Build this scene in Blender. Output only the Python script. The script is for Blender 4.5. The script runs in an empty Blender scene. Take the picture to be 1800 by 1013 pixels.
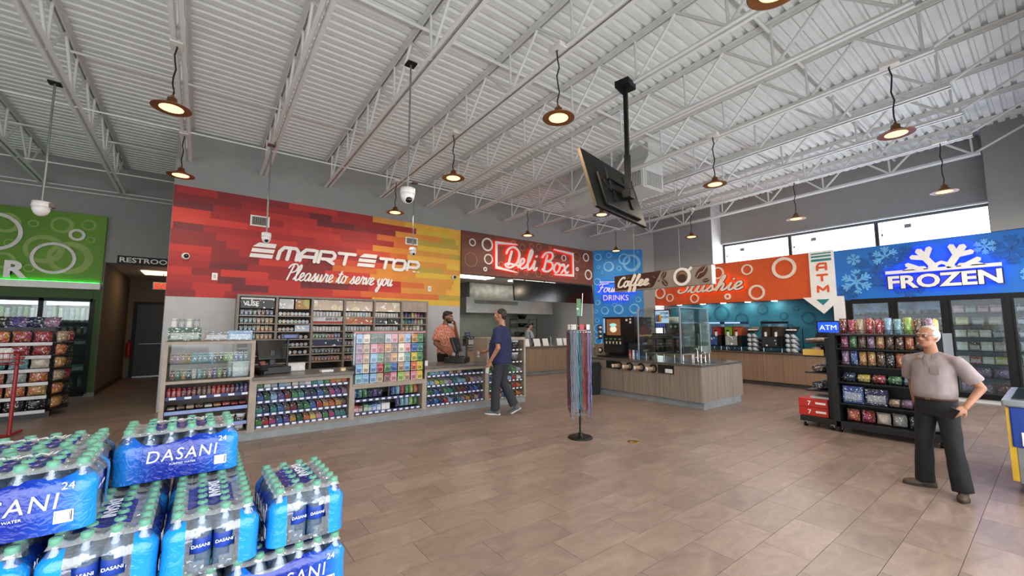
import bpy, bmesh, math, random
from mathutils import Vector, Matrix, Quaternion
rnd = random.Random(11)
S = bpy.context.scene
COL = S.collection
PI = math.pi
# ------------------------------------------------------------------ camera
cam_data = bpy.data.cameras.new('camera')
cam_data.sensor_width = 36.0; cam_data.lens = 14.4; cam_data.clip_end = 200
cam = bpy.data.objects.new('camera', cam_data); COL.objects.link(cam)
cam.location = (0, 0, 1.5)
cam.rotation_euler = (math.radians(95.5), 0, math.radians(-37.0))
S.camera = cam
# ------------------------------------------------------------------ world, daylight, exposure
w = bpy.data.worlds.new('overcast_sky'); S.world = w; w.use_nodes = True
bg = w.node_tree.nodes['Background']
bg.inputs[0].default_value = (0.93, 0.96, 1.0, 1); bg.inputs[1].default_value = 3.0
def area(name, loc, rot, sx, sy, power, col):
    l = bpy.data.lights.new(name, 'AREA'); l.shape = 'RECTANGLE'; l.size = sx; l.size_y = sy
    l.energy = power; l.color = col
    o = bpy.data.objects.new(name, l); COL.objects.link(o); o.location = loc; o.rotation_euler = rot
    return o
area('storefront_daylight', (3.2, -0.5, 1.75), (math.radians(90), 0, 0), 18.0, 2.9, 410, (0.93, 0.97, 1.0))
area('storefront_side_daylight', (-6.8, 4.5, 1.75), (math.radians(90), 0, math.radians(-90)), 8.0, 2.9, 90, (0.93, 0.97, 1.0))
area('clerestory_daylight', (13.02, 3.4, 3.86), (math.radians(90), 0, math.radians(90)), 5.4, 0.62, 70, (0.9, 0.96, 1.0))
LAMP_W = 19.0
S.view_settings.view_transform = 'Standard'; S.view_settings.look = 'None'
S.view_settings.gamma = 1.0; S.view_settings.use_curve_mapping = False
S.view_settings.exposure = 0.12
# ------------------------------------------------------------------ helpers: colours and materials
def lin(h):
    h = h.lstrip('#'); out = []
    for i in (0, 2, 4):
        c = int(h[i:i+2], 16) / 255.0
        out.append(c / 12.92 if c <= 0.04045 else ((c + 0.055) / 1.055) ** 2.4)
    return (out[0], out[1], out[2], 1.0)
MATS = {}
def mat(name, col, rough=0.55, metal=0.0, var=0.06, scale=6.0, bump=0.0, bscale=60.0, emit=None, estr=0.0, stretch=None, alpha=None, spec=None, coat=0.0):
    """plain painted / plastic / metal surface with a procedural tone variation"""
    if name in MATS: return MATS[name]
    m = bpy.data.materials.new(name); m.use_nodes = True; MATS[name] = m
    nt = m.node_tree; b = nt.nodes['Principled BSDF']
    c = lin(col) if isinstance(col, str) else tuple(col)
    tc = nt.nodes.new('ShaderNodeTexCoord'); mp = nt.nodes.new('ShaderNodeMapping')
    nt.links.new(tc.outputs['Object'], mp.inputs[0])
    if stretch: mp.inputs['Scale'].default_value = stretch
    n = nt.nodes.new('ShaderNodeTexNoise'); n.inputs['Scale'].default_value = scale; n.inputs['Detail'].default_value = 4
    nt.links.new(mp.outputs[0], n.inputs[0])
    r = nt.nodes.new('ShaderNodeValToRGB')
    r.color_ramp.elements[0].position = 0.3; r.color_ramp.elements[1].position = 0.72
    r.color_ramp.elements[0].color = tuple(max(0, v * (1 - var * 2)) for v in c[:3]) + (1,)
    r.color_ramp.elements[1].color = tuple(min(1, v * (1 + var * 2)) for v in c[:3]) + (1,)
    nt.links.new(n.outputs[0], r.inputs[0]); nt.links.new(r.outputs[0], b.inputs['Base Color'])
    b.inputs['Roughness'].default_value = rough; b.inputs['Metallic'].default_value = metal
    if spec is not None: b.inputs['Specular IOR Level'].default_value = spec
    if coat: b.inputs['Coat Weight'].default_value = coat
    if bump:
        n2 = nt.nodes.new('ShaderNodeTexNoise'); n2.inputs['Scale'].default_value = bscale; n2.inputs['Detail'].default_value = 3
        nt.links.new(mp.outputs[0], n2.inputs[0])
        bp = nt.nodes.new('ShaderNodeBump'); bp.inputs['Strength'].default_value = bump; bp.inputs['Distance'].default_value = 0.01
        nt.links.new(n2.outputs[0], bp.inputs['Height']); nt.links.new(bp.outputs[0], b.inputs['Normal'])
    if emit:
        b.inputs['Emission Color'].default_value = lin(emit) if isinstance(emit, str) else emit
        b.inputs['Emission Strength'].default_value = estr
    return m
def glassy(name, tint='#ffffff', refl=0.12, rough=0.03, haze=0.0, bump=0.0, bscale=25.0):
    """thin clear sheet: see-through with a gloss on top"""
    if name in MATS: return MATS[name]
    m = bpy.data.materials.new(name); m.use_nodes = True; MATS[name] = m
    nt = m.node_tree; nt.nodes.clear()
    out = nt.nodes.new('ShaderNodeOutputMaterial'); t = nt.nodes.new('ShaderNodeBsdfTransparent')
    g = nt.nodes.new('ShaderNodeBsdfGlossy'); mx = nt.nodes.new('ShaderNodeMixShader')
    lw = nt.nodes.new('ShaderNodeLayerWeight'); lw.inputs[0].default_value = 0.35
    mul = nt.nodes.new('ShaderNodeMath'); mul.operation = 'MULTIPLY_ADD'
    mul.inputs[1].default_value = 0.55; mul.inputs[2].default_value = refl; mul.use_clamp = True
    nt.links.new(lw.outputs['Fresnel'], mul.inputs[0])
    t.inputs[0].default_value = lin(tint); g.inputs['Roughness'].default_value = rough
    nt.links.new(mul.outputs[0], mx.inputs[0]); nt.links.new(g.outputs[0], mx.inputs[2])
    if haze:
        d = nt.nodes.new('ShaderNodeBsdfDiffuse'); d.inputs[0].default_value = lin(tint)
        m2 = nt.nodes.new('ShaderNodeMixShader'); m2.inputs[0].default_value = haze
        nt.links.new(t.outputs[0], m2.inputs[1]); nt.links.new(d.outputs[0], m2.inputs[2])
        nt.links.new(m2.outputs[0], mx.inputs[1])
    else: nt.links.new(t.outputs[0], mx.inputs[1])
    if bump:
        tc = nt.nodes.new('ShaderNodeTexCoord'); n2 = nt.nodes.new('ShaderNodeTexNoise'); n2.inputs['Scale'].default_value = bscale
        nt.links.new(tc.outputs['Object'], n2.inputs[0])
        bp = nt.nodes.new('ShaderNodeBump'); bp.inputs['Strength'].default_value = bump; bp.inputs['Distance'].default_value = 0.01
        nt.links.new(n2.outputs[0], bp.inputs['Height']); nt.links.new(bp.outputs[0], g.inputs['Normal'])
    nt.links.new(mx.outputs[0], out.inputs[0])
    return m
def objcol(name, rough=0.4, prt=0.0, pscale=3.0, dark=0.0, light=0.0, coat=0.0):
    """surface whose base colour is the object's own colour, with printed blotches and bands"""
    if name in MATS: return MATS[name]
    m = bpy.data.materials.new(name); m.use_nodes = True; MATS[name] = m
    nt = m.node_tree; b = nt.nodes['Principled BSDF']; b.inputs['Roughness'].default_value = rough
    if coat: b.inputs['Coat Weight'].default_value = coat
    oi = nt.nodes.new('ShaderNodeObjectInfo')
    last = oi.outputs['Color']
    def mixc(fac, a, bcol, k):
        mx = nt.nodes.new('ShaderNodeMix'); mx.data_type = 'RGBA'
        nt.links.new(a, mx.inputs['A'])
        if isinstance(bcol, tuple): mx.inputs['B'].default_value = bcol
        else: nt.links.new(bcol, mx.inputs['B'])
        if k is None: nt.links.new(fac, mx.inputs['Factor'])
        else: mx.inputs['Factor'].default_value = k
        return mx.outputs['Result']
    if light: last = mixc(None, last, (1, 1, 1, 1), light)
    if dark: last = mixc(None, last, (0.01, 0.01, 0.015, 1), dark)
    if prt:
        tc = nt.nodes.new('ShaderNodeTexCoord'); add = nt.nodes.new('ShaderNodeVectorMath'); add.operation = 'ADD'
        comb = nt.nodes.new('ShaderNodeCombineXYZ'); mu = nt.nodes.new('ShaderNodeMath'); mu.operation = 'MULTIPLY'; mu.inputs[1].default_value = 37.0
        nt.links.new(oi.outputs['Random'], mu.inputs[0]); nt.links.new(mu.outputs[0], comb.inputs[0]); nt.links.new(mu.outputs[0], comb.inputs[2])
        nt.links.new(tc.outputs['Object'], add.inputs[0]); nt.links.new(comb.outputs[0], add.inputs[1])
        n = nt.nodes.new('ShaderNodeTexVoronoi'); n.inputs['Scale'].default_value = pscale
        nt.links.new(add.outputs[0], n.inputs['Vector'])
        hs = nt.nodes.new('ShaderNodeHueSaturation'); nt.links.new(last, hs.inputs['Color']); hs.inputs['Saturation'].default_value = 0.95; hs.inputs['Value'].default_value = 1.2
        mr = nt.nodes.new('ShaderNodeMapRange'); mr.inputs[1].default_value = 0.0; mr.inputs[2].default_value = 1.0; mr.inputs[3].default_value = 0.40; mr.inputs[4].default_value = 0.60
        nt.links.new(n.outputs['Color'], mr.inputs[0]); nt.links.new(mr.outputs[0], hs.inputs['Hue'])
        gt = nt.nodes.new('ShaderNodeMath'); gt.operation = 'LESS_THAN'; gt.inputs[1].default_value = 0.33 + prt * 0.2
        nt.links.new(n.outputs['Distance'], gt.inputs[0])
        last2 = mixc(gt.outputs[0], last, hs.outputs[0], None)
        n3 = nt.nodes.new('ShaderNodeTexNoise'); n3.inputs['Scale'].default_value = pscale * 2.3
        nt.links.new(add.outputs[0], n3.inputs[0])
        g2 = nt.nodes.new('ShaderNodeMath'); g2.operation = 'GREATER_THAN'; g2.inputs[1].default_value = 0.62
        nt.links.new(n3.outputs[0], g2.inputs[0])
        last = mixc(g2.outputs[0], last2, (0.86, 0.84, 0.8, 1), None)
    nt.links.new(last, b.inputs['Base Color'])
    return m
def woodmat(name, c1, c2, scale=1.0, vertical=True, rough=0.5):
    if name in MATS: return MATS[name]
    m = bpy.data.materials.new(name); m.use_nodes = True; MATS[name] = m
    nt = m.node_tree; b = nt.nodes['Principled BSDF']; b.inputs['Roughness'].default_value = rough
    tc = nt.nodes.new('ShaderNodeTexCoord'); mp = nt.nodes.new('ShaderNodeMapping')
    mp.inputs['Scale'].default_value = (38*scale, 38*scale, 1.4*scale) if vertical else (1.4*scale, 38*scale, 38*scale)
    nt.links.new(tc.outputs['Object'], mp.inputs[0])
    n = nt.nodes.new('ShaderNodeTexNoise'); n.inputs['Scale'].default_value = 1.0; n.inputs['Detail'].default_value = 5; n.inputs['Distortion'].default_value = 0.4
    nt.links.new(mp.outputs[0], n.inputs[0])
    r = nt.nodes.new('ShaderNodeValToRGB'); r.color_ramp.elements[0].position = 0.25; r.color_ramp.elements[1].position = 0.75
    r.color_ramp.elements[0].color = lin(c1); r.color_ramp.elements[1].color = lin(c2)
    nt.links.new(n.outputs[0], r.inputs[0]); nt.links.new(r.outputs[0], b.inputs['Base Color'])
    return m
def glow(name, col, strength):
    if name in MATS: return MATS[name]
    m = bpy.data.materials.new(name); m.use_nodes = True; MATS[name] = m
    nt = m.node_tree; nt.nodes.clear()
    out = nt.nodes.new('ShaderNodeOutputMaterial'); e = nt.nodes.new('ShaderNodeEmission')
    e.inputs[0].default_value = lin(col); e.inputs[1].default_value = strength
    nt.links.new(e.outputs[0], out.inputs[0]); return m
# ------------------------------------------------------------------ helpers: mesh building
class MB:
    def __init__(s): s.v = []; s.f = []; s.mi = []; s.sm = []
    def add(s, vs, fs, mi=0, smooth=False):
        o = len(s.v); s.v += [tuple(p) for p in vs]
        for f in fs: s.f.append(tuple(i + o for i in f)); s.mi.append(mi); s.sm.append(smooth)
        return s
    def box(s, x0, x1, y0, y1, z0, z1, mi=0):
        v = [(x0,y0,z0),(x1,y0,z0),(x1,y1,z0),(x0,y1,z0),(x0,y0,z1),(x1,y0,z1),(x1,y1,z1),(x0,y1,z1)]
        return s.add(v, [(0,3,2,1),(4,5,6,7),(0,1,5,4),(1,2,6,5),(2,3,7,6),(3,0,4,7)], mi)
    def bevbox(s, x0, x1, y0, y1, z0, z1, r=0.01, mi=0):
        """box with chamfered edges"""
        bm = bmesh.new()
        vs = [bm.verts.new(p) for p in [(x0,y0,z0),(x1,y0,z0),(x1,y1,z0),(x0,y1,z0),(x0,y0,z1),(x1,y0,z1),(x1,y1,z1),(x0,y1,z1)]]
        for f in [(0,3,2,1),(4,5,6,7),(0,1,5,4),(1,2,6,5),(2,3,7,6),(3,0,4,7)]: bm.faces.new([vs[i] for i in f])
        bmesh.ops.bevel(bm, geom=bm.edges[:], offset=r, segments=2, profile=0.6, affect='EDGES')
        return s.bm(bm, mi)
    def bm(s, bm, mi=0, smooth=False):
        bm.verts.index_update()
        s.add([v.co[:] for v in bm.verts], [tuple(v.index for v in f.verts) for f in bm.faces], mi, smooth); bm.free(); return s
    def cyl(s, p0, p1, r0, r1=None, n=12, mi=0, caps=True, smooth=True):
        r1 = r0 if r1 is None else r1
        p0 = Vector(p0); p1 = Vector(p1); d = (p1 - p0)
        q = Vector((0,0,1)).rotation_difference(d.normalized()) if d.length > 1e-9 else Quaternion()
        vs = []
        for p, r in ((p0, r0), (p1, r1)):
            for k in range(n):
                a = 2*PI*k/n; vs.append(p + q @ Vector((r*math.cos(a), r*math.sin(a), 0)))
        s.add(vs, [(k, (k+1) % n, n+(k+1) % n, n+k) for k in range(n)], mi, smooth)
        if caps: s.add(vs[:n], [tuple(range(n))[::-1]], mi); s.add(vs[n:], [tuple(range(n))], mi)
        return s
    def tube(s, pts, r, n=6, mi=0, closed=False):
        pts = [Vector(p) for p in pts]; m = len(pts); vs = []; prev = None
        for i, p in enumerate(pts):
            a = pts[(i-1) % m] if (i or closed) else p; b = pts[(i+1) % m] if (i < m-1 or closed) else p
            t = (b - a).normalized() if (b - a).length > 1e-9 else Vector((0,0,1))
            if prev is None: u = t.orthogonal().normalized()
            else:
                u = prev - t * prev.dot(t); u = u.normalized() if u.length > 1e-6 else t.orthogonal().normalized()
            prev = u; v = t.cross(u); rr = r[i] if isinstance(r, (list, tuple)) else r
            for k in range(n):
                a_ = 2*PI*k/n; vs.append(p + (u*math.cos(a_) + v*math.sin(a_)) * rr)
        fs = []
        for i in range(m if closed else m-1):
            j = (i+1) % m
            for k in range(n): fs.append((i*n+k, i*n+(k+1) % n, j*n+(k+1) % n, j*n+k))
        s.add(vs, fs, mi, True)
        if not closed: s.add(vs[:n], [tuple(range(n))[::-1]], mi); s.add(vs[-n:], [tuple(range(n))], mi)
        return s
    def lathe(s, prof, n=20, c=(0,0,0), mi=0, smooth=True, sx=1.0, sy=1.0):
        vs = []
        for r, z in prof:
            for k in range(n):
                a = 2*PI*k/n; vs.append((c[0]+r*sx*math.cos(a), c[1]+r*sy*math.sin(a), c[2]+z))
        fs = []
        for i in range(len(prof)-1):
            for k in range(n): fs.append((i*n+k, i*n+(k+1) % n, (i+1)*n+(k+1) % n, (i+1)*n+k))
        s.add(vs, fs, mi, smooth)
        s.add(vs[:n], [tuple(range(n))[::-1]], mi); s.add(vs[-n:], [tuple(range(n))], mi)
        return s
    def prism(s, poly, y0, y1, mi=0):
        """x-z outline extruded along y"""
        n = len(poly)
        vs = [(x, y0, z) for x, z in poly] + [(x, y1, z) for x, z in poly]
        s.add(vs, [(k, (k+1) % n, n+(k+1) % n, n+k) for k in range(n)], mi)
        s.add(vs, [tuple(range(n))[::-1], tuple(range(n, 2*n))], mi); return s
    def ring(s, cx, cz, r0, r1, y0, y1, n=28, mi=0, ox=0, oz=0):
        """flat ring standing in x-z, front at y0; inner circle may sit off centre"""
        vs = []
        for y in (y0, y1):
            for r, dx, dz in ((r0, ox, oz), (r1, 0, 0)):
                for k in range(n):
                    a = 2*PI*k/n; vs.append((cx+dx+r*math.cos(a), y, cz+dz+r*math.sin(a)))
        fs = []
        for k in range(n):
            j = (k+1) % n
            fs += [(n+k, k, j, n+j)[::-1], (2*n+k, 3*n+k, 3*n+j, 2*n+j)[::-1], (n+k, n+j, 3*n+j, 3*n+k)[::-1], (k, 2*n+k, 2*n+j, j)[::-1]]
        return s.add(vs, fs, mi)
    def sphere(s, c, r, n=12, m=8, mi=0, sc=(1,1,1)):
        prof = [(max(1e-5, math.sin(PI*i/m)), -math.cos(PI*i/m)) for i in range(m+1)]
        vs = []
        for rr, z in prof:
            for k in range(n):
                a = 2*PI*k/n; vs.append((c[0]+r*sc[0]*rr*math.cos(a), c[1]+r*sc[1]*rr*math.sin(a), c[2]+r*sc[2]*z))
        return s.add(vs, [(i*n+k, i*n+(k+1) % n, (i+1)*n+(k+1) % n, (i+1)*n+k) for i in range(m) for k in range(n)], mi, True)
    def mesh(s, name, mats):
        me = bpy.data.meshes.new(name); me.from_pydata(s.v, [], s.f)
        for m in (mats if isinstance(mats, (list, tuple)) else [mats]): me.materials.append(m)
        me.polygons.foreach_set('material_index', s.mi); me.polygons.foreach_set('use_smooth', s.sm)
        me.update(); return me
    def build(s, name, mats, parent=None, loc=(0,0,0), rot=(0,0,0)):
        return link(name, s.mesh(name, mats), parent, loc, rot)
def link(name, me, parent=None, loc=(0,0,0), rot=(0,0,0), scale=(1,1,1)):
    o = bpy.data.objects.new(name, me); COL.objects.link(o)
    o.location = loc; o.rotation_euler = rot; o.scale = scale
    if parent is not None: o.parent = parent
    return o
def thing(name, label, cat, loc=(0,0,0), rz=0.0, group=None):
    o = bpy.data.objects.new(name, None); o.empty_display_size = 0.05; COL.objects.link(o)
    o.location = loc; o.rotation_euler = (0, 0, rz); return tag(o, label, cat, group)
def tag(o, label, cat, group=None, kind=None):
    if label: o['label'] = label
    if cat: o['category'] = cat
    if group: o['group'] = group
    if kind: o['kind'] = kind
    return o
def struct(o, label=None):
    o['kind'] = 'structure'
    if label: o['label'] = label
    return o
def copy_tree(o, parent=None):
    kids = list(o.children); c = o.copy(); COL.objects.link(c); c.parent = parent
    for k in kids: copy_tree(k, c)
    return c
ORD = ['first','second','third','fourth','fifth','sixth','seventh','eighth','ninth','tenth','eleventh','twelfth','thirteenth','fourteenth','fifteenth','sixteenth','seventeenth','eighteenth','nineteenth','twentieth']
class Frame:
    """a local frame: front looks along local -y; x runs to the viewer's right"""
    def __init__(s, loc, rz): s.o = Vector(loc); s.rz = rz; s.m = Matrix.Rotation(rz, 3, 'Z')
    def p(s, x, y, z): return s.o + s.m @ Vector((x, y, z))
# ------------------------------------------------------------------ helpers: lettering
def text_mesh(txt, size, depth, bold=0.0, shear=0.0, align='CENTER', space=1.0, mats=None):
    """upright block lettering in x-z, front towards -y, baseline at z = 0"""
    cu = bpy.data.curves.new('lettering', 'FONT'); cu.body = txt; cu.size = size; cu.extrude = depth/2; cu.offset = bold
    cu.shear = shear; cu.align_x = align; cu.space_character = space; cu.resolution_u = 3
    o = bpy.data.objects.new('lettering', cu); COL.objects.link(o)
    me = bpy.data.meshes.new_from_object(o.evaluated_get(bpy.context.evaluated_depsgraph_get()))
    bpy.data.objects.remove(o); bpy.data.curves.remove(cu)
    me.transform(Matrix.Rotation(PI/2, 4, 'X')); me.materials.clear()
    if mats: me.materials.append(mats)
    return me
def text_obj(name, txt, size, depth, m, parent=None, loc=(0,0,0), rz=0.0, width=None, **kw):
    me = text_mesh(txt, size, depth, mats=m, **kw)
    if width:
        xs = [v.co.x for v in me.vertices]; k = width / max(1e-6, max(xs) - min(xs)); me.transform(Matrix.Diagonal((k, 1, 1, 1)))
    return link(name, me, parent, loc, (0, 0, rz))
GLY = {
 'e': (.8, [[(0,.1),(.35,.4),(.6,.72),(.5,1),(.25,.9),(.15,.5),(.25,.1),(.5,0),(.85,.25)]]),
 'l': (.7, [[(0,.1),(.4,.9),(.6,1.7),(.45,2),(.3,1.6),(.25,.6),(.35,.05),(.55,0),(.8,.25)]]),
 'i': (.62, [[(0,.1),(.25,.6),(.35,.95),(.3,.4),(.35,.05),(.5,0),(.7,.25)], [(.42,1.36),(.5,1.46)]]),
 'a': (.98, [[(.75,.85),(.45,1),(.15,.7),(.1,.25),(.35,0),(.6,.3),(.78,.9),(.72,.35),(.8,.02),(1.05,.25)]]),
 's': (.78, [[(0,.1),(.3,.6),(.45,1.05),(.5,.7),(.62,.3),(.42,0),(.12,.12)], [(.42,0),(.8,.25)]]),
 'u': (.97, [[(0,.3),(.2,.95),(.15,.3),(.3,0),(.55,.2),(.7,.95),(.68,.25),(.8,0),(1.02,.25)]]),
 'r': (.82, [[(0,.1),(.25,.8),(.3,1.1),(.4,.9),(.65,.92),(.58,.4),(.68,.02),(.9,.25)]]),
 't': (.68, [[(0,.1),(.3,.9),(.45,1.6),(.32,.6),(.36,.05),(.55,0),(.75,.25)], [(.08,1.15),(.7,1.2)]]),
 'o': (.9, [[(.6,.95),(.25,.95),(.08,.4),(.3,0),(.6,.15),(.7,.65),(.5,.95),(.7,.85),(.95,.9)]]),
 'v': (.85, [[(0,.7),(.15,.95),(.25,.5),(.38,.02),(.6,.45),(.68,.95),(.95,.85)]]),
 'y': (.88, [[(0,.5),(.2,.95),(.18,.3),(.35,0),(.6,.3),(.72,.95),(.6,-.3),(.35,-.9),(.15,-.7),(.4,-.2),(.95,.25)]]),
 'n': (.95, [[(0,.3),(.2,.95),(.18,0),(.3,.6),(.55,.98),(.68,.7),(.66,.15),(.8,0),(1.0,.25)]]),
 'f': (.72, [[(0,.1),(.4,.9),(.62,1.75),(.48,2),(.36,1.5),(.3,0),(.28,-.8),(.42,-.9),(.5,-.4),(.4,0),(.8,.25)]]),
 'h': (.95, [[(0,.1),(.4,1),(.55,1.8),(.42,2),(.3,1.5),(.2,0),(.35,.6),(.58,.95),(.7,.7),(.66,.15),(.8,0),(1,.25)]]),
 'x': (.85, [[(0,.75),(.2,.95),(.4,.5),(.6,.05),(.85,.2)], [(.75,.95),(.4,.5),(.05,0)]]),
 'P': (1.15, [[(.3,0),(.45,1),(.6,1.9)], [(0,1.5),(.3,1.95),(.9,2.05),(1.25,1.7),(1.1,1.2),(.6,.95)]]),
 'D': (1.5, [[(.55,1.6),(.45,.8),(.4,.2)], [(0,1.3),(.2,1.8),(.8,2.0),(1.4,1.5),(1.35,.6),(.8,.05),(.3,0),(.1,.25),(.5,.35),(1.6,.25)]]),
 'B': (1.35, [[(.5,1.7),(.42,.8),(.38,.1)], [(0,1.4),(.3,1.9),(.9,2.0),(1.1,1.6),(.9,1.2),(.6,1.05),(1.1,.95),(1.25,.5),(.9,.05),(.4,0),(.2,.2)]]),
 'F': (1.0, [[(.5,1.8),(.42,.9),(.25,.1),(0,.05)], [(-.1,1.5),(.2,1.95),(.8,1.85),(1.5,1.98)], [(.2,1.0),(.8,1.05)]]),
 'C': (.95, [[(.85,1.5),(.7,1.75),(.3,1.5),(.08,.8),(.2,.15),(.6,0),(1.0,.3)]]),
 'S': (1.05, [[(1.0,1.7),(.75,2),(.4,1.8),(.5,1.3),(.85,.9),(.8,.3),(.4,0),(.05,.2),(.1,.5)]]),
}
def spline(pts, k=6):
    P = [Vector(p) for p in pts]; out = []
    if len(P) < 3: return P
    for i in range(len(P)-1):
        p0 = P[max(0,i-1)]; p1 = P[i]; p2 = P[i+1]; p3 = P[min(len(P)-1,i+2)]
        for j in range(k):
            t = j/k
            out.append(0.5*((2*p1)+(p2-p0)*t+(2*p0-5*p1+4*p2-p3)*t*t+(3*p1-p0-3*p2+p3)*t**3))
    out.append(P[-1]); return out
def ribbon(mb, pts, wd, y0, y1, mi=0, thin=0.0):
    """flat pen stroke in x-z, front at y0"""
    n = len(pts); L = []; R = []
    for i, p in enumerate(pts):
        a = pts[max(0,i-1)]; b = pts[min(n-1,i+1)]; t = (b - a)
        t = t.normalized() if t.length > 1e-9 else Vector((1,0))
        nn = Vector((-t.y, t.x)); w_ = wd/2*(1 - thin*abs(t.x)*0.6)
        L.append(p + nn*w_); R.append(p - nn*w_)
    a = pts[0]-pts[1] if n > 1 else Vector((1,0)); a = a.normalized()*wd*0.35
    b = (pts[-1]-pts[-2]).normalized()*wd*0.35
    out = [pts[0]+a] + L + [pts[-1]+b] + R[::-1]
    m = len(out)
    # each stroke, and each bit along it, sits a hair further out so that crossings never share a plane
    mb.nst = getattr(mb, 'nst', -1) + 1
    idx = [0] + list(range(n)) + [n] + list(range(n))[::-1]
    vs = [(p.x, y0 - 0.0007*mb.nst - 0.0012*i/n, p.y) for p, i in zip(out, idx)] + [(p.x, y1 + 0.0003*mb.nst - 0.0002*i/n, p.y) for p, i in zip(out, idx)]
    fs = []
    # front and back as a strip of quads
    li = list(range(1, n+1)); ri = [m-1-k for k in range(n)]
    for o, fl in ((0, False), (m, True)):
        for k in range(n-1):
            q = (o+li[k], o+ri[k], o+ri[k+1], o+li[k+1]); fs.append(q[::-1] if fl else q)
        t0 = (o+0, o+ri[0], o+li[0]); t1 = (o+n+1, o+li[-1], o+ri[-1])
        fs += [t0[::-1], t1[::-1]] if fl else [t0, t1]
    for k in range(m): fs.append((k, (k+1) % m, m+(k+1) % m, m+k))
    mb.add(vs, fs, mi)
def script_strokes(txt, size, slant=0.25):
    x = 0.0; out = []
    for ch in txt:
        if ch == ' ': x += 0.6; continue
        adv, strokes = GLY[ch]
        for s in strokes:
            out.append([Vector(((p.x + slant*p.y + x)*size, p.y*size)) for p in spline([(a, b) for a, b in s])])
        x += adv
    return out, x*size
def script_mesh(txt, width, pen, y0, y1, slant=0.25, thin=0.5, height=None):
    st, wd = script_strokes(txt, 1.0, slant)
    k = width/wd; kz = height/2.0 if height else k
    mb = MB()
    for s in st: ribbon(mb, [Vector((p.x*k, p.y*kz)) for p in s], pen, y0, y1, 0, thin)
    return mb
# ================================================================== STRUCTURE
CAMP = Vector((0, 0, 1.5))
_ya = math.radians(37); _pi = math.radians(5.5)
_fw = Vector((math.sin(_ya)*math.cos(_pi), math.cos(_ya)*math.cos(_pi), math.sin(_pi)))
_rt = Vector((math.cos(_ya), -math.sin(_ya), 0)); _up = _rt.cross(_fw)
def in_view(p):
    d = Vector(p) - CAMP; z = d.dot(_fw)
    if z <= 0.1: return False
    return abs(d.dot(_rt)/z*720) < 915 and abs(d.dot(_up)/z*720) < 520
ROOF_S = 0.027
def deck_z(y): return 5.21 + ROOF_S*(12.8 - y)
# ---- floor and its tiles
def tilemat(name, island):
    m = bpy.data.materials.new(name); m.use_nodes = True; nt = m.node_tree; b = nt.nodes['Principled BSDF']
    geo = nt.nodes.new('ShaderNodeNewGeometry')
    if island: src = geo.outputs['Random Per Island']
    else: src = nt.nodes.new('ShaderNodeObjectInfo').outputs['Random']
    mp = nt.nodes.new('ShaderNodeMapping'); mp.inputs['Scale'].default_value = (1.0, 2.2, 1); mp.inputs['Rotation'].default_value = (0, 0, 0.35)
    off = nt.nodes.new('ShaderNodeVectorMath'); off.operation = 'MULTIPLY_ADD'; off.inputs[1].default_value = (9, 5, 0)
    cx = nt.nodes.new('ShaderNodeCombineXYZ'); nt.links.new(src, cx.inputs[0]); nt.links.new(src, cx.inputs[1])
    nt.links.new(cx.outputs[0], off.inputs[0]); nt.links.new(geo.outputs['Position'], off.inputs[2])
    nt.links.new(off.outputs[0], mp.inputs[0])
    n = nt.nodes.new('ShaderNodeTexNoise'); n.inputs['Scale'].default_value = 3.2; n.inputs['Detail'].default_value = 8; n.inputs['Roughness'].default_value = 0.62; n.inputs['Distortion'].default_value = 1.1
    nt.links.new(mp.outputs[0], n.inputs[0])
    r = nt.nodes.new('ShaderNodeValToRGB'); e = r.color_ramp.elements
    e[0].position = 0.22; e[0].color = lin('#725f54'); e[1].position = 0.8; e[1].color = lin('#9b8678')
    k = r.color_ramp.elements.new(0.5); k.color = lin('#867265')
    nt.links.new(n.outputs[0], r.inputs[0])
    hs = nt.nodes.new('ShaderNodeHueSaturation'); nt.links.new(r.outputs[0], hs.inputs['Color'])
    mr = nt.nodes.new('ShaderNodeMapRange'); mr.inputs[3].default_value = 0.86; mr.inputs[4].default_value = 1.12
    nt.links.new(src, mr.inputs[0]); nt.links.new(mr.outputs[0], hs.inputs['Value']); hs.inputs['Saturation'].default_value = 0.95
    nt.links.new(hs.outputs[0], b.inputs['Base Color'])
    b.inputs['Roughness'].default_value = 0.34
    bp = nt.nodes.new('ShaderNodeBump'); bp.inputs['Strength'].default_value = 0.12; bp.inputs['Distance'].default_value = 0.01
    nt.links.new(n.outputs[0], bp.inputs['Height']); nt.links.new(bp.outputs[0], b.inputs['Normal'])
    return m
M_grout = mat('tile_grout', '#6e6259', 0.9)
M_tile = tilemat('stone_look_tile', False); M_tile_far = tilemat('stone_look_tile_field', True)
floor = struct(MB().box(-7, 13.2, -0.75, 17, -0.12, -0.006).build('floor', M_grout))
TL, TW = 0.59, 0.295
tiles = []
for r in range(-7, 54):
    y = 1.07 + r*TW; offx = (0.197*(r % 3) + 3.23) % TL
    for k in range(-13, 23):
        x = offx + k*TL
        if x < -7 or x + TL > 13.2 or y < -0.75 or y + TW > 17: continue
        c = (x + TL/2, y + TW/2, 0)
        vis = in_view(c) and not (c[0] > 11.7 or (c[1] > 6.6 and -0.4 < c[0] < 5.4) or (c[0] > 7.3 and 4.0 < c[1] < 6.7 and c[0] < 9))
        tiles.append((0 if vis else 1, math.hypot(c[0], c[1]), x, y))
tiles.sort()
g = 0.0016
tm = MB(); tm.box(g, TL-g, g, TW-g, -0.008, 0.0)
tile_me = tm.mesh('floor_tile', M_tile)
for t in tiles[:300]: link('floor_tile', tile_me, floor, (t[2], t[3], 0))
fm = MB()
for t in tiles[300:]: fm.box(t[2]+g, t[2]+TL-g, t[3]+g, t[3]+TW-g, -0.008, 0.0)
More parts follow.
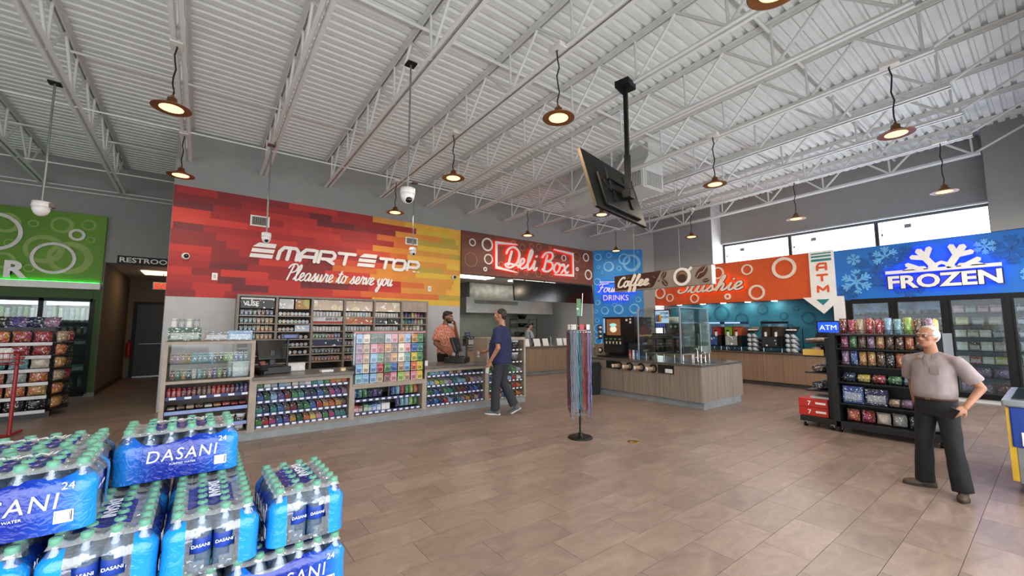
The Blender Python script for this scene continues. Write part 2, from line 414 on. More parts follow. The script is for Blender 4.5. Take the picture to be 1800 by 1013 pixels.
ft = fm.build('floor_tile_field', M_tile_far, floor); ft['kind'] = 'stuff'
# ---- corrugated roof deck
M_deck = mat('white_deck_paint', '#e6e9e7', 0.5, var=0.02)
M_steel = mat('white_joist_paint', '#dcdddb', 0.45, var=0.02)
def deck(x0, x1, y0, y1):
    mb = MB(); pitch = 0.152; prof = []
    y = y0
    while y < y1:
        for dy, dz in ((0, 0), (0.085, 0), (0.1, 0.05), (0.137, 0.05)): prof.append((y+dy, deck_z(y+dy)+dz))
        y += pitch
    n = len(prof)
    vs = [(x0, a, b) for a, b in prof] + [(x1, a, b) for a, b in prof]
    mb.add(vs, [(i, n+i, n+i+1, i+1) for i in range(n-1)])
    vs2 = [(x0, y0, deck_z(y0)+0.09), (x1, y0, deck_z(y0)+0.09), (x1, y1, deck_z(y1)+0.09), (x0, y1, deck_z(y1)+0.09)]
    mb.add(vs2, [(0, 1, 2, 3)])
    return mb
ceiling = struct(deck(-7, 13.3, -0.9, 13.0).build('ceiling', M_deck), 'white corrugated steel roof deck')
# ---- walls
M_wall = mat('grey_wall_paint', '#949492', 0.8, var=0.02, bump=0.05)
M_wall_lt = mat('light_grey_wall_paint', '#b4b4b6', 0.8, var=0.02)
M_hall = mat('taupe_hall_paint', '#86796d', 0.8, var=0.03)
M_green = mat('dark_green_wall_paint', '#3f5a2b', 0.7, var=0.03)
M_black = mat('black_metal', '#0e0f10', 0.5, var=0.1, spec=0.3)
M_white = mat('white_gloss_paint', '#e6e4e0', 0.4, var=0.02)
M_base = mat('grey_tile_base', '#84898b', 0.45, var=0.08)
YB = 9.75
wb = MB(); wb.box(-0.57, 5.57, YB, YB+0.2, 0, 5.4); wb.box(5.57, 10.95, YB, YB+0.2, 2.98, 5.4)
wall_back = struct(wb.build('wall_back', M_wall))
lo = MB().box(-0.56, 5.57, YB-0.004, YB, 0, 2.07).build('lower_wall_paint', M_wall_lt, wall_back)
# side of the block towards the restrooms
struct(MB().box(-0.57, -0.4, YB+0.2, 17, 0, 5.4).build('wall_hall_side', M_hall))
struct(MB().box(-1.98, -1.82, 12.96, 17, 0, 3.05).build('wall_hall', M_hall))
struct(MB().box(-1.98, -0.4, 16.9, 17.05, 0, 3.05).build('wall_hall_end', M_hall))
struct(MB().box(-1.9, -0.5, 12.9, 17, 2.98, 3.05).build('ceiling_hall', M_white))
wl = MB(); wl.box(-7, -3.9, 12.8, 12.96, 0, 5.4); wl.box(-3.9, -1.82, 12.8, 12.96, 2.14, 5.4); wl.box(-1.96, -1.82, 12.8, 12.96, 0, 2.14); wl.box(-1.82, -0.57, 12.8, 12.96, 2.96, 5.4)
wall_left = struct(wl.build('wall_left', M_wall))
MB().box(-1.96, -1.825, 12.795, 12.8, 0.09, 2.4).build('green_wall_paint', M_green, wall_left)
MB().box(-3.95, -1.955, 12.795, 12.8, 2.12, 2.4).build('green_wall_paint', M_green, wall_left)
MB().box(-7, -3.9, 12.795, 12.8, 0.09, 2.4).build('green_wall_paint', M_green, wall_left)
struct(MB().box(-7.2, -7, -0.9, 13, 0, 5.6).build('wall_west', M_wall))
# diagonal corner wall and right wall
DA = Vector((10.85, 9.75)); DB = Vector((12.36, 8.24)); dl = (DB-DA).length
DROT = math.atan2((DB-DA).y, (DB-DA).x)
wd_ = MB().box(0, dl, 0, 0.15, 0, 5.5).build('wall_corner', M_wall, None, (DA.x, DA.y, 0), (0, 0, DROT)); struct(wd_)
wr = MB()
wr.box(12.38, 13.2, -0.9, 0.65, 3.39, 5.7); wr.box(12.95, 13.2, -0.9, 0.65, 0, 3.39); wr.box(12.38, 13.2, 6.22, 8.3, 3.43, 5.7); wr.box(12.95, 13.2, 6.22, 8.3, 0, 3.43)
wr.box(12.95, 13.2, 0.65, 6.22, 0, 3.42); wr.box(12.95, 13.2, 0.65, 6.22, 4.12, 5.7)
wall_right = struct(wr.build('wall_right', M_wall))
M_trim = mat('pale_reveal_paint', '#c9cfd2', 0.6, var=0.02)
struct(MB().box(12.93, 12.96, 0.65, 6.22, 4.09, 4.13).build('trim_1', M_trim))
struct(MB().box(12.38, 13.15, 6.2, 6.225, 3.43, 5.6).build('trim_2', M_trim))
# clerestory windows
M_pane = glassy('window_glass', '#ffffff', 0.02)
M_winf = mat('dark_window_frame', '#2c3036', 0.5)
M_stick = mat('grey_pane_sticker', '#8b8d8c', 0.7)
wy = [6.2, 4.36, 2.5, 0.66]
for i in range(3):
    y1, y0 = wy[i], wy[i+1]
    f = MB()
    f.box(13.06, 13.12, y0, y1, 4.05, 4.12); f.box(13.06, 13.12, y0, y1, 3.4, 3.45)
    f.box(13.06, 13.12, y1-0.035, y1, 3.45, 4.05); f.box(13.06, 13.12, y0, y0+0.035, 3.45, 4.05)
    win = struct(f.build('window_%d' % (i+1), M_winf))
    MB().box(13.08, 13.09, y0+0.035, y1-0.035, 3.45, 4.05).build('pane', M_pane, win)
    MB().box(13.075, 13.08, y1-0.62, y1-0.5, 3.83, 3.92).build('sticker', M_stick, win)
    MB().box(13.075, 13.08, y1-0.12, y1-0.08, 3.7, 3.76).build('sticker', M_stick, win)
# storefront behind the viewer
sf = MB()
sf.box(-7, 13.2, -0.9, -0.7, 3.25, 5.8); sf.box(-7, 13.2, -0.9, -0.7, 0, 0.25); sf.box(11.9, 13.2, -0.9, -0.7, 0.25, 3.25)
wall_front = struct(sf.build('wall_front', M_wall))
for k in range(11):
    x = -7 + k*1.89
    MB().box(x-0.04, x+0.04, -0.86, -0.74, 0.25, 3.25).build('mullion', M_winf, wall_front)
    if k < 10: MB().box(x+0.04, x+1.85, -0.805, -0.795, 0.25, 3.25).build('pane', M_pane, wall_front)
struct(MB().box(-60, 60, -60, -0.95, -0.3, -0.02).build('ground_outside', mat('pale_concrete', '#b9b5ae', 0.9)))
# restroom hall: door, baseboards, ceiling light, sign
d = MB(); d.box(-1.6, -0.66, 16.84, 16.9, 0.0, 2.2)
door = struct(d.build('door_1', mat('black_door_paint', '#1b1c1d', 0.45)))
fr = MB(); fr.box(-1.68, -1.6, 16.8, 16.9, 0, 2.28); fr.box(-1.6, -0.6, 16.8, 16.9, 2.2, 2.28)
fr.build('door_frame', M_black, door)
MB().cyl((-1.5, 16.79, 1.0), (-0.72, 16.79, 1.0), 0.022, n=8).build('push_bar', mat('brushed_steel', '#9a9a98', 0.3, 0.9), door)
MB().box(-1.6, -0.66, 16.835, 16.9, 0, 0.03).build('threshold', mat('brushed_steel', '#9a9a98', 0.3, 0.9), door)
struct(MB().box(-1.82, -1.805, 12.8, 16.9, 0, 0.12).build('baseboard_hall', mat('dark_hall_base', '#5a5048', 0.6)))
struct(MB().box(-1.98, -1.8, 12.78, 12.8, 0, 0.09).build('baseboard_left', M_base))
hl = MB().box(-1.35, -0.75, 14.2, 15.2, 2.962, 2.979).build('hall_ceiling_light', glow('hall_light_panel', '#ffd9a8', 3.0))
tag(hl, 'warm ceiling light panel in the restroom corridor', 'light')
fe = thing('fire_extinguisher', 'red fire extinguisher on the corridor wall beside the black door', 'extinguisher', (-1.72, 16.82, 0.62))
b = MB(); b.lathe([(0.0,0),(0.065,0.0),(0.07,0.03),(0.07,0.36),(0.05,0.42),(0.025,0.45),(0.0,0.45)], 14); b.build('cylinder_body', mat('red_enamel', '#a01e1c', 0.35), fe)
b = MB(); b.box(-0.02,0.02,-0.02,0.02,0.45,0.5); b.tube([(0,0,0.49),(0.06,-0.02,0.52),(0.1,-0.02,0.45),(0.09,-0.02,0.25)],0.012); b.build('valve_hose', M_black, fe)
sg = thing('restroom_sign', 'black sign reading RESTROOM above the corridor opening', 'sign', (-1.1, 12.78, 2.96))
MB().box(-0.53, 0.53, -0.01, 0.015, 0, 0.18).build('sign_board', M_black, sg)
text_obj('lettering', 'RESTROOM', 0.155, 0.006, M_white, sg, (0, -0.012, 0.035), width=0.98, bold=0.003)
es = thing('exit_sign', 'small red exit sign hanging inside the restroom corridor', 'sign', (-0.92, 14.6, 2.52))
MB().box(-0.2, 0.2, -0.02, 0.02, 0, 0.2).build('sign_board', mat('exit_housing', '#c9b9a8', 0.5), es)
text_obj('lettering', 'EXIT', 0.2, 0.006, glow('exit_red', '#ff3a20', 1.6), es, (0, -0.024, 0.03), width=0.34, bold=0.004)
MB().cyl((0,0,0.2),(0,0,0.46),0.008,n=6).build('hanger', M_black, es)
# ================================================================== OPEN WEB JOISTS
JX = [-0.40 + 1.233*k for k in range(-5, 11)]
JH = 0.66
def chord(L, z0, z1):
    mb = MB()
    for s in (-1, 1):
        a, b_ = (0.015, 0.068) if s > 0 else (-0.068, -0.015)
        mb.box(a, b_, 0, L, z0, z0+0.012) if z0 < 0.3 else mb.box(a, b_, 0, L, z1-0.012, z1)
        i0, i1 = (0.015, 0.024) if s > 0 else (-0.024, -0.015)
        mb.box(i0, i1, 0, L, z0, z1)
    return mb
meshes_j = {}
diag_me = MB().cyl((0, 0, 0.03), (0, 0.61, JH-0.03), 0.021, n=6).mesh('web', M_steel)
diag2_me = MB().cyl((0, 0, 0.03), (0, -0.61, JH-0.03), 0.021, n=6).mesh('web', M_steel)
vert_me = MB().cyl((0, 0, 0.03), (0, 0, JH-0.03), 0.018, n=6).mesh('web', M_steel)
for ji, x in enumerate(JX):
    yend = 12.8 if x < -0.57 else YB
    ang = -math.atan(ROOF_S)
    where = ('%s roof joist from the left' % ORD[ji])
    jt = thing('roof_joist', 'white open web steel joist under the deck, ' + where, 'joist', (x, -0.6, deck_z(-0.6) - JH - 0.005), 0, 'open web roof joists')
    jt.rotation_euler = (ang, 0, 0)
    L = (yend + 0.6)/math.cos(ang)
    key = round(L, 2)
    if key not in meshes_j:
        meshes_j[key] = (chord(L, JH-0.06, JH).mesh('top_chord', M_steel), chord(L-1.35, 0.0, 0.06).mesh('bottom_chord', M_steel))
    link('top_chord', meshes_j[key][0], jt)
    link('bottom_chord', meshes_j[key][1], jt, (0, 1.25, 0))
    MB().cyl((0, 1.35, 0.03), (0, 0.1, JH-0.05), 0.02, n=6).build('end_web', M_steel, jt)
    yy = 1.35
    while yy < L - 0.2:
        if yy > 1.4: link('web', diag2_me, jt, (0, yy, 0))
        if yy + 0.61 < L: link('web', diag_me, jt, (0, yy, 0))
        link('web', vert_me, jt, (0, yy, 0)); yy += 1.22
def rod(y, dz, x0, x1, r, lab):
    z = deck_z(y) - dz
    o = MB().cyl((x0, y, z), (x1, y, z), r, n=6).build('bridging_rod', M_steel)
    tag(o, lab, 'rod', 'horizontal bridging rods between the joists'); return o
rod(8.3, 0.655, -7, 10.9, 0.014, 'white conduit rod along the lower chords nearest the red mural wall')
rod(7.8, 0.10, -7, 11.3, 0.02, 'white bridging bar under the deck nearest the red mural wall')
rod(4.6, 0.12, -7, 12.7, 0.026, 'white bridging bar under the deck midway across the shop')
rod(2.0, 0.12, -7, 12.7, 0.026, 'white bridging bar under the deck nearest the storefront')
rod(11.2, 0.65, -7, -0.6, 0.014, 'white lower chord rod in front of the green cooler sign')
rod(11.0, 0.10, -7, -0.6, 0.02, 'white bridging bar under the deck above the chip rack')
rod(12.7, 0.65, -7, -0.6, 0.016, 'thin upper pipe along the wall above the green sign')
rod(12.7, 0.74, -7, -0.6, 0.016, 'thin lower pipe along the wall above the green sign')
# ================================================================== PENDANT LAMPS
M_bronze = mat('bronze_lamp_shade', '#8a5a36', 0.4, 0.5, var=0.1)
M_lens = glow('warm_lamp_lens', '#ffc080', 3.2)
M_cord = mat('black_cord', '#18181a', 0.6)
M_boxw = mat('white_junction_box', '#d8d5d0', 0.5)
shade_me = MB().lathe([(0.0,0.115),(0.045,0.115),(0.05,0.06),(0.075,0.055),(0.08,0.03),(0.13,0.012),(0.185,0.0),(0.188,-0.008),(0.18,-0.008),(0.13,0.0),(0.118,-0.004)], 28).mesh('lamp_shade', M_bronze)
rim_me = MB().ring(0, 0, 0.112, 0.135, -0.002, 0.006, 28).mesh('lens_rim', M_bronze); rim_me.transform(Matrix.Rotation(PI/2, 4, 'X'))
lens_me = MB().lathe([(0.0,-0.009),(0.112,-0.006),(0.112,0.0),(0.0,0.0)], 24).mesh('lens', M_lens)
LAMPS = [(-0.42,5.87,'above the glass case'),(-0.42,8.45,'at the corner of the red mural wall'),(3.2,8.45,'in front of the STOP lettering'),(3.2,5.87,'above the register counter'),
 (3.2,3.34,'next to the ceiling television'),(3.2,1.05,'cut off by the upper picture edge'),(6.9,8.45,'in front of the red deli sign'),(6.9,5.87,'behind the ceiling television'),(6.9,3.36,'above the near end of the coffee island'),
 (6.9,1.05,'largest one above the snack rack'),(10.6,8.45,'in front of the blue fountain wall'),(10.6,5.87,'above the coffee island sign'),(10.6,3.38,'in front of the clerestory above the orange sign'),(10.6,1.05,'in front of the clerestory above the freezers'),
 (-0.42,3.34,'over the bottled water')]
for k, (x, y, wh) in enumerate(LAMPS):
    zc = deck_z(y) - JH - 0.01; zl = 3.98 if y > 5 else 3.95
    t = thing('pendant_lamp', 'bronze pendant lamp with glowing lens, ' + wh, 'lamp', (x, y, zl), 0, 'bronze pendant lamps')
    link('lamp_shade', shade_me, t); link('lens', lens_me, t); link('lens_rim', rim_me, t)
    h = zc - zl; pts = [(0.012*math.sin(j*1.9+k), 0.012*math.cos(j*2.3+k), 0.11 + (h-0.13)*j/7) for j in range(8)]
    MB().tube([(0,0,0.1)] + pts + [(0,0,h)], 0.009, 6).build('cord', M_cord, t)
    MB().cyl((0,0,0.11),(0,0,0.15),0.018,n=8).build('cord_cap', M_bronze, t)
    MB().bevbox(-0.06, 0.06, -0.1, 0.1, h-0.005, h+0.055, 0.006).build('junction_box', M_boxw, t)
    l = bpy.data.lights.new('lamp_light', 'AREA'); l.shape = 'DISK'; l.size = 0.21; l.energy = LAMP_W; l.color = (1.0, 0.83, 0.62)
    lo_ = bpy.data.objects.new('lamp_light', l); COL.objects.link(lo_); lo_.location = (0, 0, -0.02); lo_.parent = t
# ================================================================== DUCT, TELEVISION, CAMERAS
M_duct = mat('white_duct_paint', '#c9c9c7', 0.5, var=0.03)
M_grille = mat('grille_shadow', '#6f7068', 0.6)
ac = thing('air_handler', 'white sheet metal air handler with grilles hanging behind the ceiling television', 'air handler', (7.15, 4.95, 4.42))
H = deck_z(5) - 4.42
MB().bevbox(0, 0.72, 0, 2.3, 0, 0.46, 0.01).build('plenum', M_duct, ac)
b = MB(); b.prism([(0.0,0.46),(0.72,0.46),(0.72,H+0.04),(0.2,H+0.04),(0.2,0.72)], 0, 0.7); b.build('riser', M_duct, ac)
b = MB(); b.prism([(0.02,0.46),(0.7,0.46),(0.7,H+0.02),(0.05,H+0.02)], 1.1, 2.2); b.build('riser', M_duct, ac)
for nm, args in (('return_grille', 'front'), ('supply_grille', 'side')):
    if args == 'front':
        g_ = MB().box(-0.008, 0, 0.06, 0.62, 0.05, 0.36).build(nm, M_grille, ac)
        for k in range(14): MB().box(-0.014, -0.004, 0.08+k*0.04, 0.095+k*0.04, 0.06, 0.35).build('louver', M_duct, g_)
        b = MB(); b.box(-0.018,-0.002,0.03,0.65,0.36,0.39); b.box(-0.018,-0.002,0.03,0.65,0.02,0.05); b.box(-0.018,-0.002,0.03,0.06,0.05,0.36); b.box(-0.018,-0.002,0.62,0.65,0.05,0.36); b.build('grille_frame', M_duct, g_)
    else:
        g_ = MB().box(0.08, 0.64, -0.008, 0, 0.05, 0.36).build(nm, M_grille, ac)
        for k in range(14): MB().box(0.1+k*0.04, 0.115+k*0.04, -0.014, -0.004, 0.06, 0.35).build('louver', M_duct, g_)
        b = MB(); b.box(0.05,0.67,-0.018,-0.002,0.36,0.39); b.box(0.05,0.67,-0.018,-0.002,0.02,0.05); b.box(0.05,0.08,-0.018,-0.002,0.05,0.36); b.box(0.64,0.67,-0.018,-0.002,0.05,0.36); b.build('grille_frame', M_duct, g_)
TVC = Vector((4.39, 3.47, 3.34)); tvh = math.radians(90-78.2)
M_tvb = mat('black_television_back', '#0c0c0d', 0.5, var=0.08, spec=0.25)
tv = thing('ceiling_television', 'black television seen from behind on a long ceiling pole', 'television', (4.42, 3.30, 3.30), tvh)
tvp = bpy.data.objects.new('television_body', None)
def tvpart(mb, name, m, p=None):
    me = mb.mesh(name, m); me.transform(Matrix.Translation((-0.03, 0.17, 0.04)) @ Matrix.Rotation(-math.radians(16.1), 4, 'X'))
    return link(name, me, p or tv)
tvpart(MB().bevbox(-0.72, 0.72, -0.012, 0.03, -0.41, 0.41, 0.006), 'panel', M_tvb)
tvpart(MB().box(-0.71, 0.71, 0.03, 0.032, -0.4, 0.4), 'screen', mat('dark_screen', '#0a0b0d', 0.12))
tvpart(MB().box(-0.722, -0.718, -0.01, 0.028, -0.41, 0.41), 'bezel_edge', mat('warm_metal_edge', '#6f5f4c', 0.4, 0.5))
tvpart(MB().bevbox(-0.5, 0.5, -0.055, -0.01, -0.36, 0.12, 0.02), 'rear_housing', M_tvb)
tvpart(MB().box(-0.3, 0.3, -0.085, -0.055, -0.1, -0.05).box(-0.3, 0.3, -0.085, -0.055, 0.06, 0.11), 'mount_rail', M_black)
for s in (-0.24, 0.24): tvpart(MB().bevbox(s-0.025, s+0.025, -0.075, -0.05, -0.26, 0.24, 0.006), 'mount_arm', M_black)
tvpart(MB().tube([(-0.4,-0.05,0.05),(-0.46,-0.09,-0.06),(-0.38,-0.1,-0.16),(-0.3,-0.06,-0.12)], 0.008), 'cable', M_black)
pz = deck_z(3.3) - JH - 3.30
MB().box(-0.024, 0.024, -0.024, 0.024, 0.45, pz).build('pole', M_black, tv)
MB().box(-0.032, 0.032, -0.032, 0.032, -0.06, 0.5).build('pole_sleeve', M_black, tv)
MB().bevbox(-0.12, 0.12, -0.1, 0.1, pz-0.07, pz+0.02, 0.01).build('ceiling_plate', M_black, tv)
MB().bevbox(-0.07, 0.07, -0.06, 0.1, -0.1, 0.02, 0.01).build('tilt_bracket', M_black, tv)
M_camw = mat('white_camera_plastic', '#dcdad6', 0.35); M_pole = mat('galvanised_conduit', '#8f9698', 0.35, 0.8)
M_camd = mat('dark_camera_lens', '#101114', 0.1)
for (x, y, z, s, wh) in ((-1.72,7.66,3.02,1.0,'in front of the green cooler sign'),(1.89,4.6,3.10,1.0,'nearest above the register counter'),(0.79,8.03,3.04,0.85,'in front of the SMART lettering'),(3.56,8.3,3.15,0.85,'in front of the letter P of STOP')):
    t = thing('dome_camera', 'white dome security camera on a conduit drop, ' + wh, 'camera', (x, y, z), 0, 'dome cameras on conduit drops')
    r = 0.085*s
    MB().lathe([(0,0.07),(r*1.0,0.07),(r*1.05,0.02),(r*1.05,0.0),(0,0.0)], 20).build('mount_base', M_camw, t)
    MB().lathe([(0,0.0),(r*0.98,0.0),(r*0.95,-0.04),(r*0.7,-0.085),(r*0.35,-0.11),(0,-0.115)], 20).build('dome_shell', M_camw, t)
    if x > 0: MB().sphere((0.0,-0.035*s,-0.07*s), 0.045*s, 10, 7).build('lens', M_camd, t)
    else: MB().bevbox(0.03, 0.12, -0.05, 0.05, 0.005, 0.06, 0.008).build('side_box', mat('mauve_box', '#6a565e', 0.5), t)
    MB().cyl((0,0,0.07),(0,0,deck_z(y)-JH-z),0.012,n=8).build('conduit', M_pole, t)
    MB().box(-0.06,0.06,-0.06,0.06,deck_z(y)-JH-z-0.02,deck_z(y)-JH-z).build('ceiling_plate', M_black if y < 8 else mat('brown_plate', '#6b4a42', 0.5), t)
for (x, z, wh) in ((-0.32, 2.83, 'at the red end of the mural'), (5.36, 2.85, 'at the yellow end of the mural')):
    t = thing('wall_camera', 'small white turret camera on the wall ' + wh, 'camera', (x, YB-0.01, z), 0, 'turret cameras on the mural')
    m1 = MB().lathe([(0,0),(0.065,0.0),(0.065,0.02),(0.05,0.05),(0,0.05)], 18).mesh('base_ring', M_camw); m1.transform(Matrix.Rotation(PI/2, 4, 'X')); link('base_ring', m1, t)
    MB().sphere((0.01,-0.05,0), 0.04, 12, 8).build('lens', M_camd, t)
for (x, z, wh) in ((0.14, 2.48, 'below the red bricks'), (4.66, 2.5, 'below the yellow bricks')):
    t = thing('wall_plate', 'white wall outlet plate on the mural ' + wh, 'outlet', (x, YB-0.012, z), 0, 'white outlet plates on the mural')
    MB().bevbox(-0.045, 0.045, -0.008, 0.012, -0.07, 0.07, 0.004).build('plate', M_white, t)
    MB().box(-0.018, 0.018, -0.011, -0.004, -0.035, 0.035).build('socket', mat('socket_grey', '#b8b6b2', 0.5), t)
for (x0, x1, z0, z1, wh) in ((0.66, 1.0, 3.57, 3.79, 'in the red part of the mural'), (3.97, 4.3, 3.59, 3.78, 'in the yellow part of the mural')):
    t = thing('wall_vent', 'white louvred air vent ' + wh, 'vent', (x0, YB-0.01, z0), 0, 'white air vents in the mural')
    W, Hh = x1-x0, z1-z0
    b = MB(); b.box(0,W,-0.015,0.01,0,0.025); b.box(0,W,-0.015,0.01,Hh-0.025,Hh); b.box(0,0.03,-0.015,0.01,0.025,Hh-0.025); b.box(W-0.03,W,-0.015,0.01,0.025,Hh-0.025); b.build('vent_frame', M_white, t)
    MB().box(0.03, W-0.03, -0.002, 0.008, 0.025, Hh-0.025).build('vent_back', mat('vent_dark', '#23211f', 0.8), t)
    for k in range(11): MB().box(0.035+k*(W-0.06)/11, 0.045+k*(W-0.06)/11, -0.012, 0.0, 0.025, Hh-0.025).build('louver', mat('vent_louver', '#a8a39c', 0.5), t)
# ================================================================== MURAL AND SIGNS
mural_cols = ['#9c2628','#b82f2b','#6e242a','#a62b2a','#852527','#c4372e', '#cc4a2c','#d2692f','#d98a34', '#dfa93a','#d9b23a','#b59a3c','#d58f3a']
mural_m = [mat('mural_print_%d' % i, c, 0.6, var=0.03, scale=3) for i, c in enumerate(mural_cols)]
mb = MB(); rows = 15; z0m, z1m = 2.07, 4.17; rh = (z1m-z0m)/rows; rr = random.Random(5)
for r in range(rows):
    x = -0.565 - rr.random()*0.6; last = -1
    while x < 5.57:
        ln = rr.choice((0.45, 0.62, 0.8, 1.0, 1.25)); xe = min(5.57, x+ln); xm = (max(x,-0.565)+xe)/2 + rr.uniform(-0.6, 0.6)
        xm += (r-7)*(-0.02)
        if xm < 2.6: pick = rr.choice((0,0,1,1,2,3,3,4,4,5))
        elif xm < 3.5: pick = rr.choice((0,1,3,6,6,7,2,7))
        elif xm < 4.3: pick = rr.choice((5,7,8,8,7,12,9))
        else: pick = rr.choice((9,10,10,9,11,12,8,9))
        if pick == last: pick = (pick+1) % 6 if pick < 6 else (pick if pick != 11 else 10)
        last = pick; xs = max(x, -0.565)
        if xe > xs: mb.add([(xs,YB-0.006,z0m+r*rh),(xe,YB-0.006,z0m+r*rh),(xe,YB-0.006,z0m+(r+1)*rh),(xs,YB-0.006,z0m+(r+1)*rh)], [(0,1,2,3)], pick)
        x = xe
mb.build('mural_print', mural_m, wall_back)
M_sign = mat('white_sign_letter', '#e9e6e3', 0.4, var=0.02)
def poly_strokes(mb, strokes, x0, k, pen, y0, y1, sh=0.22, z0=0.0):
    for s in strokes:
        pts = []
        for i in range(len(s)-1):
            a = Vector(s[i]); b = Vector(s[i+1]); n = 4
            for j in range(n): pts.append(a.lerp(b, j/n))
        pts.append(Vector(s[-1]))
        ribbon(mb, [Vector(((p.x + sh*p.y)*k + x0, p.y*k + z0)) for p in pts], pen, y0, y1)
BL = {'M': (.43, [[(0,0),(0,.18),(.06,.27),(.3,.27),(.36,.2),(.36,0)], [(.18,.27),(.18,0)]]),
 'A': (.38, [[(0,0),(0,.18),(.07,.27),(.3,.27),(.3,0)], [(0,.11),(.3,.11)]]),
 'R': (.40, [[(0,0),(0,.27),(.26,.27),(.32,.21),(.32,.15),(.27,.1),(.05,.1)], [(.15,.1),(.34,0)]]),
 'T': (.40, [[(-.02,.27),(.38,.27)], [(.17,.27),(.17,0)]]),
 'O': (.42, [[(.05,0),(0,.06),(0,.21),(.06,.27),(.28,.27),(.33,.21),(.33,.06),(.27,0),(.05,0)]]),
 'P': (.38, [[(0,0),(0,.27),(.26,.27),(.32,.21),(.32,.15),(.27,.1),(0,.1)]])}
sgn = thing('shop_sign', 'white SMART STOP lettering across the red and yellow mural', 'sign', (0, YB-0.012, 2.92))
def bar_s(x0, wd, k):
    b = MB()
    for z, h, c in ((0,.075,0), (.105,.075,0), (.21,.085,1)):
        o = 0.22*z*k
        pl = [(x0+o, z*k), (x0+o+wd, z*k), (x0+o+wd+0.02, (z+h)*k), (x0+o+0.02+(0.09 if c else 0), (z+h)*k)]
        b.prism(pl, -0.03, 0.004)
    return b
def word(txt, x, wd_target):
    b = bar_s(x, 0.40, 1.06); b.build('letter', M_sign, sgn)
    adv = sum(BL[c][0] for c in txt[1:]); k = (wd_target-0.47)/adv; cx = x + 0.50
    for c in txt[1:]:
        b = MB(); poly_strokes(b, BL[c][1], cx, k, 0.07, -0.03, 0.004); b.build('letter', M_sign, sgn); cx += BL[c][0]*k
word('SMART', 0.68, 2.02); word('STOP', 2.8, 1.52)
b = script_mesh('Pleasure to serve you', 2.3, 0.034, -0.03, 0.004, 0.35, 0.3, 0.34); b.build('script_lettering', M_sign, sgn, (1.33, 0, -0.42))
MB().box(4.18, 4.26, -0.02, 0.004, -0.03, 0.0).box(4.3, 4.36, -0.02, 0.004, -0.03, 0.0).build('trade_mark', M_sign, sgn)
# ---- Deli Box
M_deli = woodmat('brown_sign_wood', '#5a2f21', '#7a4330', 0.25, False, 0.55)
M_tan = mat('tan_ring_print', '#b98a55', 0.6)
M_ringw = mat('white_bubble_ring', '#dcd8d4', 0.5)
ds = thing('deli_sign', 'brown sign reading Deli Box with red halo letters above the kitchen opening', 'sign', (0, YB, 0))
MB().box(5.575, 10.86, -0.05, 0.0, 2.98, 4.18).build('sign_panel', M_deli, ds)
for (x, z, r) in [(5.91,3.87,.108),(6.41,3.87,.196),(6.45,3.45,.154),(6.34,3.15,.065),(9.45,3.79,.106),(10.07,3.47,.07),(10.51,3.92,.147),(10.62,3.32,.18)]:
    MB().ring(x, z, r*0.74 if r > 0.08 else r*0.4, r, -0.075, -0.05, 30).build('ring', M_ringw, ds)
for (x, z, r) in [(5.88,3.38,.203),(7.36,4.05,.07),(7.71,3.94,.106),(8.07,4.03,.08),(8.37,4.04,.102),(8.85,4.06,.058),(9.05,3.87,.067),(6.91,3.35,.083),(7.46,3.18,.104),(7.84,3.17,.078),(8.35,3.19,.124),(8.9,3.18,.066),(10.08,3.9,.17),(9.98,3.23,.095)]:
    MB().ring(x, z, r-0.013, r, -0.053, -0.05, 26).build('ring_print', M_tan, ds)
RED = glow('red_halo_light', '#ff1808', 9.0)
def brk(mb, side, y0, y1, inset=0.0):
    if side == 0: mb.prism([(6.66+inset,3.19+inset),(7.45,3.13),(7.5,3.13+0.02),(6.74-inset,3.27-inset),(6.74-inset,3.92+inset),(7.5,3.98),(7.45,4.01),(6.66+inset,4.0-inset)], y0, y1)
    else: mb.prism([(9.88-inset,3.19+inset),(9.88-inset,4.0-inset),(9.0,4.04),(8.95,4.0),(9.8+inset,3.92+inset),(9.8+inset,3.27-inset),(8.95,3.22),(9.0,3.18)][::-1], y0, y1)
for sd in (0, 1):
    b = MB(); brk(b, sd, -0.11, -0.095); b.build('bracket', M_sign, ds)
    b = MB(); brk(b, sd, -0.094, -0.085, 0.006); b.build('bracket_light', RED, ds)
for txt, x, wdt in (('Deli', 6.97, 1.22), ('Box', 8.36, 1.22)):
    hh = 0.62
    o = script_mesh(txt, wdt, 0.085, -0.125, -0.105, 0.18, 0.45, hh).build('script_lettering', M_sign, ds, (x, 0, 3.27))
    script_mesh(txt, wdt, 0.075, -0.104, -0.095, 0.18, 0.45, hh).build('halo_light', RED, ds, (x, 0, 3.27))
# ---- kitchen behind the opening
M_ss = mat('stainless_steel', '#a4a59e', 0.3, 0.7, var=0.08, scale=2.0)
M_ssw = mat('stainless_wall_cladding', '#a3a593', 0.4, 0.3, var=0.1, scale=1.5)
struct(MB().box(5.45, 11.4, 13.2, 13.35, 0, 3.2).build('wall_kitchen', M_ssw))
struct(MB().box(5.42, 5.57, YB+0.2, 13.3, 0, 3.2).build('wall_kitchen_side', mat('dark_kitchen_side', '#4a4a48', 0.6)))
struct(MB().box(11.3, 11.45, YB+0.2, 13.3, 0, 3.2).build('wall_kitchen_far', M_wall_lt))
struct(MB().box(5.42, 11.45, YB+0.2, 13.3, 3.02, 3.12).build('ceiling_kitchen', M_white))
kw = MB().box(7.0, 9.4, 13.18, 13.2, 2.3, 3.02); kw.build('wall_tile_panel', mat('pale_kitchen_tile', '#cfcfc6', 0.4, var=0.08, scale=3), bpy.data.objects['wall_kitchen'])
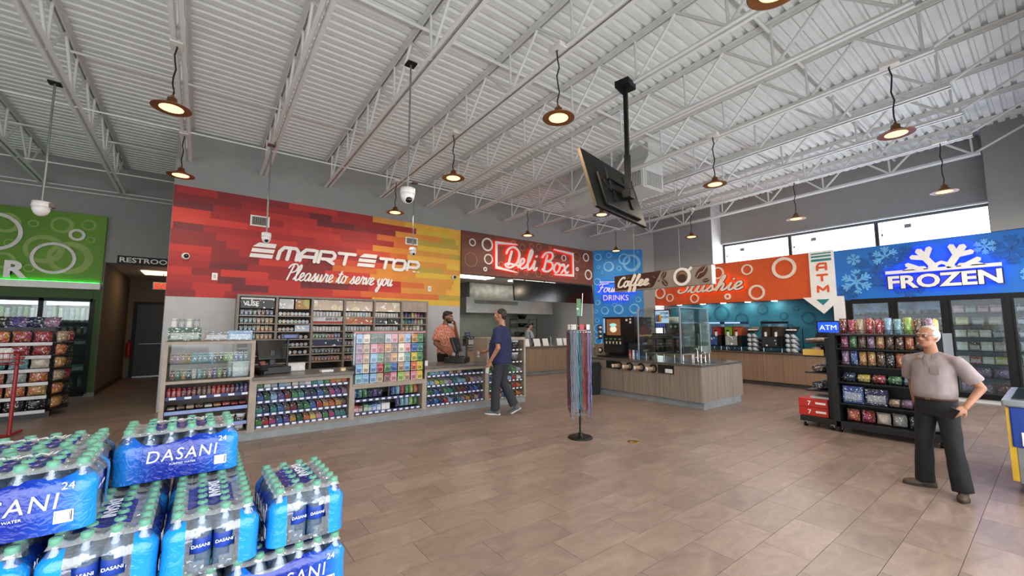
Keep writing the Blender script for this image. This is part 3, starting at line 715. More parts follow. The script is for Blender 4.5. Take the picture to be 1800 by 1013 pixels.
for (x0, x1, y0, y1, wh) in ((5.75, 7.05, 10.25, 10.75, 'nearest the cash desk'), (7.9, 8.5, 10.3, 10.7, 'behind the menu screens'), (8.6, 9.8, 10.3, 10.7, 'towards the fountain wall')):
    o = MB().box(x0, x1, y0, y1, 2.995, 3.018).build('kitchen_light', glow('kitchen_light_panel', '#fff6e4', 9.0)); tag(o, 'white ceiling light panel in the kitchen ' + wh, 'light', 'kitchen light panels')
hd = thing('range_hood', 'long stainless steel exhaust hood over the kitchen line', 'hood', (6.75, 11.4, 1.98))
b = MB(); b.box(0, 3.75, 0, 1.5, 0.02, 0.5); b.build('hood_body', M_ss, hd)
MB().box(-0.02, 3.77, -0.02, 0.02, 0, 0.05).build('hood_lip', M_ss, hd)
MB().box(0.3, 2.1, -0.004, 0, 0.3, 0.42).build('reflector_plate', mat('bright_steel', '#b9bab5', 0.2, 0.9), hd)
b = MB(); b.box(0.3, 2.6, 0.3, 1.2, 0.5, 1.02); b.build('hood_duct', mat('galvanised_duct', '#9b9c98', 0.35, 0.8, var=0.15), hd)
mt = thing('menu_screens', 'wide black menu screen hanging under the deli sign', 'screen', (7.32, YB-0.17, 2.3))
b = MB(); b.box(0, 1.72, 0, 0.05, 0, 0.63); me_ = b.mesh('screen_panel', [mat('dark_menu_screen', '#08090b', 0.15)]); me_.transform(Matrix.Rotation(-0.12, 4, 'X'))
link('screen_panel', me_, mt); link('screen_panel', me_, mt, (1.73, 0, 0.01))
for x in (0.5, 1.3, 2.2, 3.0): MB().cyl((x, 0.1, 0.6), (x, 0.17, 0.66), 0.012, n=6).build('bracket', M_black, mt)
# ---- Fountain drinks on the diagonal wall
M_blue = mat('bright_blue_panel', '#0f7cc4', 0.55, var=0.03); M_bub = mat('pale_blue_bubble_print', '#74b3df', 0.55)
fs = thing('fountain_sign', 'bright blue bubble wall panel with Fountain Drinks in white letters', 'sign', (DA.x, DA.y, 0), DROT)
MB().box(0.07, 1.74, -0.03, 0, 0.88, 4.2).build('sign_panel', M_blue, fs)
for _i, t_ in enumerate([(.24,3.96,.128),(.62,4.02,.096),(.6,3.62,.178),(1.14,3.87,.204),(1.38,3.73,.304),(.95,3.55,.082),(.25,3.61,.057),(.36,3.42,.045),(.2,3.09,.127),(.44,2.08,.138),(.9,2.12,.168),(.77,2.27,.075),(.2,2.36,.088),(1.43,2.14,.174),(1.57,2.45,.093),(.13,2.05,.063),(1.6,4.11,.038),(.17,1.74,.075),(.2,1.46,.155),(.14,1.24,.099),(.2,1.03,.136)]):
    MB().ring(t_[0], t_[1], t_[2]*0.72, t_[2], -0.032-0.0006*_i, -0.03, 28, ox=-t_[2]*0.07, oz=t_[2]*0.05).build('bubble_print', M_bub, fs)
BLUE = glow('blue_halo_light', '#1018ff', 10.0); M_navy = mat('navy_letter_edge', '#15172e', 0.5)
def backlit(parent, make, m_face, m_edge, m_glow, loc, pen):
    make(pen, -0.105, -0.09).build('script_lettering', m_face, parent, loc)
    make(pen*1.55, -0.089, -0.075).build('letter_edge', m_edge, parent, loc)
    make(pen*1.2, -0.07, -0.06).build('halo_light', m_glow, parent, loc)
backlit(fs, lambda p, a, c: script_mesh('Fountain', 1.25, p, a, c, 0.3, 0.5, 0.3), M_sign, M_navy, BLUE, (0.2, -0.0, 2.72), 0.045)
for dx, m_, bo, y in ((0, M_sign, 0.004, -0.1), (0, M_navy, 0.016, -0.09)):
    text_obj('lettering' if m_ is M_sign else 'letter_edge', 'DRINKS', 0.27, 0.012, m_, fs, (0.8, y, 2.43), width=0.86 if m_ is M_sign else 0.9, bold=bo)
MB().box(0.38, 1.22, -0.075, -0.065, 2.45, 2.6).build('halo_light', BLUE, fs)
MB().box(0.28, 0.82, -0.1, -0.09, 3.06, 3.085).build('underline', M_sign, fs)
# ---- green cooler sign
M_gs = mat('lime_green_panel', '#5f8f1e', 0.55, var=0.12, scale=0.8); M_gp = mat('pale_green_ring_print', '#8fa85a', 0.6)
gs = thing('cooler_sign', 'lime green bubble sign above the drinks cooler', 'sign', (0, 12.8, 0))
MB().box(-4.6, -1.84, -0.1, 0, 2.5, 3.98).build('sign_panel', M_gs, gs)
MB().box(-4.6, -1.85, -0.14, 0, 2.33, 2.47).build('light_shelf', M_white, gs)
MB().box(-4.55, -1.87, -0.125, -0.115, 2.47, 2.478).build('led_strip', glow('green_led', '#18ff30', 14.0), gs)
for _i, (x, z, r) in enumerate([(-2.93,3.66,.077),(-2.52,3.69,.175),(-2.12,3.75,.122),(-2.07,3.42,.072),(-2.74,3.14,.3),(-2.35,2.99,.351),(-3.3,3.62,.207),(-3.22,3.21,.083),(-3.27,2.85,.164),(-2.92,2.72,.084)]):
    MB().ring(x, z, r*0.7, r, -0.102-0.001*_i, -0.1, 32, ox=-r*0.08).build('ring_print', M_gp, gs)
for (x, z, r) in [(-2.28,3.5,.129),(-2.59,2.96,.334),(-3.44,3.42,.389)]:
    MB().ring(x, z, r*(0.84 if r > 0.2 else 0.6), r, -0.14, -0.1, 36).build('ring', M_ringw, gs)
text_obj('lettering', 'R', 0.46, 0.05, M_sign, gs, (-3.11, -0.15, 2.52), bold=0.018, width=0.32)
# ---- soffit over the slushie counter, frozen band, ATM arrow
FR = Frame((12.4, 0, 0), -PI/2)
M_or = mat('orange_panel', '#d2521c', 0.55, var=0.04); M_or_ring = mat('cream_ring', '#ead9c8', 0.5)
sl = thing('slushie_sign', 'orange soffit panel reading Slushie with cream rings', 'sign', (12.4, 0, 0), -PI/2)
MB().box(-8.28, -3.7, 0, 0.55, 2.24, 3.42).build('soffit_panel', M_or, sl)
for (y, z, r) in [(6.08,3.14,.185),(5.24,3.15,.153),(4.31,3.09,.29),(5.02,2.48,.213),(5.82,2.41,.094),(8.06,2.66,.2),(7.7,2.48,.133),(6.85,2.41,.142)]:
    MB().ring(-y, z, r*0.74 if r > 0.1 else r*0.45, r, -0.03, 0, 32).build('ring', M_or_ring, sl)
ORG = glow('orange_halo_light', '#ff8420', 3.5)
backlit(sl, lambda p, a, c: script_mesh('Slushie', 2.0, p, a, c, 0.28, 0.4, 0.44), M_or_ring, M_navy, ORG, (-7.38, 0.0, 2.6), 0.07)
for y in (7.55, 6.75, 6.1, 5.4, 4.7):
    MB().lathe([(0,-0.012),(0.06,-0.012),(0.075,0.0),(0,0.0)], 16).build('downlight', glow('soffit_downlight', '#fff0d8', 45.0), sl, (-y, 0.3, 2.24))
M_teal = mat('teal_wall_paint', '#2b7d9c', 0.6, var=0.05); M_tealr = mat('dark_teal_ring_print', '#14607c', 0.6)
tw = struct(MB().box(12.9, 12.95, 3.28, 8.0, 0.0, 2.3).build('wall_slushie_nook', M_teal))
for _i, (y, z, r) in enumerate([(6.27,1.92,.249),(6.91,2.0,.09),(5.89,2.09,.063),(5.68,1.73,.197),(5.09,2.01,.15),(4.56,1.81,.106),(4.25,2.01,.072),(3.98,1.75,.17),(6.68,1.79,.055),(4.45,1.43,.171),(5.05,1.61,.109),(6.85,1.61,.134),(7.3,1.85,.16),(7.5,1.5,.12)]):
    MB().ring(-y, z, r*0.74, r, -0.003-0.0007*_i, 0, 30, ox=-r*0.06, oz=r*0.04).build('ring_print', M_tealr, tw, (12.9, 0, 0), (0, 0, -PI/2))
struct(MB().box(12.36, 12.95, 3.06, 3.28, 0, 2.24).build('trim_3', M_white))
M_fz = mat('ice_blue_panel', '#0a68bd', 0.55, var=0.05, scale=1.2); M_sn = mat('pale_snowflake_print', '#5fa8dc', 0.6); M_sd = mat('deep_blue_snowflake_print', '#0d549c', 0.6)
fz = thing('frozen_sign', 'blue snowflake sign reading FROZEN above the freezer doors', 'sign', (12.4, 0, 0), -PI/2)
MB().box(-3.7, 0.9, 0, 0.3, 2.17, 3.38).build('sign_panel', M_fz, fz)
def flake(mb, cx, cz, r, y0, y1, w_, n=6, half=False):
    for k in range(n):
        a = PI/2 + 2*PI*k/n
        if half and math.sin(a) < 0.1: continue
        u = Vector((math.cos(a), math.sin(a)))
        def P(t, off): return Vector((cx, cz)) + u*t*r + Vector((-u.y, u.x))*off*r
        ribbon(mb, [P(0.08,0), P(0.5,0), P(1,0)], w_, y0, y1)
        for t in (0.42, 0.68):
            for s in (-1, 1): ribbon(mb, [P(t,0), P(t+0.13,s*0.13), P(t+0.27,s*0.27)], w_*0.85, y0, y1)
for (y, z, r) in [(2.83,3.12,.134),(2.26,3.11,.225),(2.81,2.58,.286),(0.76,3.11,.152),(0.2,2.5,.16)]:
    b = MB(); flake(b, -y, z, r, -0.004, 0, r*0.17); b.build('snowflake_print', M_sn, fz)
for (y, z, r) in [(2.42,2.85,.4),(1.9,2.42,.25),(0.42,3.0,.28),(1.95,3.12,.18),(3.0,2.35,.2)]:
    b = MB(); flake(b, -y, z, r, -0.003, 0, r*0.2); b.build('snowflake_print', M_sd, fz)
def frozen_parts(name, m_, y0, y1, grow):
    b = MB()
    b.box(-2.26-grow, -0.56+grow, y0, y1, 2.69-grow, 2.76+grow)
    for (a, ln) in ((60, 0.46), (120, 0.46)):
        u = Vector((math.cos(math.radians(a)), math.sin(math.radians(a)))); o = Vector((-1.37+(0.1 if a < 90 else -0.1), 2.76))
        w_ = 0.115 + grow*2
        ribbon(b, [o, o+u*ln*0.5, o+u*(ln+grow*0.5)], w_, y0, y1)
        for da in (-48, 48):
            v = Vector((math.cos(math.radians(a+da)), math.sin(math.radians(a+da)))); q = o+u*ln*0.55
            ribbon(b, [q, q+v*0.12, q+v*0.22], w_*0.85, y0, y1)
    for s in (-1, 1):
        o = Vector((-1.37+s*0.3, 2.74)); v = Vector((s*0.87, 0.5)); ribbon(b, [o, o+v*0.12, o+v*0.26], 0.09+grow*2, y0, y1)
        b.prism([(-1.37+s*0.2, 2.74), (-1.37+s*0.62, 2.74), (-1.37+s*0.5, 2.81), (-1.37+s*0.25, 2.81)][::s], y0, y1)
    ribbon(b, [Vector((-1.55,2.78)), Vector((-1.37,2.86)), Vector((-1.2,2.78))], 0.07+grow, y0, y1)
    return b.build(name, m_, fz)
frozen_parts('emblem', M_sign, -0.11, -0.09, 0.0)
frozen_parts('emblem_light', BLUE, -0.07, -0.06, 0.012)
for nm, m_, bo, y, wdt in (('lettering', M_sign, 0.013, -0.1, 1.66), ('letter_edge', M_navy, 0.028, -0.088, 1.7)):
    text_obj(nm, 'FROZEN', 0.38, 0.014, m_, fz, (-1.4, y, 2.37), width=wdt, bold=bo)
MB().box(-2.2, -0.62, -0.072, -0.06, 2.4, 2.63).build('letter_light', BLUE, fz)
at = thing('arrow_sign', 'white down arrow sign reading ATM in orange letters', 'sign', (12.37, 0, 0), -PI/2)
MB().prism([(-3.72,3.42),(-3.72,2.26),(-3.91,2.26),(-3.48,1.84),(-3.06,2.26),(-3.2,2.26),(-3.2,3.42)], -0.03, 0.02).build('arrow_board', M_sign, at)
M_tl = mat('teal_arrow_print', '#1d7f80', 0.5); M_ol = mat('orange_arrow_letter', '#d8542a', 0.5)
for z, h in ((3.34, 0.03), (3.26, 0.045), (3.16, 0.06)): MB().box(-3.67, -3.25, -0.034, -0.03, z, z+h).build('stripe_print', M_tl, at)
for c, z in (('A', 2.9), ('T', 2.63), ('M', 2.35)):
    b = MB(); k_ = {'A': 0.62, 'T': 0.56, 'M': 0.58}[c]; poly_strokes(b, BL[c][1] if c != 'M' else [[(0,0),(0,.27),(.18,.08),(.36,.27),(.36,0)]], -3.46 - {'A': 0.15, 'T': 0.18, 'M': 0.18}[c]*k_, k_, 0.052, -0.036, -0.03, 0.0, z + 0.03); b.build('letter', M_ol, at)
MB().prism([(-3.62,2.2),(-3.34,2.2),(-3.48,2.05)], -0.034, -0.03).build('triangle_print', M_tl, at)
# ================================================================== PRODUCT TEMPLATES
_P = {'red':'#b5262b','dark red':'#7c1d22','orange':'#d5672a','amber':'#c88a3a','yellow':'#d8bf3c','lime':'#8db63a','green':'#3f8a45','dark green':'#24583a','teal':'#2f8580','aqua':'#6fb4bd','light blue':'#7fb0d6','blue':'#2f62b0','navy':'#24345f','purple':'#5c4390','mauve':'#9a6f95','pink':'#d5849a','magenta':'#b23a74','brown':'#6b4a36','tan':'#b99b78','cream':'#ded2b8','white':'#dcdcd8','silver':'#a9adb0','grey':'#7c8084','charcoal':'#35383c','black':'#17181a'}
def _mute(h):
    r, g_, b_ = (int(h[i:i+2], 16) for i in (1, 3, 5)); l = 0.3*r + 0.59*g_ + 0.11*b_
    return '#%02x%02x%02x' % tuple(int(max(0, min(255, (l + (c - l)*0.82)*0.86))) for c in (r, g_, b_))
PAL = {k_: _mute(v_) for k_, v_ in _P.items()}
O_print = objcol('printed_carton', 0.4, 0.8, 4.5); O_printf = objcol('printed_wrapper', 0.28, 1.0, 3.5); O_plain = objcol('coloured_plastic', 0.4)
O_light = objcol('pale_label_print', 0.45, 0.5, 5.0, light=0.3); O_pack = objcol('pack_print', 0.45, 0.3, 3.0); O_dark = objcol('dark_tint_plastic', 0.4, dark=0.55)
M_paper = mat('white_paper', '#e2e0dc', 0.7)
def t_box():
    b = MB(); b.box(-.5,.5,-.5,.5,0,1,0); b.box(-.42,.42,-.515,-.5,.12,.62,1); return b.mesh('carton', [O_print, O_light])
def t_pack():
    b = MB(); b.box(-.46,.46,-.5,.5,0,.62,0); b.box(-.46,.46,-.5,.5,.62,1,1); b.box(-.2,.2,-.512,-.5,.3,.5,1); b.box(-.44,.44,-.506,-.5,.70,.94,0); return b.mesh('pack', [O_pack, M_paper])
def t_tin():
    b = MB(); b.lathe([(0,0),(.46,0),(.5,.1),(.5,.9),(.46,1.0),(.40,1.0),(.38,.96),(0,.96)], 18); me = b.mesh('tin', [O_light])
    me.transform(Matrix.Translation((0,.5,.5)) @ Matrix.Rotation(PI/2,4,'X')); return me
def t_jar():
    b = MB(); b.lathe([(0,0),(.46,0),(.5,.06),(.5,.62),(.42,.72),(.38,.74)], 14, mi=0); b.lathe([(0,.74),(.44,.74),(.45,.98),(.42,1),(0,1)], 14, mi=1); return b.mesh('jar', [O_print, O_plain])
def t_tub():
    b = MB(); b.lathe([(0,0),(.38,0),(.48,.8)], 18, mi=0); b.lathe([(.48,.8),(.5,.82),(.5,.95),(.47,1),(0,1)], 18, mi=1); return b.mesh('tub', [O_print, M_paper])
def t_bag():
    nx, nz = 7, 9; vs = []; fs = []
    for sgn in (-1, 1):
        for j in range(nz):
            for i in range(nx):
                u = i/(nx-1)*2-1; v = j/(nz-1)
                e = (1-abs(u)**3)*(1-abs(2*v-1)**4); pin = 1 - 0.07*(1-abs(2*v-1)**6)
                x = u*.5*pin + 0.012*math.sin(9*v+3*u); y = sgn*.5*(e**0.8)*(1+0.12*math.sin(5*u+7*v)) if e > 0 else 0
                vs.append((x, y, v))
    for s in (0, 1):
        o = s*nx*nz
        for j in range(nz-1):
            for i in range(nx-1):
                q = (o+j*nx+i, o+j*nx+i+1, o+(j+1)*nx+i+1, o+(j+1)*nx+i); fs.append(q if s == 0 else q[::-1])
    b = MB(); b.add(vs, fs, 0, True); return b.mesh('bag', [O_printf])
def t_bar():
    vs = []; fs = []; n = 10
    secs = [(-.5,.9,.04),(-.44,.9,.05),(-.4,.86,.8),(.4,.86,.8),(.44,.9,.05),(.5,.9,.04)]
    for (x, wy_, hz) in secs:
        for k in range(n):
            a = 2*PI*k/n; c, s_ = math.cos(a), math.sin(a)
            vs.append((x, wy_*.5*math.copysign(abs(c)**.6, c), .42+.5*hz*math.copysign(abs(s_)**.6, s_)))
    for i in range(len(secs)-1):
        for k in range(n): fs.append((i*n+k, i*n+(k+1) % n, (i+1)*n+(k+1) % n, (i+1)*n+k))
    b = MB(); b.add(vs, fs, 0, True); return b.mesh('bar', [O_printf])
def t_tray():
    """open display carton: low front, raised printed back, rows of pieces inside"""
    b = MB(); b.box(-.48,.48,-.5,-.46,0,.55,0); b.box(-.48,.48,.46,.5,0,1.0,0); b.box(-.48,-.45,-.46,.46,0,.7,0); b.box(.45,.48,-.46,.46,0,.7,0); b.box(-.45,.45,-.46,.46,0,.05,0)
    for r in range(5):
        y = -.4 + r*.17
        for c in range(3): b.box(-.42+c*.285,-.16+c*.285,y,y+.13,.05,.66+.03*r,1 if (r+c) % 3 else 2)
    return b.mesh('display_carton', [O_plain, O_print, O_light])
TM = {'box': t_box(), 'pack': t_pack(), 'tin': t_tin(), 'jar': t_jar(), 'tub': t_tub(), 'bag': t_bag(), 'bar': t_bar(), 'tray': t_tray()}
USED = {}
def put(tm, name, cat, size, pos, rz, colour, label, group, tilt=0.0, roll=0.0):
    pos = Vector(pos) + Vector((0, 0, 0.004))
    o = link(name, TM[tm], None, pos, (tilt, roll, rz), size); o.color = lin(PAL[colour])
    k = label
    USED[k] = USED.get(k, 0) + 1
    return tag(o, label, cat, group)
def row(F, tm, name, cat, noun, cols, x0, x1, y, z, size, where, group, tilt=0.0, jitter=0.1, gap=True, turn=0.0):
    """a row of goods in frame F from left to right"""
    n = len(cols)
    for i, c in enumerate(cols):
        if c is None: continue
        sx = min(size[0]*(1+rnd.uniform(-.04,.04)), 0.93*(x1-x0)/n); sz = size[2]*(1+rnd.uniform(-jitter,jitter))
        x = x0 + (x1-x0)*(i+.5)/n
        nn = ORD[i] if i < 20 else 'last'
        put(tm, name, cat, (sx, size[1], sz), F.p(x, y, z), F.rz + turn + rnd.uniform(-.04,.04), c, '%s %s, %s from left %s' % (c, noun, nn, where), group, tilt)
# ================================================================== COUNTER RUN
M_cw = woodmat('grey_brown_laminate', '#6f655c', '#8d8176', 0.7, True, 0.5)
M_top = mat('dark_grey_worktop', '#5c5650', 0.3, var=0.1, scale=12)
M_in = mat('dark_shelf_interior', '#3c3834', 0.7); M_strip = mat('navy_price_rail', '#2d3566', 0.4); M_tag = mat('white_price_tag', '#dfe1e4', 0.5)
M_shelf = mat('black_shelf', '#1c1d1f', 0.5); M_edge = mat('tan_wood_edge', '#9a8c7e', 0.5, var=0.08)
FC = Frame((0, 6.6, 0), 0.0)
tag_me = MB().box(-0.026, 0.026, -0.003, 0, 0, 0.026).mesh('price_tag', M_tag)
def unit(name, label, x0, x1, h, shelves, ntags, depth=0.72, top=False, rail=M_strip, edge=M_edge):
    t = thing(name, label, 'counter', (x0, 6.6, 0), 0, 'front counter units'); W = x1-x0
    for xa in (0.0, W-0.04): MB().box(xa, xa+0.04, 0, depth, 0.1, h).build('side_panel', edge, t)
    MB().box(0.04, W-0.04, depth-0.03, depth, 0.1, h).build('back_panel', M_cw, t)
    MB().box(0.04, W-0.04, 0.0, depth-0.03, 0.1, 0.135).build('bottom_panel', M_cw, t)
    tl = MB(); tl.box(0, W, 0.012, depth, 0, 0.1); tl.build('toe_base', M_base, t)
    if top: MB().box(0.04, W-0.04, 0.0, depth-0.03, h-0.05, h).build('top_rail', edge, t)
    for z in shelves:
        s = MB().box(0.045, W-0.045, 0.05, depth-0.05, z-0.018, z).build('shelf', M_shelf, t)
        r = MB().box(0.045, W-0.045, 0.03, 0.05, z-0.03, z+0.012).build('price_rail', rail, s)
        for k in range(ntags):
            link('price_tag', tag_me, s, (0.05+(W-0.1)*(k+.5)/ntags, 0.03, z-0.022))
    return t
u2 = unit('counter_unit', 'wood shelf counter of candy and mints beside the glass case', 0.60, 1.90, 0.78, [0.66,0.49,0.32,0.16], 14, top=True)
u3 = unit('counter_unit', 'low wood counter of gum bags beneath the ticket display', 1.90, 3.10, 0.60, [0.37,0.17], 11, top=True)
u4 = unit('counter_unit', 'wood shelf counter of gum and lighters below the cashier', 3.10, 4.38, 0.78, [0.66,0.49,0.33,0.165], 13, top=True)
u5 = unit('counter_unit', 'tall open shelf counter end behind the man in navy', 4.38, 5.32, 1.30, [1.06,0.82,0.62,0.46,0.30,0.145], 9, depth=0.5, top=True, rail=M_shelf)
wt = MB(); wt.bevbox(0.585, 1.91, 6.56, 7.4, 0.782, 0.825, 0.006); wt.bevbox(3.09, 4.38, 6.56, 7.4, 0.782, 0.825, 0.006); wt.box(1.91, 3.09, 7.0, 7.4, 0.783, 0.824)
tag(wt.build('worktop', M_top), 'dark grey worktop running along the front counter', 'worktop')
MB().box(1.94, 3.06, 0.40, 0.72, 0.60, 0.78).build('riser_panel', M_cw, u3, (-1.90, 0, 0))
# glass case
gc = thing('glass_case', 'wood framed glass display case of vapes at the left counter end', 'display case', (-0.36, 6.6, 0), 0, 'front counter units')
W = 0.96
for xa in (0.0, W-0.045): MB().box(xa, xa+0.045, 0, 0.7, 0.1, 1.32).build('side_post' if xa else 'side_panel', M_edge, gc)
MB().box(0.045, W-0.045, 0.67, 0.7, 0.1, 0.83).build('back_panel', M_cw, gc)
MB().box(0, W, 0.012, 0.7, 0, 0.1).build('toe_base', M_base, gc)
MB().box(0.045, W-0.045, 0, 0.67, 0.1, 0.135).build('bottom_panel', M_cw, gc)
MB().box(0.045, W-0.045, 0, 0.67, 0.80, 0.835).build('deck_rail', M_edge, gc)
MB().box(0.045, W-0.045, 0, 0.03, 1.285, 1.32).build('top_rail', M_edge, gc)
MB().box(0.045, W-0.045, 0.64, 0.7, 1.285, 1.32).build('top_rail', M_edge, gc)
M_gl = glassy('case_glass', '#f4f8f8', 0.0); M_gls = glassy('glass_shelf', '#d8ecec', 0.12)
MB().box(0.045, W-0.045, 0.008, 0.014, 0.835, 1.285).build('front_glass', M_gl, gc)
MB().box(0.045, W-0.045, 0.03, 0.64, 1.3, 1.308).build('top_glass', M_gl, gc)
MB().box(0.045, W-0.045, 0.05, 0.6, 1.035, 1.045).build('glass_shelf', M_gls, gc)
for z, rl in ((0.63, M_strip), (0.455, mat('pale_blue_rail', '#7f8fc0', 0.4)), (0.25, mat('pale_blue_rail', '#7f8fc0', 0.4))):
    s = MB().box(0.05, W-0.05, 0.05, 0.66, z-0.018, z).build('shelf', M_shelf, gc)
    MB().box(0.05, W-0.05, 0.03, 0.05, z-0.03, z+0.012).build('price_rail', rl, s)
    if rl is M_strip:
        for k in range(6): link('price_tag', tag_me, s, (0.12+k*0.15, 0.03, z-0.022), (0,0,0), (1.3,1,1))
GV = 'vape cartons in the glass case'
row(FC, 'pack', 'vape_carton', 'carton', 'vape carton', ['pink','pink','amber','amber','aqua','aqua','light blue','light blue','brown','brown','lime','lime','blue','blue','teal'], -0.31, 0.54, 0.25, 1.045, (0.05,0.05,0.115), 'on the glass shelf of the case', GV, 0, 0.02)
row(FC, 'pack', 'vape_carton', 'carton', 'vape carton', ['red','green','amber','navy','cream','aqua','green','pink','purple','lime','brown','light blue'], -0.29, 0.36, 0.22, 0.836, (0.042,0.05,0.12), 'on the floor of the glass case', GV, 0, 0.03)
o = put('box', 'tray_box', 'box', (0.18,0.1,0.2), FC.p(0.455,0.2,0.836), 0, 'white', 'white stacked cartons in the right corner of the glass case', 'cartons')
JR = 'energy shot jars in the case shelves'
for yy, rn in ((0.10,'front row'), (0.17,'back row')):
    row(FC, 'jar', 'shot_jar', 'jar', 'energy shot jar', ['red','red','red','dark red','dark red','dark red','brown','brown','brown','red','red','red','dark red','dark red','navy','navy','purple'], -0.31, 0.55, yy, 0.63, (0.046,0.046,0.105), 'of the %s under the glass case' % rn, JR, 0, 0.02)
row(FC, 'bar', 'snack_bar', 'snack', 'snack wrapper', ['tan','brown','tan','brown','cream','amber','red','red','red'], -0.3, 0.55, 0.2, 0.457, (0.1,0.16,0.06), 'on the middle shelf under the glass case', 'snack wrappers under the glass case', 0.0, 0.2)
row(FC, 'tub', 'candy_tub', 'tub', 'round candy tub', ['silver','dark red','dark red','dark green','red','amber','white'], -0.3, 0.55, 0.17, 0.252, (0.115,0.115,0.085), 'on the low shelf under the glass case', 'round tubs under the glass case', 0, 0.03)
for x, c in ((0.36,'green'),(0.47,'black')): put('box','energy_carton','carton',(0.1,0.2,0.16),FC.p(x,0.2,0.136),0,c,'%s carton at the foot of the glass case' % c,'cartons at the foot of the glass case')
# on the glass case
tb = put('box','tobacco_carton','carton',(0.34,0.2,0.17),FC.p(-0.17,0.32,1.322),0,'dark green','dark green carton standing on the left of the glass case','cartons on the glass case')
row(FC,'jar','paper_cup','cup','patterned paper cup',['white','silver','white','silver'],-0.33,-0.02,0.3,1.493,(0.075,0.075,0.12),'on the dark green carton','patterned cups on the carton',0,0.05)
put('box','patterned_carton','carton',(0.27,0.12,0.12),FC.p(0.17,0.3,1.322),0,'grey','grey patterned carton in the middle of the glass case','cartons on the glass case')
put('box','display_carton','carton',(0.28,0.1,0.13),FC.p(0.43,0.3,1.322),0.1,'light blue','white and blue carton at the right of the glass case','cartons on the glass case')
# goods on the counter shelves
def shelfrow(x0, x1, z, kinds, where, group, tm='tray', noun='display carton', h=0.088, dep=0.3, y=0.24, tilt=0.07):
    row(FC, tm, noun.replace(' ', '_'), 'carton' if tm in ('tray','box') else 'candy', noun, kinds, x0+0.05, x1-0.05, y, z+0.012, ((x1-x0-0.1)/len(kinds)*0.93, dep, h), where, group, tilt, 0.1)
G2 = 'candy cartons in the counter by the glass case'
shelfrow(0.60,1.90,0.66,['green','white','silver','light blue','silver','cream','silver','white','teal','aqua','green','orange','amber','orange'],'on the top candy shelf',G2)
shelfrow(0.60,1.90,0.49,['blue','dark green','light blue','purple','dark red','green','teal','navy','navy','blue','dark green','magenta','purple','mauve'],'on the second candy shelf',G2)
shelfrow(0.60,1.90,0.32,['teal','navy','teal','blue','brown','dark red','dark green','green','blue','red','amber','orange','amber','brown'],'on the third candy shelf',G2)
shelfrow(0.60,1.90,0.16,['green','red','magenta','blue','purple','amber','dark green','orange','yellow','pink','green','magenta','teal','teal'],'on the lowest candy shelf',G2)
G4 = 'gum cartons in the counter below the cashier'
shelfrow(3.10,4.38,0.66,['green','light blue','aqua','light blue','blue','tan','brown','tan','navy','dark green','charcoal','black','black'],'on the top gum shelf',G4)
shelfrow(3.10,4.38,0.49,['aqua','light blue','yellow','lime','silver','mauve','teal','light blue','aqua','brown','tan','mauve','silver'],'on the second gum shelf',G4)
shelfrow(3.10,4.38,0.33,['green','dark green','blue','navy','green','teal','dark green','brown','dark red','navy','purple','blue','charcoal'],'on the third gum shelf',G4)
shelfrow(3.10,4.38,0.165,['blue','navy','blue','navy','red','light blue','navy','teal','mauve','amber','brown','tan','purple'],'on the lowest gum shelf',G4)
G3 = 'gum bags under the ticket display'
shelfrow(1.90,2.48,0.37,['blue','teal','green','navy','purple','navy'],'on the upper gum bag shelf',G3,'bag','gum bag',0.13,0.09,0.16,-0.25)
shelfrow(2.52,3.10,0.37,['blue','light blue','red','green','lime','orange'],'on the upper bag shelf beside the post',G3,'bag','mint bag',0.15,0.09,0.16,-0.25)
shelfrow(1.90,2.58,0.17,['red','dark red','green','teal','blue','light blue','white','white'],'on the lower gum bag shelf',G3,'box','gum box',0.1,0.3,0.22,0.05)
shelfrow(2.6,3.10,0.17,['purple','aqua','light blue','lime','green'],'on the lower bag shelf beside the post',G3,'bag','mint bag',0.16,0.09,0.16,-0.25)
MB().box(0.6, 0.63, 0.1, 0.14, 0.135, 0.55).build('centre_post', M_shelf, u3)
G5 = 'goods in the tall counter end'
for z, ks, nm, tm, h in ((1.06,['charcoal','black','grey','charcoal'],'on the top shelf of the tall counter end','tub',0.16),(0.82,['brown','charcoal','brown','grey'],'on the second shelf of the tall counter end','tub',0.16)):
    shelfrow(4.38,5.32,z,ks,nm,G5,tm,'round dark tin',h,0.2,0.2,0)
shelfrow(4.38,5.32,0.62,['green','dark green','lime','green','dark green','green','silver'],'on the third shelf of the tall counter end',G5)
shelfrow(4.38,5.32,0.46,['blue','white','red','charcoal','light blue','red','white'],'on the fourth shelf of the tall counter end',G5)
shelfrow(4.38,5.32,0.30,['green','lime','red','orange','green','red','orange'],'on the fifth shelf of the tall counter end',G5)
shelfrow(4.38,5.32,0.145,['orange','red','amber','blue','orange','brown','orange'],'on the lowest shelf of the tall counter end',G5)
# ---- lottery ticket display
ld = thing('ticket_display', 'tall clear display panel of colourful scratch tickets on the counter', 'ticket display', (1.90, 6.58, 0.605))
MB().box(0.02, 1.18, 0.05, 0.07, 0.0, 0.80).build('back_board', M_black, ld)
MB().box(0.0, 1.20, 0.0, 0.12, -0.004, 0.02).build('foot', M_edge, ld)
MB().box(0.0, 1.20, 0.02, 0.1, 0.80, 0.825).build('top_rail', mat('pink_top_rail', '#b98888', 0.5), ld)
MB().box(0.0, 0.02, 0.02, 0.1, 0.02, 0.80).build('side_post', M_gls, ld); MB().box(1.18, 1.20, 0.02, 0.1, 0.02, 0.80).build('side_post', M_gls, ld)
tk_me = MB().box(-.5,.5,-.02,.02,0,1,0).box(-.45,.45,-.03,-.02,.74,.95,2).box(-.32,.32,-.03,-.02,.12,.5,1).mesh('ticket', [O_print, O_dark, O_plain])
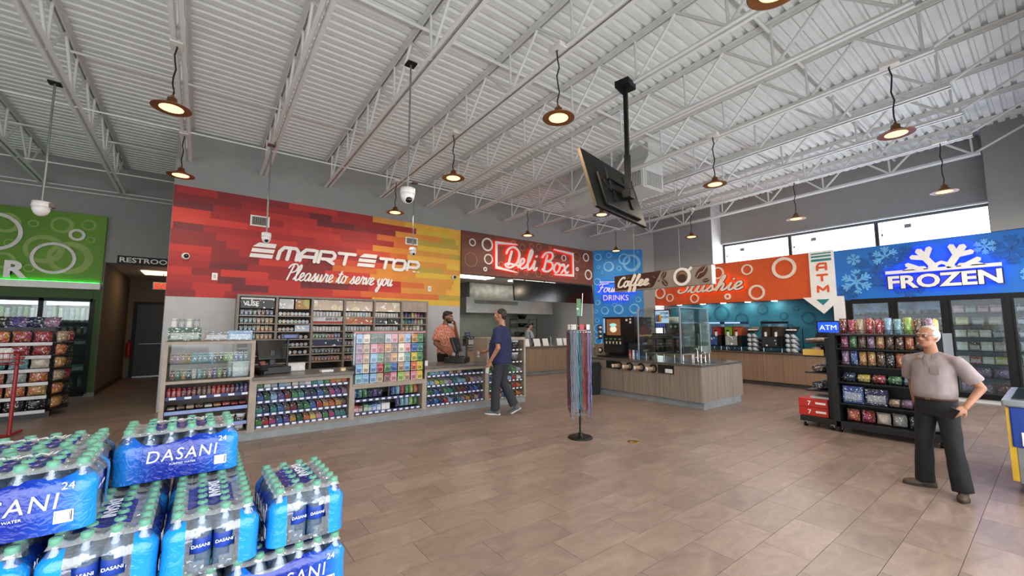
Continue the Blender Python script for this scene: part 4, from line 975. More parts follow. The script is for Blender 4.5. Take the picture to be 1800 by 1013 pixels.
tkc = ['light blue','cream','dark green','charcoal','silver','pink','amber','light blue','amber','green', 'mauve','tan','pink','red','amber','brown','cream','pink','blue','teal', 'mauve','tan','light blue','green','brown','amber','cream','teal','yellow','green', 'light blue','cream','light blue','red','green','blue','tan','light blue','orange','yellow', 'aqua','light blue','light blue','tan','dark red','pink','lime','tan','pink','yellow']
for r in range(5):
    for c in range(10):
        col = c//2; x = 0.04 + col*0.228 + (c % 2)*0.108 + 0.056
        o = link('ticket', tk_me, ld, (x, 0.044, 0.645-r*0.156), (0,0,0), (0.102,1/8,0.14)); o.color = lin(_P[tkc[r*10+c]])
for c in range(6): MB().box(0.026+c*0.228, 0.036+c*0.228, 0.03, 0.05, 0.02, 0.8).build('column_divider', M_black, ld)
MB().box(0.02, 1.18, 0.018, 0.022, 0.02, 0.8).build('clear_cover', glassy('ticket_cover', '#ffffff', 0.0), ld)
# ================================================================== BACK BAR
bb = thing('back_bar', 'wood tobacco shelving in six bays against the red mural wall', 'shelving', (0.52, 9.25, 0))
bw = 0.643; BZ = [1.735, 1.58, 1.425, 1.27, 1.115, 0.96, 0.80, 0.62]
for k in range(7): MB().box(k*bw-0.02, k*bw+0.02, 0, 0.48, 0, 2.13).build('upright', M_cw, bb)
MB().box(0.02, 6*bw-0.02, 0.45, 0.48, 0, 2.13).build('back_panel', M_in, bb)
for k in range(6):
    MB().box(k*bw+0.02, (k+1)*bw-0.02, 0, 0.45, 2.09, 2.13).build('top_panel', M_cw, bb)
    for z in BZ: MB().box(k*bw+0.02, (k+1)*bw-0.02, 0.02, 0.45, z-0.02, z).build('shelf', M_edge, bb)
    MB().box(k*bw+0.02, (k+1)*bw-0.02, 0.0, 0.45, 0, 0.5).build('base_panel', M_cw, bb)
def poster(x, z, w_, h, colour, nm='header_poster', light=False):
    o = MB().box(0, w_, -0.012, 0, 0, h).build(nm, O_light if light else O_print, bb, (x, 0.06, z)); o.color = lin(PAL[colour]); return o
hp = poster(0.04, 1.87, bw-0.08, 0.21, 'charcoal')
MB().box(0.0, bw-0.08, -0.016, -0.012, 0.17, 0.2).build('white_band', M_paper, hp)
text_obj('lettering', 'VUSE', 0.12, 0.004, M_sign, hp, (0.17, -0.015, 0.05), width=0.26, bold=0.003)
poster(bw+0.04, 1.87, 0.26, 0.2, 'silver', light=True); poster(bw+0.33, 1.87, 0.26, 0.2, 'amber')
for k in (2,3,4): poster(k*bw+0.03, 1.86, bw-0.06, 0.22, 'amber', light=True)
pk = MB().box(5*bw+0.02, 6*bw-0.02, -0.005, 0.02, 1.87, 2.1).build('blank_header', M_edge, bb)
sv = poster(2*bw+0.03, 1.58, bw-0.06, 0.135, 'silver', 'sale_poster', True)
MB().box(0, bw-0.06, -0.015, -0.012, 0, 0.05).build('red_band', mat('red_poster_band', '#9c2c24', 0.5), sv)
text_obj('lettering', 'SAVE 2.20', 0.07, 0.003, M_black, sv, (0.36, -0.015, 0.07), width=0.24, bold=0.002)
poster(3*bw+0.03, 1.58, bw-0.06, 0.135, 'orange', 'row_poster'); poster(4*bw+0.03, 1.58, 0.28, 0.135, 'charcoal', 'row_poster'); poster(4*bw+0.33, 1.58, 0.27, 0.135, 'black', 'row_poster')
poster(2*bw+0.03, 1.115, bw-0.06, 0.13, 'navy', 'row_poster'); poster(bw+0.34, 1.425, 0.27, 0.12, 'light blue', 'row_poster', True)
FB = Frame((0.52, 9.25, 0), 0.0)
baynm = ['first bay', 'second bay', 'third bay', 'fourth bay', 'fifth bay', 'sixth bay']
def bay(k, zi, tm, noun, cols, size, group, y=0.14):
    row(FB, tm, noun.replace(' ', '_'), noun.split()[-1], noun, cols, k*bw+0.04, (k+1)*bw-0.04, y, BZ[zi], size, 'on shelf %s of the back bar %s' % (['one','two','three','four','five','six','seven','eight'][zi], baynm[k]), group, 0, 0.06)
GB = 'tobacco goods on the back bar'
for zi, cs in ((0,['blue','blue','navy','teal','dark red','dark red','navy','blue']),(1,['teal','teal','teal','teal','amber','brown','amber','amber']),(2,['teal','teal','teal','teal','amber','amber','amber','amber']),(3,['teal','charcoal','teal','teal','amber','amber','amber','amber'])):
    bay(0, zi, 'pack', 'vapour pack', cs, (0.062,0.03,0.10), GB)
for zi, cs in ((0,['white','tan','charcoal','pink','light blue','silver','light blue','white']),(1,['lime','yellow','light blue','silver','green','light blue','aqua','light blue']),(2,['orange','green','red','blue']),(3,['dark red','green','green','silver','dark red','dark red']),(4,['teal','aqua','aqua','blue','mauve','charcoal','dark green']),(5,['silver','blue','white','dark red','blue','silver'])):
    if zi == 2:
        row(FB, 'tin', 'round_tin', 'tin', 'round tin', cs, bw+0.04, bw+0.33, 0.1, BZ[zi], (0.07,0.03,0.07), 'on shelf three of the back bar second bay', GB)
    else: bay(1, zi, 'tin', 'round tin', cs, (0.07,0.03,0.07), GB, 0.1)
pc = ['white','white','white','silver','white','cream','white','white','light blue']
for k in (2,3,4):
    for zi in (0,2,3,5):
        if zi == 3: cs = [['green','lime','teal','teal','grey','red','red','blue','blue'],['teal','dark green','green','blue','navy','red','white','red','navy'],['dark green','teal','dark green','light blue','teal','dark green','green','teal','dark green']][k-2]
        elif zi == 5: cs = ['charcoal','teal','charcoal','teal','navy','charcoal','teal','charcoal','charcoal']
        else: cs = [rnd.choice(pc) for _ in range(9)]
        bay(k, zi, 'pack', 'cigarette pack', cs, (0.056,0.025,0.092), GB)
    if k > 2: bay(k, 4, 'pack', 'cigarette pack', [rnd.choice(['charcoal','pink','brown','grey']) for _ in range(8)], (0.058,0.025,0.09), GB)
    bay(k, 6, 'pack', 'cigarette pack', [rnd.choice(['red','orange','tan','mauve','white']) for _ in range(9)], (0.056,0.025,0.092), GB)
for zi, cs in ((0,['charcoal','purple','navy','yellow','pink','magenta','charcoal']),(1,['aqua','green','blue','teal','pink','lime','white']),(2,['brown','amber','brown','tan','cream','brown']),(3,['charcoal','brown','charcoal','dark red']),(4,['dark red','charcoal','red','brown']),(5,['red','dark red','red','red']),(6,['red','white','red','pink','dark red'])):
    bay(5, zi, 'box' if zi > 1 else 'jar', 'cigar box' if zi > 1 else 'lighter jar', cs, (0.075,0.05,0.11), GB)
# ================================================================== REGISTERS
M_pos = mat('black_register_plastic', '#1b1c1e', 0.35, var=0.08)
def register(loc, rz, label):
    t = thing('cash_register', label, 'cash register', loc, rz, 'black cash registers on the counter')
    MB().bevbox(-0.2,0.2,-0.2,0.2,0,0.1,0.01).build('cash_drawer', M_pos, t)
    MB().bevbox(-0.13,0.13,-0.1,0.12,0.1,0.12,0.008).build('stand_foot', M_pos, t)
    me = MB().bevbox(-0.035,0.035,-0.03,0.03,0.1,0.34,0.01).mesh('stand_neck', M_pos); link('stand_neck', me, t)
    me = MB().bevbox(-0.2,0.2,-0.02,0.035,-0.15,0.15,0.012).mesh('terminal_screen', M_pos); link('terminal_screen', me, t, (0,0.02,0.34), (-0.35,0,0))
    me = MB().box(-0.185,0.185,0.035,0.038,-0.135,0.135).mesh('screen_face', mat('dark_screen', '#0a0b0d', 0.12)); link('screen_face', me, t, (0,0.02,0.34), (-0.35,0,0))
    MB().cyl((0.16,-0.14,0.1),(0.16,-0.14,0.52),0.018,n=10).build('display_pole', M_pos, t)
    MB().bevbox(0.05,0.31,-0.17,-0.12,0.5,0.58,0.01).build('customer_display', mat('navy_display_plastic', '#15172a', 0.25), t)
    MB().box(0.09,0.27,-0.172,-0.17,0.52,0.56).build('display_glass', mat('display_glow', '#4a5f9c', 0.2), t)
    return t
register((0.86, 7.1, 0.826), 0.25, 'black cash register beside the glass case with pole display')
register((4.0, 7.08, 0.826), 0.75, 'black cash register in front of the cashier')
cr = thing('card_reader', 'black card reader on a stand beside the glass case', 'card reader', (0.72, 6.78, 0.826), 0.3)
MB().lathe([(0,0),(0.05,0),(0.05,0.012),(0.02,0.02),(0.015,0.1),(0,0.1)],12).build('stand', M_pos, cr)
MB().bevbox(-0.045,0.045,-0.09,0.09,-0.015,0.02,0.008).build('keypad_body', M_pos, cr, (0,0,0.13), (0.7,0,0))
MB().box(-0.033,0.033,0.0,0.07,0.02,0.023).build('keypad_screen', mat('keypad_screen', '#8a5a4a', 0.3), cr, (0,0,0.13), (0.7,0,0))
for (x, y, c, sz, lab) in ((1.55,6.75,'white',(0.17,0.12,0.03),'stack of white papers on the counter before the ticket display'),(1.78,6.72,'yellow',(0.07,0.05,0.05),'yellow lighter carton on the counter beside the ticket display'),(1.2,7.2,'white',(0.25,0.1,0.12),'white printed carton behind the first cash register')):
    put('box','counter_box','carton',sz,(x,y,0.826),0.1,c,lab,'loose cartons on the counter')
put('box','pen_carton','carton',(0.06,0.05,0.09),(3.16,6.7,0.826),0,'white','small white and red carton beside the ticket display panel','loose cartons on the counter')
# ---- deli counter in the opening
M_lw = woodmat('light_brown_laminate', '#7d6853', '#9a826a', 0.7, True, 0.5)
dc = thing('deli_counter', 'light wood deli counter with stone top under the menu screens', 'counter', (5.6, 10.1, 0))
for k in range(6): MB().box(k*0.88, (k+1)*0.88-0.006, 0, 0.02, 0.1, 0.84).build('front_panel', M_lw, dc)
MB().box(0, 5.28, 0.02, 0.6, 0.1, 0.84).build('carcass', M_lw, dc); MB().box(0, 5.28, 0.06, 0.6, 0, 0.1).build('toe_base', M_base, dc)
MB().bevbox(-0.02, 5.3, -0.04, 0.65, 0.84, 0.88, 0.006).build('stone_top', M_top, dc)
for x, w_, lab in ((8.33, 0.2, 'first white menu card from the tall counter end'), (8.75, 0.3, 'second white menu card from the tall counter end'), (9.12, 0.26, 'third white menu card along the deli counter'), (9.75, 0.22, 'fourth white menu card along the deli counter'), (10.05, 0.22, 'menu card nearest the lanyard stand')):
    t = thing('menu_card', lab, 'menu card', (x, 10.22, 0.881), rnd.uniform(-.15,.15), 'menu cards on the deli counter')
    MB().box(-w_/2, w_/2, 0, 0.006, 0.0, 0.26).build('paper', M_paper, t, (0,0,0), (-0.25,0,0))
    MB().box(-w_/2, w_/2, -0.03, 0.04, 0, 0.012).build('holder_foot', mat('dark_red_holder', '#5a2626', 0.4), t)
pl = thing('plant_stand', 'chrome wire stand on the deli counter between the menu cards', 'stand', (9.4, 10.3, 0.881))
b = MB(); b.cyl((0,0,0),(0,0,0.3),0.008,n=6); b.cyl((0,0,0.3),(-0.12,0,0.33),0.008,n=6); b.lathe([(0,0),(0.09,0),(0.09,0.01),(0,0.012)],14); b.build('rod', mat('chrome', '#c8c8c6', 0.15, 1.0), pl)
# kitchen kit seen over the counter
kt = thing('prep_table', 'stainless prep table along the kitchen line', 'table', (6.2, 11.6, 0))
MB().box(0,4.4,0,0.8,0.86,0.9).build('table_top', M_ss, kt); MB().box(0.05,4.35,0.1,0.75,0.3,0.33).build('under_shelf', M_ss, kt)
for x in (0.05,2.2,4.3):
    for y in (0.05,0.72): MB().box(x,x+0.05,y,y+0.05,0,0.86).build('leg', M_ss, kt)
wr_ = thing('wire_rack', 'grey wire rack of trays at the kitchen end', 'rack', (9.6, 12.4, 0))
for z in (0.4,0.8,1.15,1.5,1.8):
    s = MB().box(0,1.0,0,0.5,z,z+0.02).build('shelf', mat('rack_steel', '#6d706c', 0.4, 0.6), wr_)
for x in (0,0.97):
    for y in (0,0.47): MB().box(x,x+0.03,y,y+0.03,0,1.85).build('post', mat('rack_steel', '#6d706c', 0.4, 0.6), wr_)
for k, (x, z) in enumerate(((9.85,1.17),(10.3,1.17),(9.95,1.52),(10.35,1.52),(10.0,1.83),(10.3,0.83))):
    o = MB().lathe([(0,0),(0.12,0),(0.2,0.14),(0.19,0.14),(0.11,0.02),(0,0.02)],18).build('mixing_bowl', mat('dark_pan', '#26282a', 0.35, 0.7), None, (x,12.62,z)); tag(o, 'dark pan, %s one on the kitchen wire rack' % ORD[k], 'pan', 'pans on the wire rack')
for k, (x, y, z, c, sz, lab) in enumerate(((6.6,11.9,0.9,'brown',(0.22,0.2,0.42),'brown dispenser on the prep table nearest the cash desk'),(7.15,11.9,0.9,'black',(0.3,0.25,0.3),'black slicer box on the prep table'),(7.7,11.8,0.9,'dark green',(0.3,0.2,0.15),'dark green tray of vegetables on the prep table'),(8.0,11.85,0.9,'cream',(0.25,0.2,0.12),'cream tub on the prep table behind the customer'),(8.55,11.8,0.9,'white',(0.35,0.3,0.12),'white tray on the prep table near the worker'))):
    put('box','kitchen_item','kitchen item',sz,(x,y,z),rnd.uniform(-.3,.3),c,lab,'kit on the prep table')
ps = thing('order_screen', 'black order screen with red back on the deli counter', 'screen', (7.95, 10.4, 0.881), 0.5)
MB().bevbox(-0.12,0.12,-0.1,0.1,0,0.03,0.008).build('foot', M_pos, ps); MB().bevbox(-0.16,0.16,-0.02,0.02,0,0.46,0.01).build('panel', M_pos, ps, (0,0,0.05), (0.25,0,0)); MB().box(-0.1,0.1,0.02,0.024,0.1,0.4).build('label', mat('dusty_pink_label', '#a06a6a', 0.5), ps, (0,0,0.05), (0.25,0,0))
lp = thing('easel_sign', 'small white framed easel sign beside the second register', 'sign', (4.3, 7.28, 0.826), 0.2)
b = MB(); b.box(-0.09,0.09,0,0.01,0,0.3); b.build('board', mat('grey_easel_board','#8d8f92',0.5), lp, (0,0,0), (-0.2,0,0)); b = MB(); b.box(-0.1,-0.09,-0.005,0.015,0,0.31); b.box(0.09,0.1,-0.005,0.015,0,0.31); b.build('frame', M_edge, lp, (0,0,0), (-0.2,0,0))
# ================================================================== COFFEE ISLAND
FI = Frame((7.33, 0, 0), -PI/2)
M_iw = woodmat('taupe_island_laminate', '#75685c', '#95877a', 0.7, True, 0.5)
M_it = mat('charcoal_island_top', '#57524e', 0.22, var=0.15, scale=25)
M_chr = mat('chrome', '#c8c8c6', 0.15, 1.0); M_clear = glassy('acrylic_screen', '#eef6f4', 0.06)
isl = thing('coffee_island', 'wood fronted coffee island with dark stone top and cup openings', 'island', (7.33, 0, 0), -PI/2)
MB().box(-7.0, -3.99, 0.06, 1.52, 0, 0.13).build('toe_base', M_base, isl)
MB().box(-7.0, -4.0, 0.02, 1.6, 0.13, 0.775).build('carcass', M_iw, isl)
for a, b_ in ((-7.0,-6.37),(-6.37,-5.74),(-5.74,-5.13),(-5.13,-4.51)): MB().box(a+0.003, b_-0.003, 0, 0.02, 0.13, 0.575).build('door', M_iw, isl)
MB().box(-4.508, -3.99, 0, 0.02, 0.13, 0.775).build('end_panel', M_iw, isl)
for k in range(3): MB().box(-4.0, -3.985, 0.02+k*0.53, 0.545+k*0.53, 0.13, 0.775).build('side_panel', M_iw, isl)
MB().box(-7.0, -4.51, 0.004, 0.02, 0.58, 0.775).build('cup_fascia', M_iw, isl)
M_void = mat('dark_recess', '#0d0d0e', 0.8)
for a, b_ in ((-6.2,-5.9),(-4.88,-4.53)): MB().box(a, b_, 0.0, 0.006, 0.595, 0.76).build('recess', M_void, isl)
MB().bevbox(-4.72, -4.56, -0.006, 0.03, 0.61, 0.69, 0.01).build('napkin_stack', M_paper, isl)
for y in (5.84, 5.56, 5.27, 4.98):
    MB().ring(-y, 0.675, 0.055, 0.085, -0.012, 0.006, 24).build('cup_collar', M_black, isl)
    me = MB().lathe([(0,0),(0.04,0),(0.043,0.01),(0.043,0.02),(0.036,0.13),(0,0.13)], 16).mesh('cup_stack', [mat('kraft_cup', '#9a8068', 0.6)]); me.transform(Matrix.Rotation(PI/2,4,'X')); 
    c = link('cup_stack', me, isl, (-y-0.03, 0.0, 0.665), (0,0,-0.35))
    me = MB().lathe([(0,0),(0.041,0),(0.041,0.008),(0,0.008)], 16).mesh('cup_base', [M_paper]); me.transform(Matrix.Rotation(PI/2,4,'X')); link('cup_base', me, c, (0,-0.13,0))
MB().bevbox(-7.03, -3.95, -0.03, 1.64, 0.776, 0.815, 0.006).build('stone_top', M_it, isl)
MB().box(-4.5, -4.1, 0.3, 0.75, 0.8155, 0.82).build('sink', mat('sink_steel', '#8a8378', 0.2, 0.9), isl)
# acrylic screen
ac2 = thing('acrylic_screen', 'clear acrylic sneeze screen around the coffee brewers', 'screen', (7.55, 0, 0.816), -PI/2)
MB().box(-5.48, -4.5, 0, 0.008, 0.0, 1.08).build('front_pane', M_clear, ac2); MB().box(-4.508, -4.5, 0, 1.1, 0.3, 1.08).build('side_pane', M_clear, ac2)
M_al = mat('aluminium_post', '#b9bcbc', 0.3, 0.8)
for (x, y) in ((-5.48, 0), (-4.5, 0)): MB().box(x-0.012, x+0.012, y-0.012, y+0.012, 0, 1.09).build('post', M_al, ac2)
MB().box(-5.48, -4.5, -0.008, 0.008, 1.075, 1.09).build('top_rail', M_al, ac2); MB().box(-4.508, -4.492, 0, 1.1, 1.075, 1.09).build('side_rail', M_al, ac2)
MB().prism([(-0.008,0.8),(0.0,0.8),(0.0,1.08),(-0.008,1.08)], 1.08, 1.1).build('corner_post', M_al, ac2, (-4.492,0,0))
# cappuccino machine
M_mc = mat('black_machine_plastic', '#151517', 0.3, var=0.1)
cm = thing('drink_machine', 'tall black hot drink machine with a lit picture panel', 'drink machine', (7.62, 0, 0.816), -PI/2)
MB().bevbox(-6.62, -5.7, 0.12, 0.75, 0.34, 0.93, 0.012).build('cabinet', M_mc, cm)
MB().bevbox(-6.5, -5.95, 0.2, 0.75, 0.02, 0.36, 0.01).build('lower_body', M_mc, cm)
pic = MB().box(-6.5, -6.1, 0.112, 0.12, 0.5, 0.84).build('lit_panel', mat('lit_panel_brown', '#5a3a22', 0.4, emit='#8a5a34', estr=0.6), cm)
MB().box(-6.5, -6.1, 0.108, 0.112, 0.84, 0.88).build('panel_header', mat('panel_header_copper', '#8a5036', 0.4, emit='#7a3a20', estr=0.5), cm)
b = MB(); b.sphere((0,0,0), 0.1, 14, 8, sc=(1,0.06,0.75)); b.build('cup_picture', mat('lit_cup_picture', '#dcd6c4', 0.4, emit='#cfc8b0', estr=0.7), pic, (-6.3,0.11,0.64))
b = MB(); b.sphere((0,0,0), 0.1, 14, 6, sc=(1.05,0.06,0.42)); b.build('foam_picture', mat('lit_foam_picture', '#8fc9c4', 0.4, emit='#8fd0cc', estr=0.7), pic, (-6.3,0.104,0.74))
MB().box(-6.55, -6.0, 0.06, 0.2, 0.1, 0.46).build('nozzle_bank', M_void, cm)
for k in range(5): MB().cyl((-6.46+k*0.1,0.05,0.3),(-6.46+k*0.1,0.05,0.36),0.016,0.02,8).build('nozzle', mat('pale_nozzle', '#c8bfa0', 0.4), cm)
for k in range(4): MB().box(-6.5+k*0.13,-6.44+k*0.13,0.054,0.06,0.4,0.43).build('button', mat('green_button', '#5c8a6a', 0.4), cm)
MB().bevbox(-6.62, -5.95, -0.1, 0.3, 0.0, 0.03, 0.006).build('drip_tray', M_mc, cm)
for (x, z, s) in ((-5.92,0.85,0.05),(-5.82,0.87,0.04),(-5.82,0.8,0.05)): MB().box(x-s/2,x+s/2,0.114,0.12,z-s/2,z+s/2).build('sticker', M_paper, cm)
MB().box(-6.6,-6.55,0.112,0.12,0.55,0.9).build('side_light', mat('pale_blue_side_light', '#8fb4d8', 0.3, emit='#7fa4d0', estr=0.5), cm)
# cup block left of the machine and condiment box
cb = thing('cup_block', 'wood cup dispenser block with a round black opening beside the drink machine', 'cup dispenser', (7.75, 0, 0.816), -PI/2)
MB().bevbox(-6.98, -6.66, 0.1, 0.4, 0, 0.28, 0.006).build('block', M_iw, cb); MB().ring(-6.8, 0.13, 0.04, 0.065, 0.085, 0.1, 20).build('cup_collar', M_black, cb)
me = MB().lathe([(0,0),(0.04,0),(0.04,0.02),(0,0.02)], 16).mesh('cup_base', [M_paper]); me.transform(Matrix.Rotation(PI/2,4,'X')); link('cup_base', me, cb, (-6.8,0.09,0.13))
pb = thing('pastry_stand', 'dark blue tiered stand of wrapped pastries beside the drink machine', 'stand', (7.8, 0, 0.816), -PI/2)
for z in (0.05,0.2,0.36): MB().bevbox(-5.66,-5.5,0.0,0.35,z,z+0.1,0.01).build('tier', mat('navy_tray', '#1c2a52', 0.4), pb)
MB().box(-5.6,-5.56,0.3,0.34,0,0.5).build('post', M_black, pb)
for k in range(3):
    put('bar','wrapped_pastry','pastry',(0.14,0.08,0.07),FI.p(-5.6+0.03*k,0.5+0.11*k,0.816+0.462),FI.rz+0.3,['orange','amber','tan'][k],'%s wrapped pastry on the navy tiered stand' % ['orange','amber','tan'][k],'wrapped pastries')
for k, c in enumerate(('red','white','blue')): put('jar','creamer_bottle','bottle',(0.06,0.06,0.19),FI.p(-5.66+0.09*k,0.16,0.816),FI.rz,c,'%s white capped creamer bottle beside the acrylic screen' % c,'creamer bottles')
# coffee brewers
br = thing('coffee_brewer', 'four station coffee brewer rack of steel servers behind the acrylic screen', 'coffee brewer', (7.72, 0, 0.816), -PI/2)
M_cop = mat('coppery_server_steel', '#8e8078', 0.25, 0.8)
MB().box(-5.45,-4.55,0.0,0.45,0.13,0.15).build('rack_deck', M_ss, br)
for x in (-5.43,-5.0,-4.57):
    for y in (0.02,0.41): MB().cyl((x,y,0),(x,y,0.13),0.014,n=8).build('leg', M_chr, br)
for k in range(4):
    x = -5.34+k*0.225
    s = MB().bevbox(x-0.085,x+0.085,0.06,0.3,0.16,0.47,0.015).build('server', M_mc, br)
    MB().bevbox(x-0.062,x+0.062,0.045,0.06,0.3,0.43,0.006).build('server_plate', M_cop, s)
    MB().cyl((x,0.05,0.22),(x,-0.02,0.2),0.014,n=8).build('tap', M_chr, s); MB().cyl((x,0.03,0.24),(x,0.0,0.3),0.009,n=6).build('tap_lever', M_black, s)
    MB().cyl((x,0.15,0.47),(x,0.15,0.5),0.04,n=10).build('lid', M_black, s)
MB().bevbox(-5.0,-4.6,0.12,0.5,0.5,0.62,0.01).build('brew_head', M_mc, br)
MB().bevbox(-5.0,-4.6,0.1,0.5,0.62,0.77,0.01).build('control_box', M_mc, br)
for k in range(3): MB().box(-4.88+k*0.1,-4.84+k*0.1,0.094,0.1,0.68,0.72).build('indicator', mat('indicator_print', '#9ab89a', 0.4), br)
MB().box(-5.42,-5.06,0.25,0.45,0.15,0.56).build('back_column', M_mc, br)
fb = MB().lathe([(0,0),(0.08,0),(0.13,0.13),(0.125,0.13),(0.075,0.01),(0,0.01)], 20).build('filter_bowl', mat('pale_bowl', '#d8cfc4', 0.5), None, FI.p(-4.87,0.65,1.59)); tag(fb, 'white filter bowl on top of the coffee brewer', 'bowl')
hw = thing('water_tower', 'tall steel hot water tower behind the acrylic screen', 'water dispenser', (8.3, 0, 0.816), -PI/2)
MB().bevbox(-4.80,-4.54,0.1,0.5,0.12,0.78,0.015).build('body', mat('pale_green_steel', '#a9b8ae', 0.25, 0.7), hw)
for x in (-4.77,-4.57):
    for y in (0.13,0.46): MB().cyl((x,y,0),(x,y,0.12),0.014,n=8).build('leg', M_chr, hw)
MB().cyl((-4.67,0.1,0.3),(-4.67,0.02,0.28),0.015,n=8).build('tap', M_chr, hw); MB().box(-4.74,-4.67,0.094,0.1,0.62,0.72).build('label', M_paper, hw)
MB().tube([(-4.6,0.1,0.55),(-4.55,0.03,0.5),(-4.55,0.03,0.3),(-4.6,0.08,0.22)],0.008).build('hose', M_paper, hw)
for (y, x, lab, hgt) in ((4.3, 7.8, 'tall chrome faucet at the island sink', 0.27), (4.2, 7.9, 'short chrome faucet at the island sink', 0.2)):
    t = thing('faucet', lab, 'faucet', (x, y, 0.8205), 0, 'faucets at the island sink')
    MB().lathe([(0,0),(0.025,0),(0.022,0.02),(0.013,0.03),(0,0.03)],12).build('base', M_chr, t)
    MB().tube([(0,0,0.02),(0,0,hgt*0.8),(0.02,0.03,hgt),(0.05,0.08,hgt*0.97),(0.06,0.1,hgt*0.85)],0.012,8).build('spout', M_chr, t); MB().cyl((0,0,0.08),(-0.05,0.02,0.1),0.008,n=6).build('lever', M_chr, t)
tr = thing('trash_bin', 'black swing top trash bin at the island end', 'bin', (7.12, 6.45, 0))
b = MB(); b.prism([(-0.13,0),(0.13,0),(0.16,0.58),(-0.16,0.58)], -0.13, 0.13); b.build('bin_body', mat('charcoal_bin', '#242527', 0.45), tr)
b = MB(); b.prism([(-0.17,0.58),(0.17,0.58),(0.17,0.62),(0.1,0.72),(-0.1,0.72),(-0.17,0.62)], -0.15, 0.15); b.build('swing_lid', mat('charcoal_bin', '#242527', 0.45), tr)
# ---- hanging coffee sign
cs_ = thing('coffee_sign', 'hanging sign reading Coffee with a cup and coffee beans', 'sign', (8.0, 0, 2.36), -PI/2)
M_brn = mat('dark_brown_print', '#3b1d16', 0.5, var=0.15, scale=10); M_bean = mat('coffee_bean_print', '#4e2a20', 0.45); M_crm = mat('cream_print', '#e8e0d2', 0.5); M_beanl = mat('bean_crease_print', '#b8a898', 0.5)
MB().box(-6.44, -4.05, 0, 0.12, 0, 0.38).build('sign_box', mat('taupe_sign_board', '#8e8478', 0.5, var=0.05), cs_)
MB().prism([(-6.44,0.03),(-5.42,0.03),(-5.36,0.07),(-5.16,0.38),(-6.44,0.38)], -0.006, 0).build('name_panel', M_brn, cs_)
MB().box(-4.05,-4.03,0.0,0.12,0,0.38).build('end_cap', M_sign, cs_)
script_mesh('Coffee', 0.86, 0.05, -0.02, -0.006, 0.3, 0.4, 0.26).build('script_lettering', M_crm, cs_, (-6.36,0,0.1))
def bean(x, z, r, a, m_, parent, l=1.6):
    me = MB().sphere((0,0,0), r, 16, 8, sc=(l,0.08,0.9)).mesh('bean_print', [m_]); me.transform(Matrix.Rotation(-a,4,'Y'))
    o = link('bean_print', me, parent, (x,-0.006,z))
    pts = spline([(-r*l*0.9, -0.01), (-r*0.4, r*0.16), (r*0.4, -r*0.16), (r*l*0.9, 0.01)])
    b = MB(); ribbon(b, pts, r*0.14, -r*0.085, -r*0.08); me = b.mesh('crease', [M_beanl]); me.transform(Matrix.Rotation(-a,4,'Y')); link('crease', me, o)
for (x, z, r, a) in ((-5.1,0.28,0.06,1.0),(-5.08,0.11,0.06,-0.8),(-4.25,0.25,0.1,0.7),(-4.17,0.08,0.045,0.1)): bean(x, z, r, a, M_bean, cs_)
for k in range(11): bean(-6.38+k*0.115, 0.07+0.26*((k*7) % 11)/11, 0.026, k*1.3, M_bean if k % 2 else mat('rust_bean_print', '#6d2c20', 0.5), cs_)
cu = MB().ring(-4.67, 0.2, 0.135, 0.19, -0.03, 0.0, 36).build('cup_rim', M_sign, cs_)
me = MB().lathe([(0,0),(0.137,0),(0.137,0.004),(0,0.004)],30).mesh('coffee_print', [mat('coffee_brown_print', '#7d5a3e', 0.5)]); me.transform(Matrix.Rotation(PI/2,4,'X')); o = link('coffee_print', me, cs_, (-4.67,-0.012,0.2))
me = MB().sphere((0,0,0), 0.1, 18, 6, sc=(1.0,0.02,0.9)).mesh('dark_coffee_print', [mat('dark_coffee_print', '#3e2418', 0.5)]); link('dark_coffee_print', me, o, (0.0,-0.006,-0.03))
MB().box(-0.03,0.1,-0.03,0.0,-0.022,0.022).build('cup_handle', M_sign, cs_, (-4.52,0,0.31), (0,-0.75,0))
for y in (5.9, 4.75): MB().cyl((-y,0.06,0.38),(-y,0.06,deck_z(y)-2.36),0.003,n=5).build('hanging_wire', M_al, cs_)
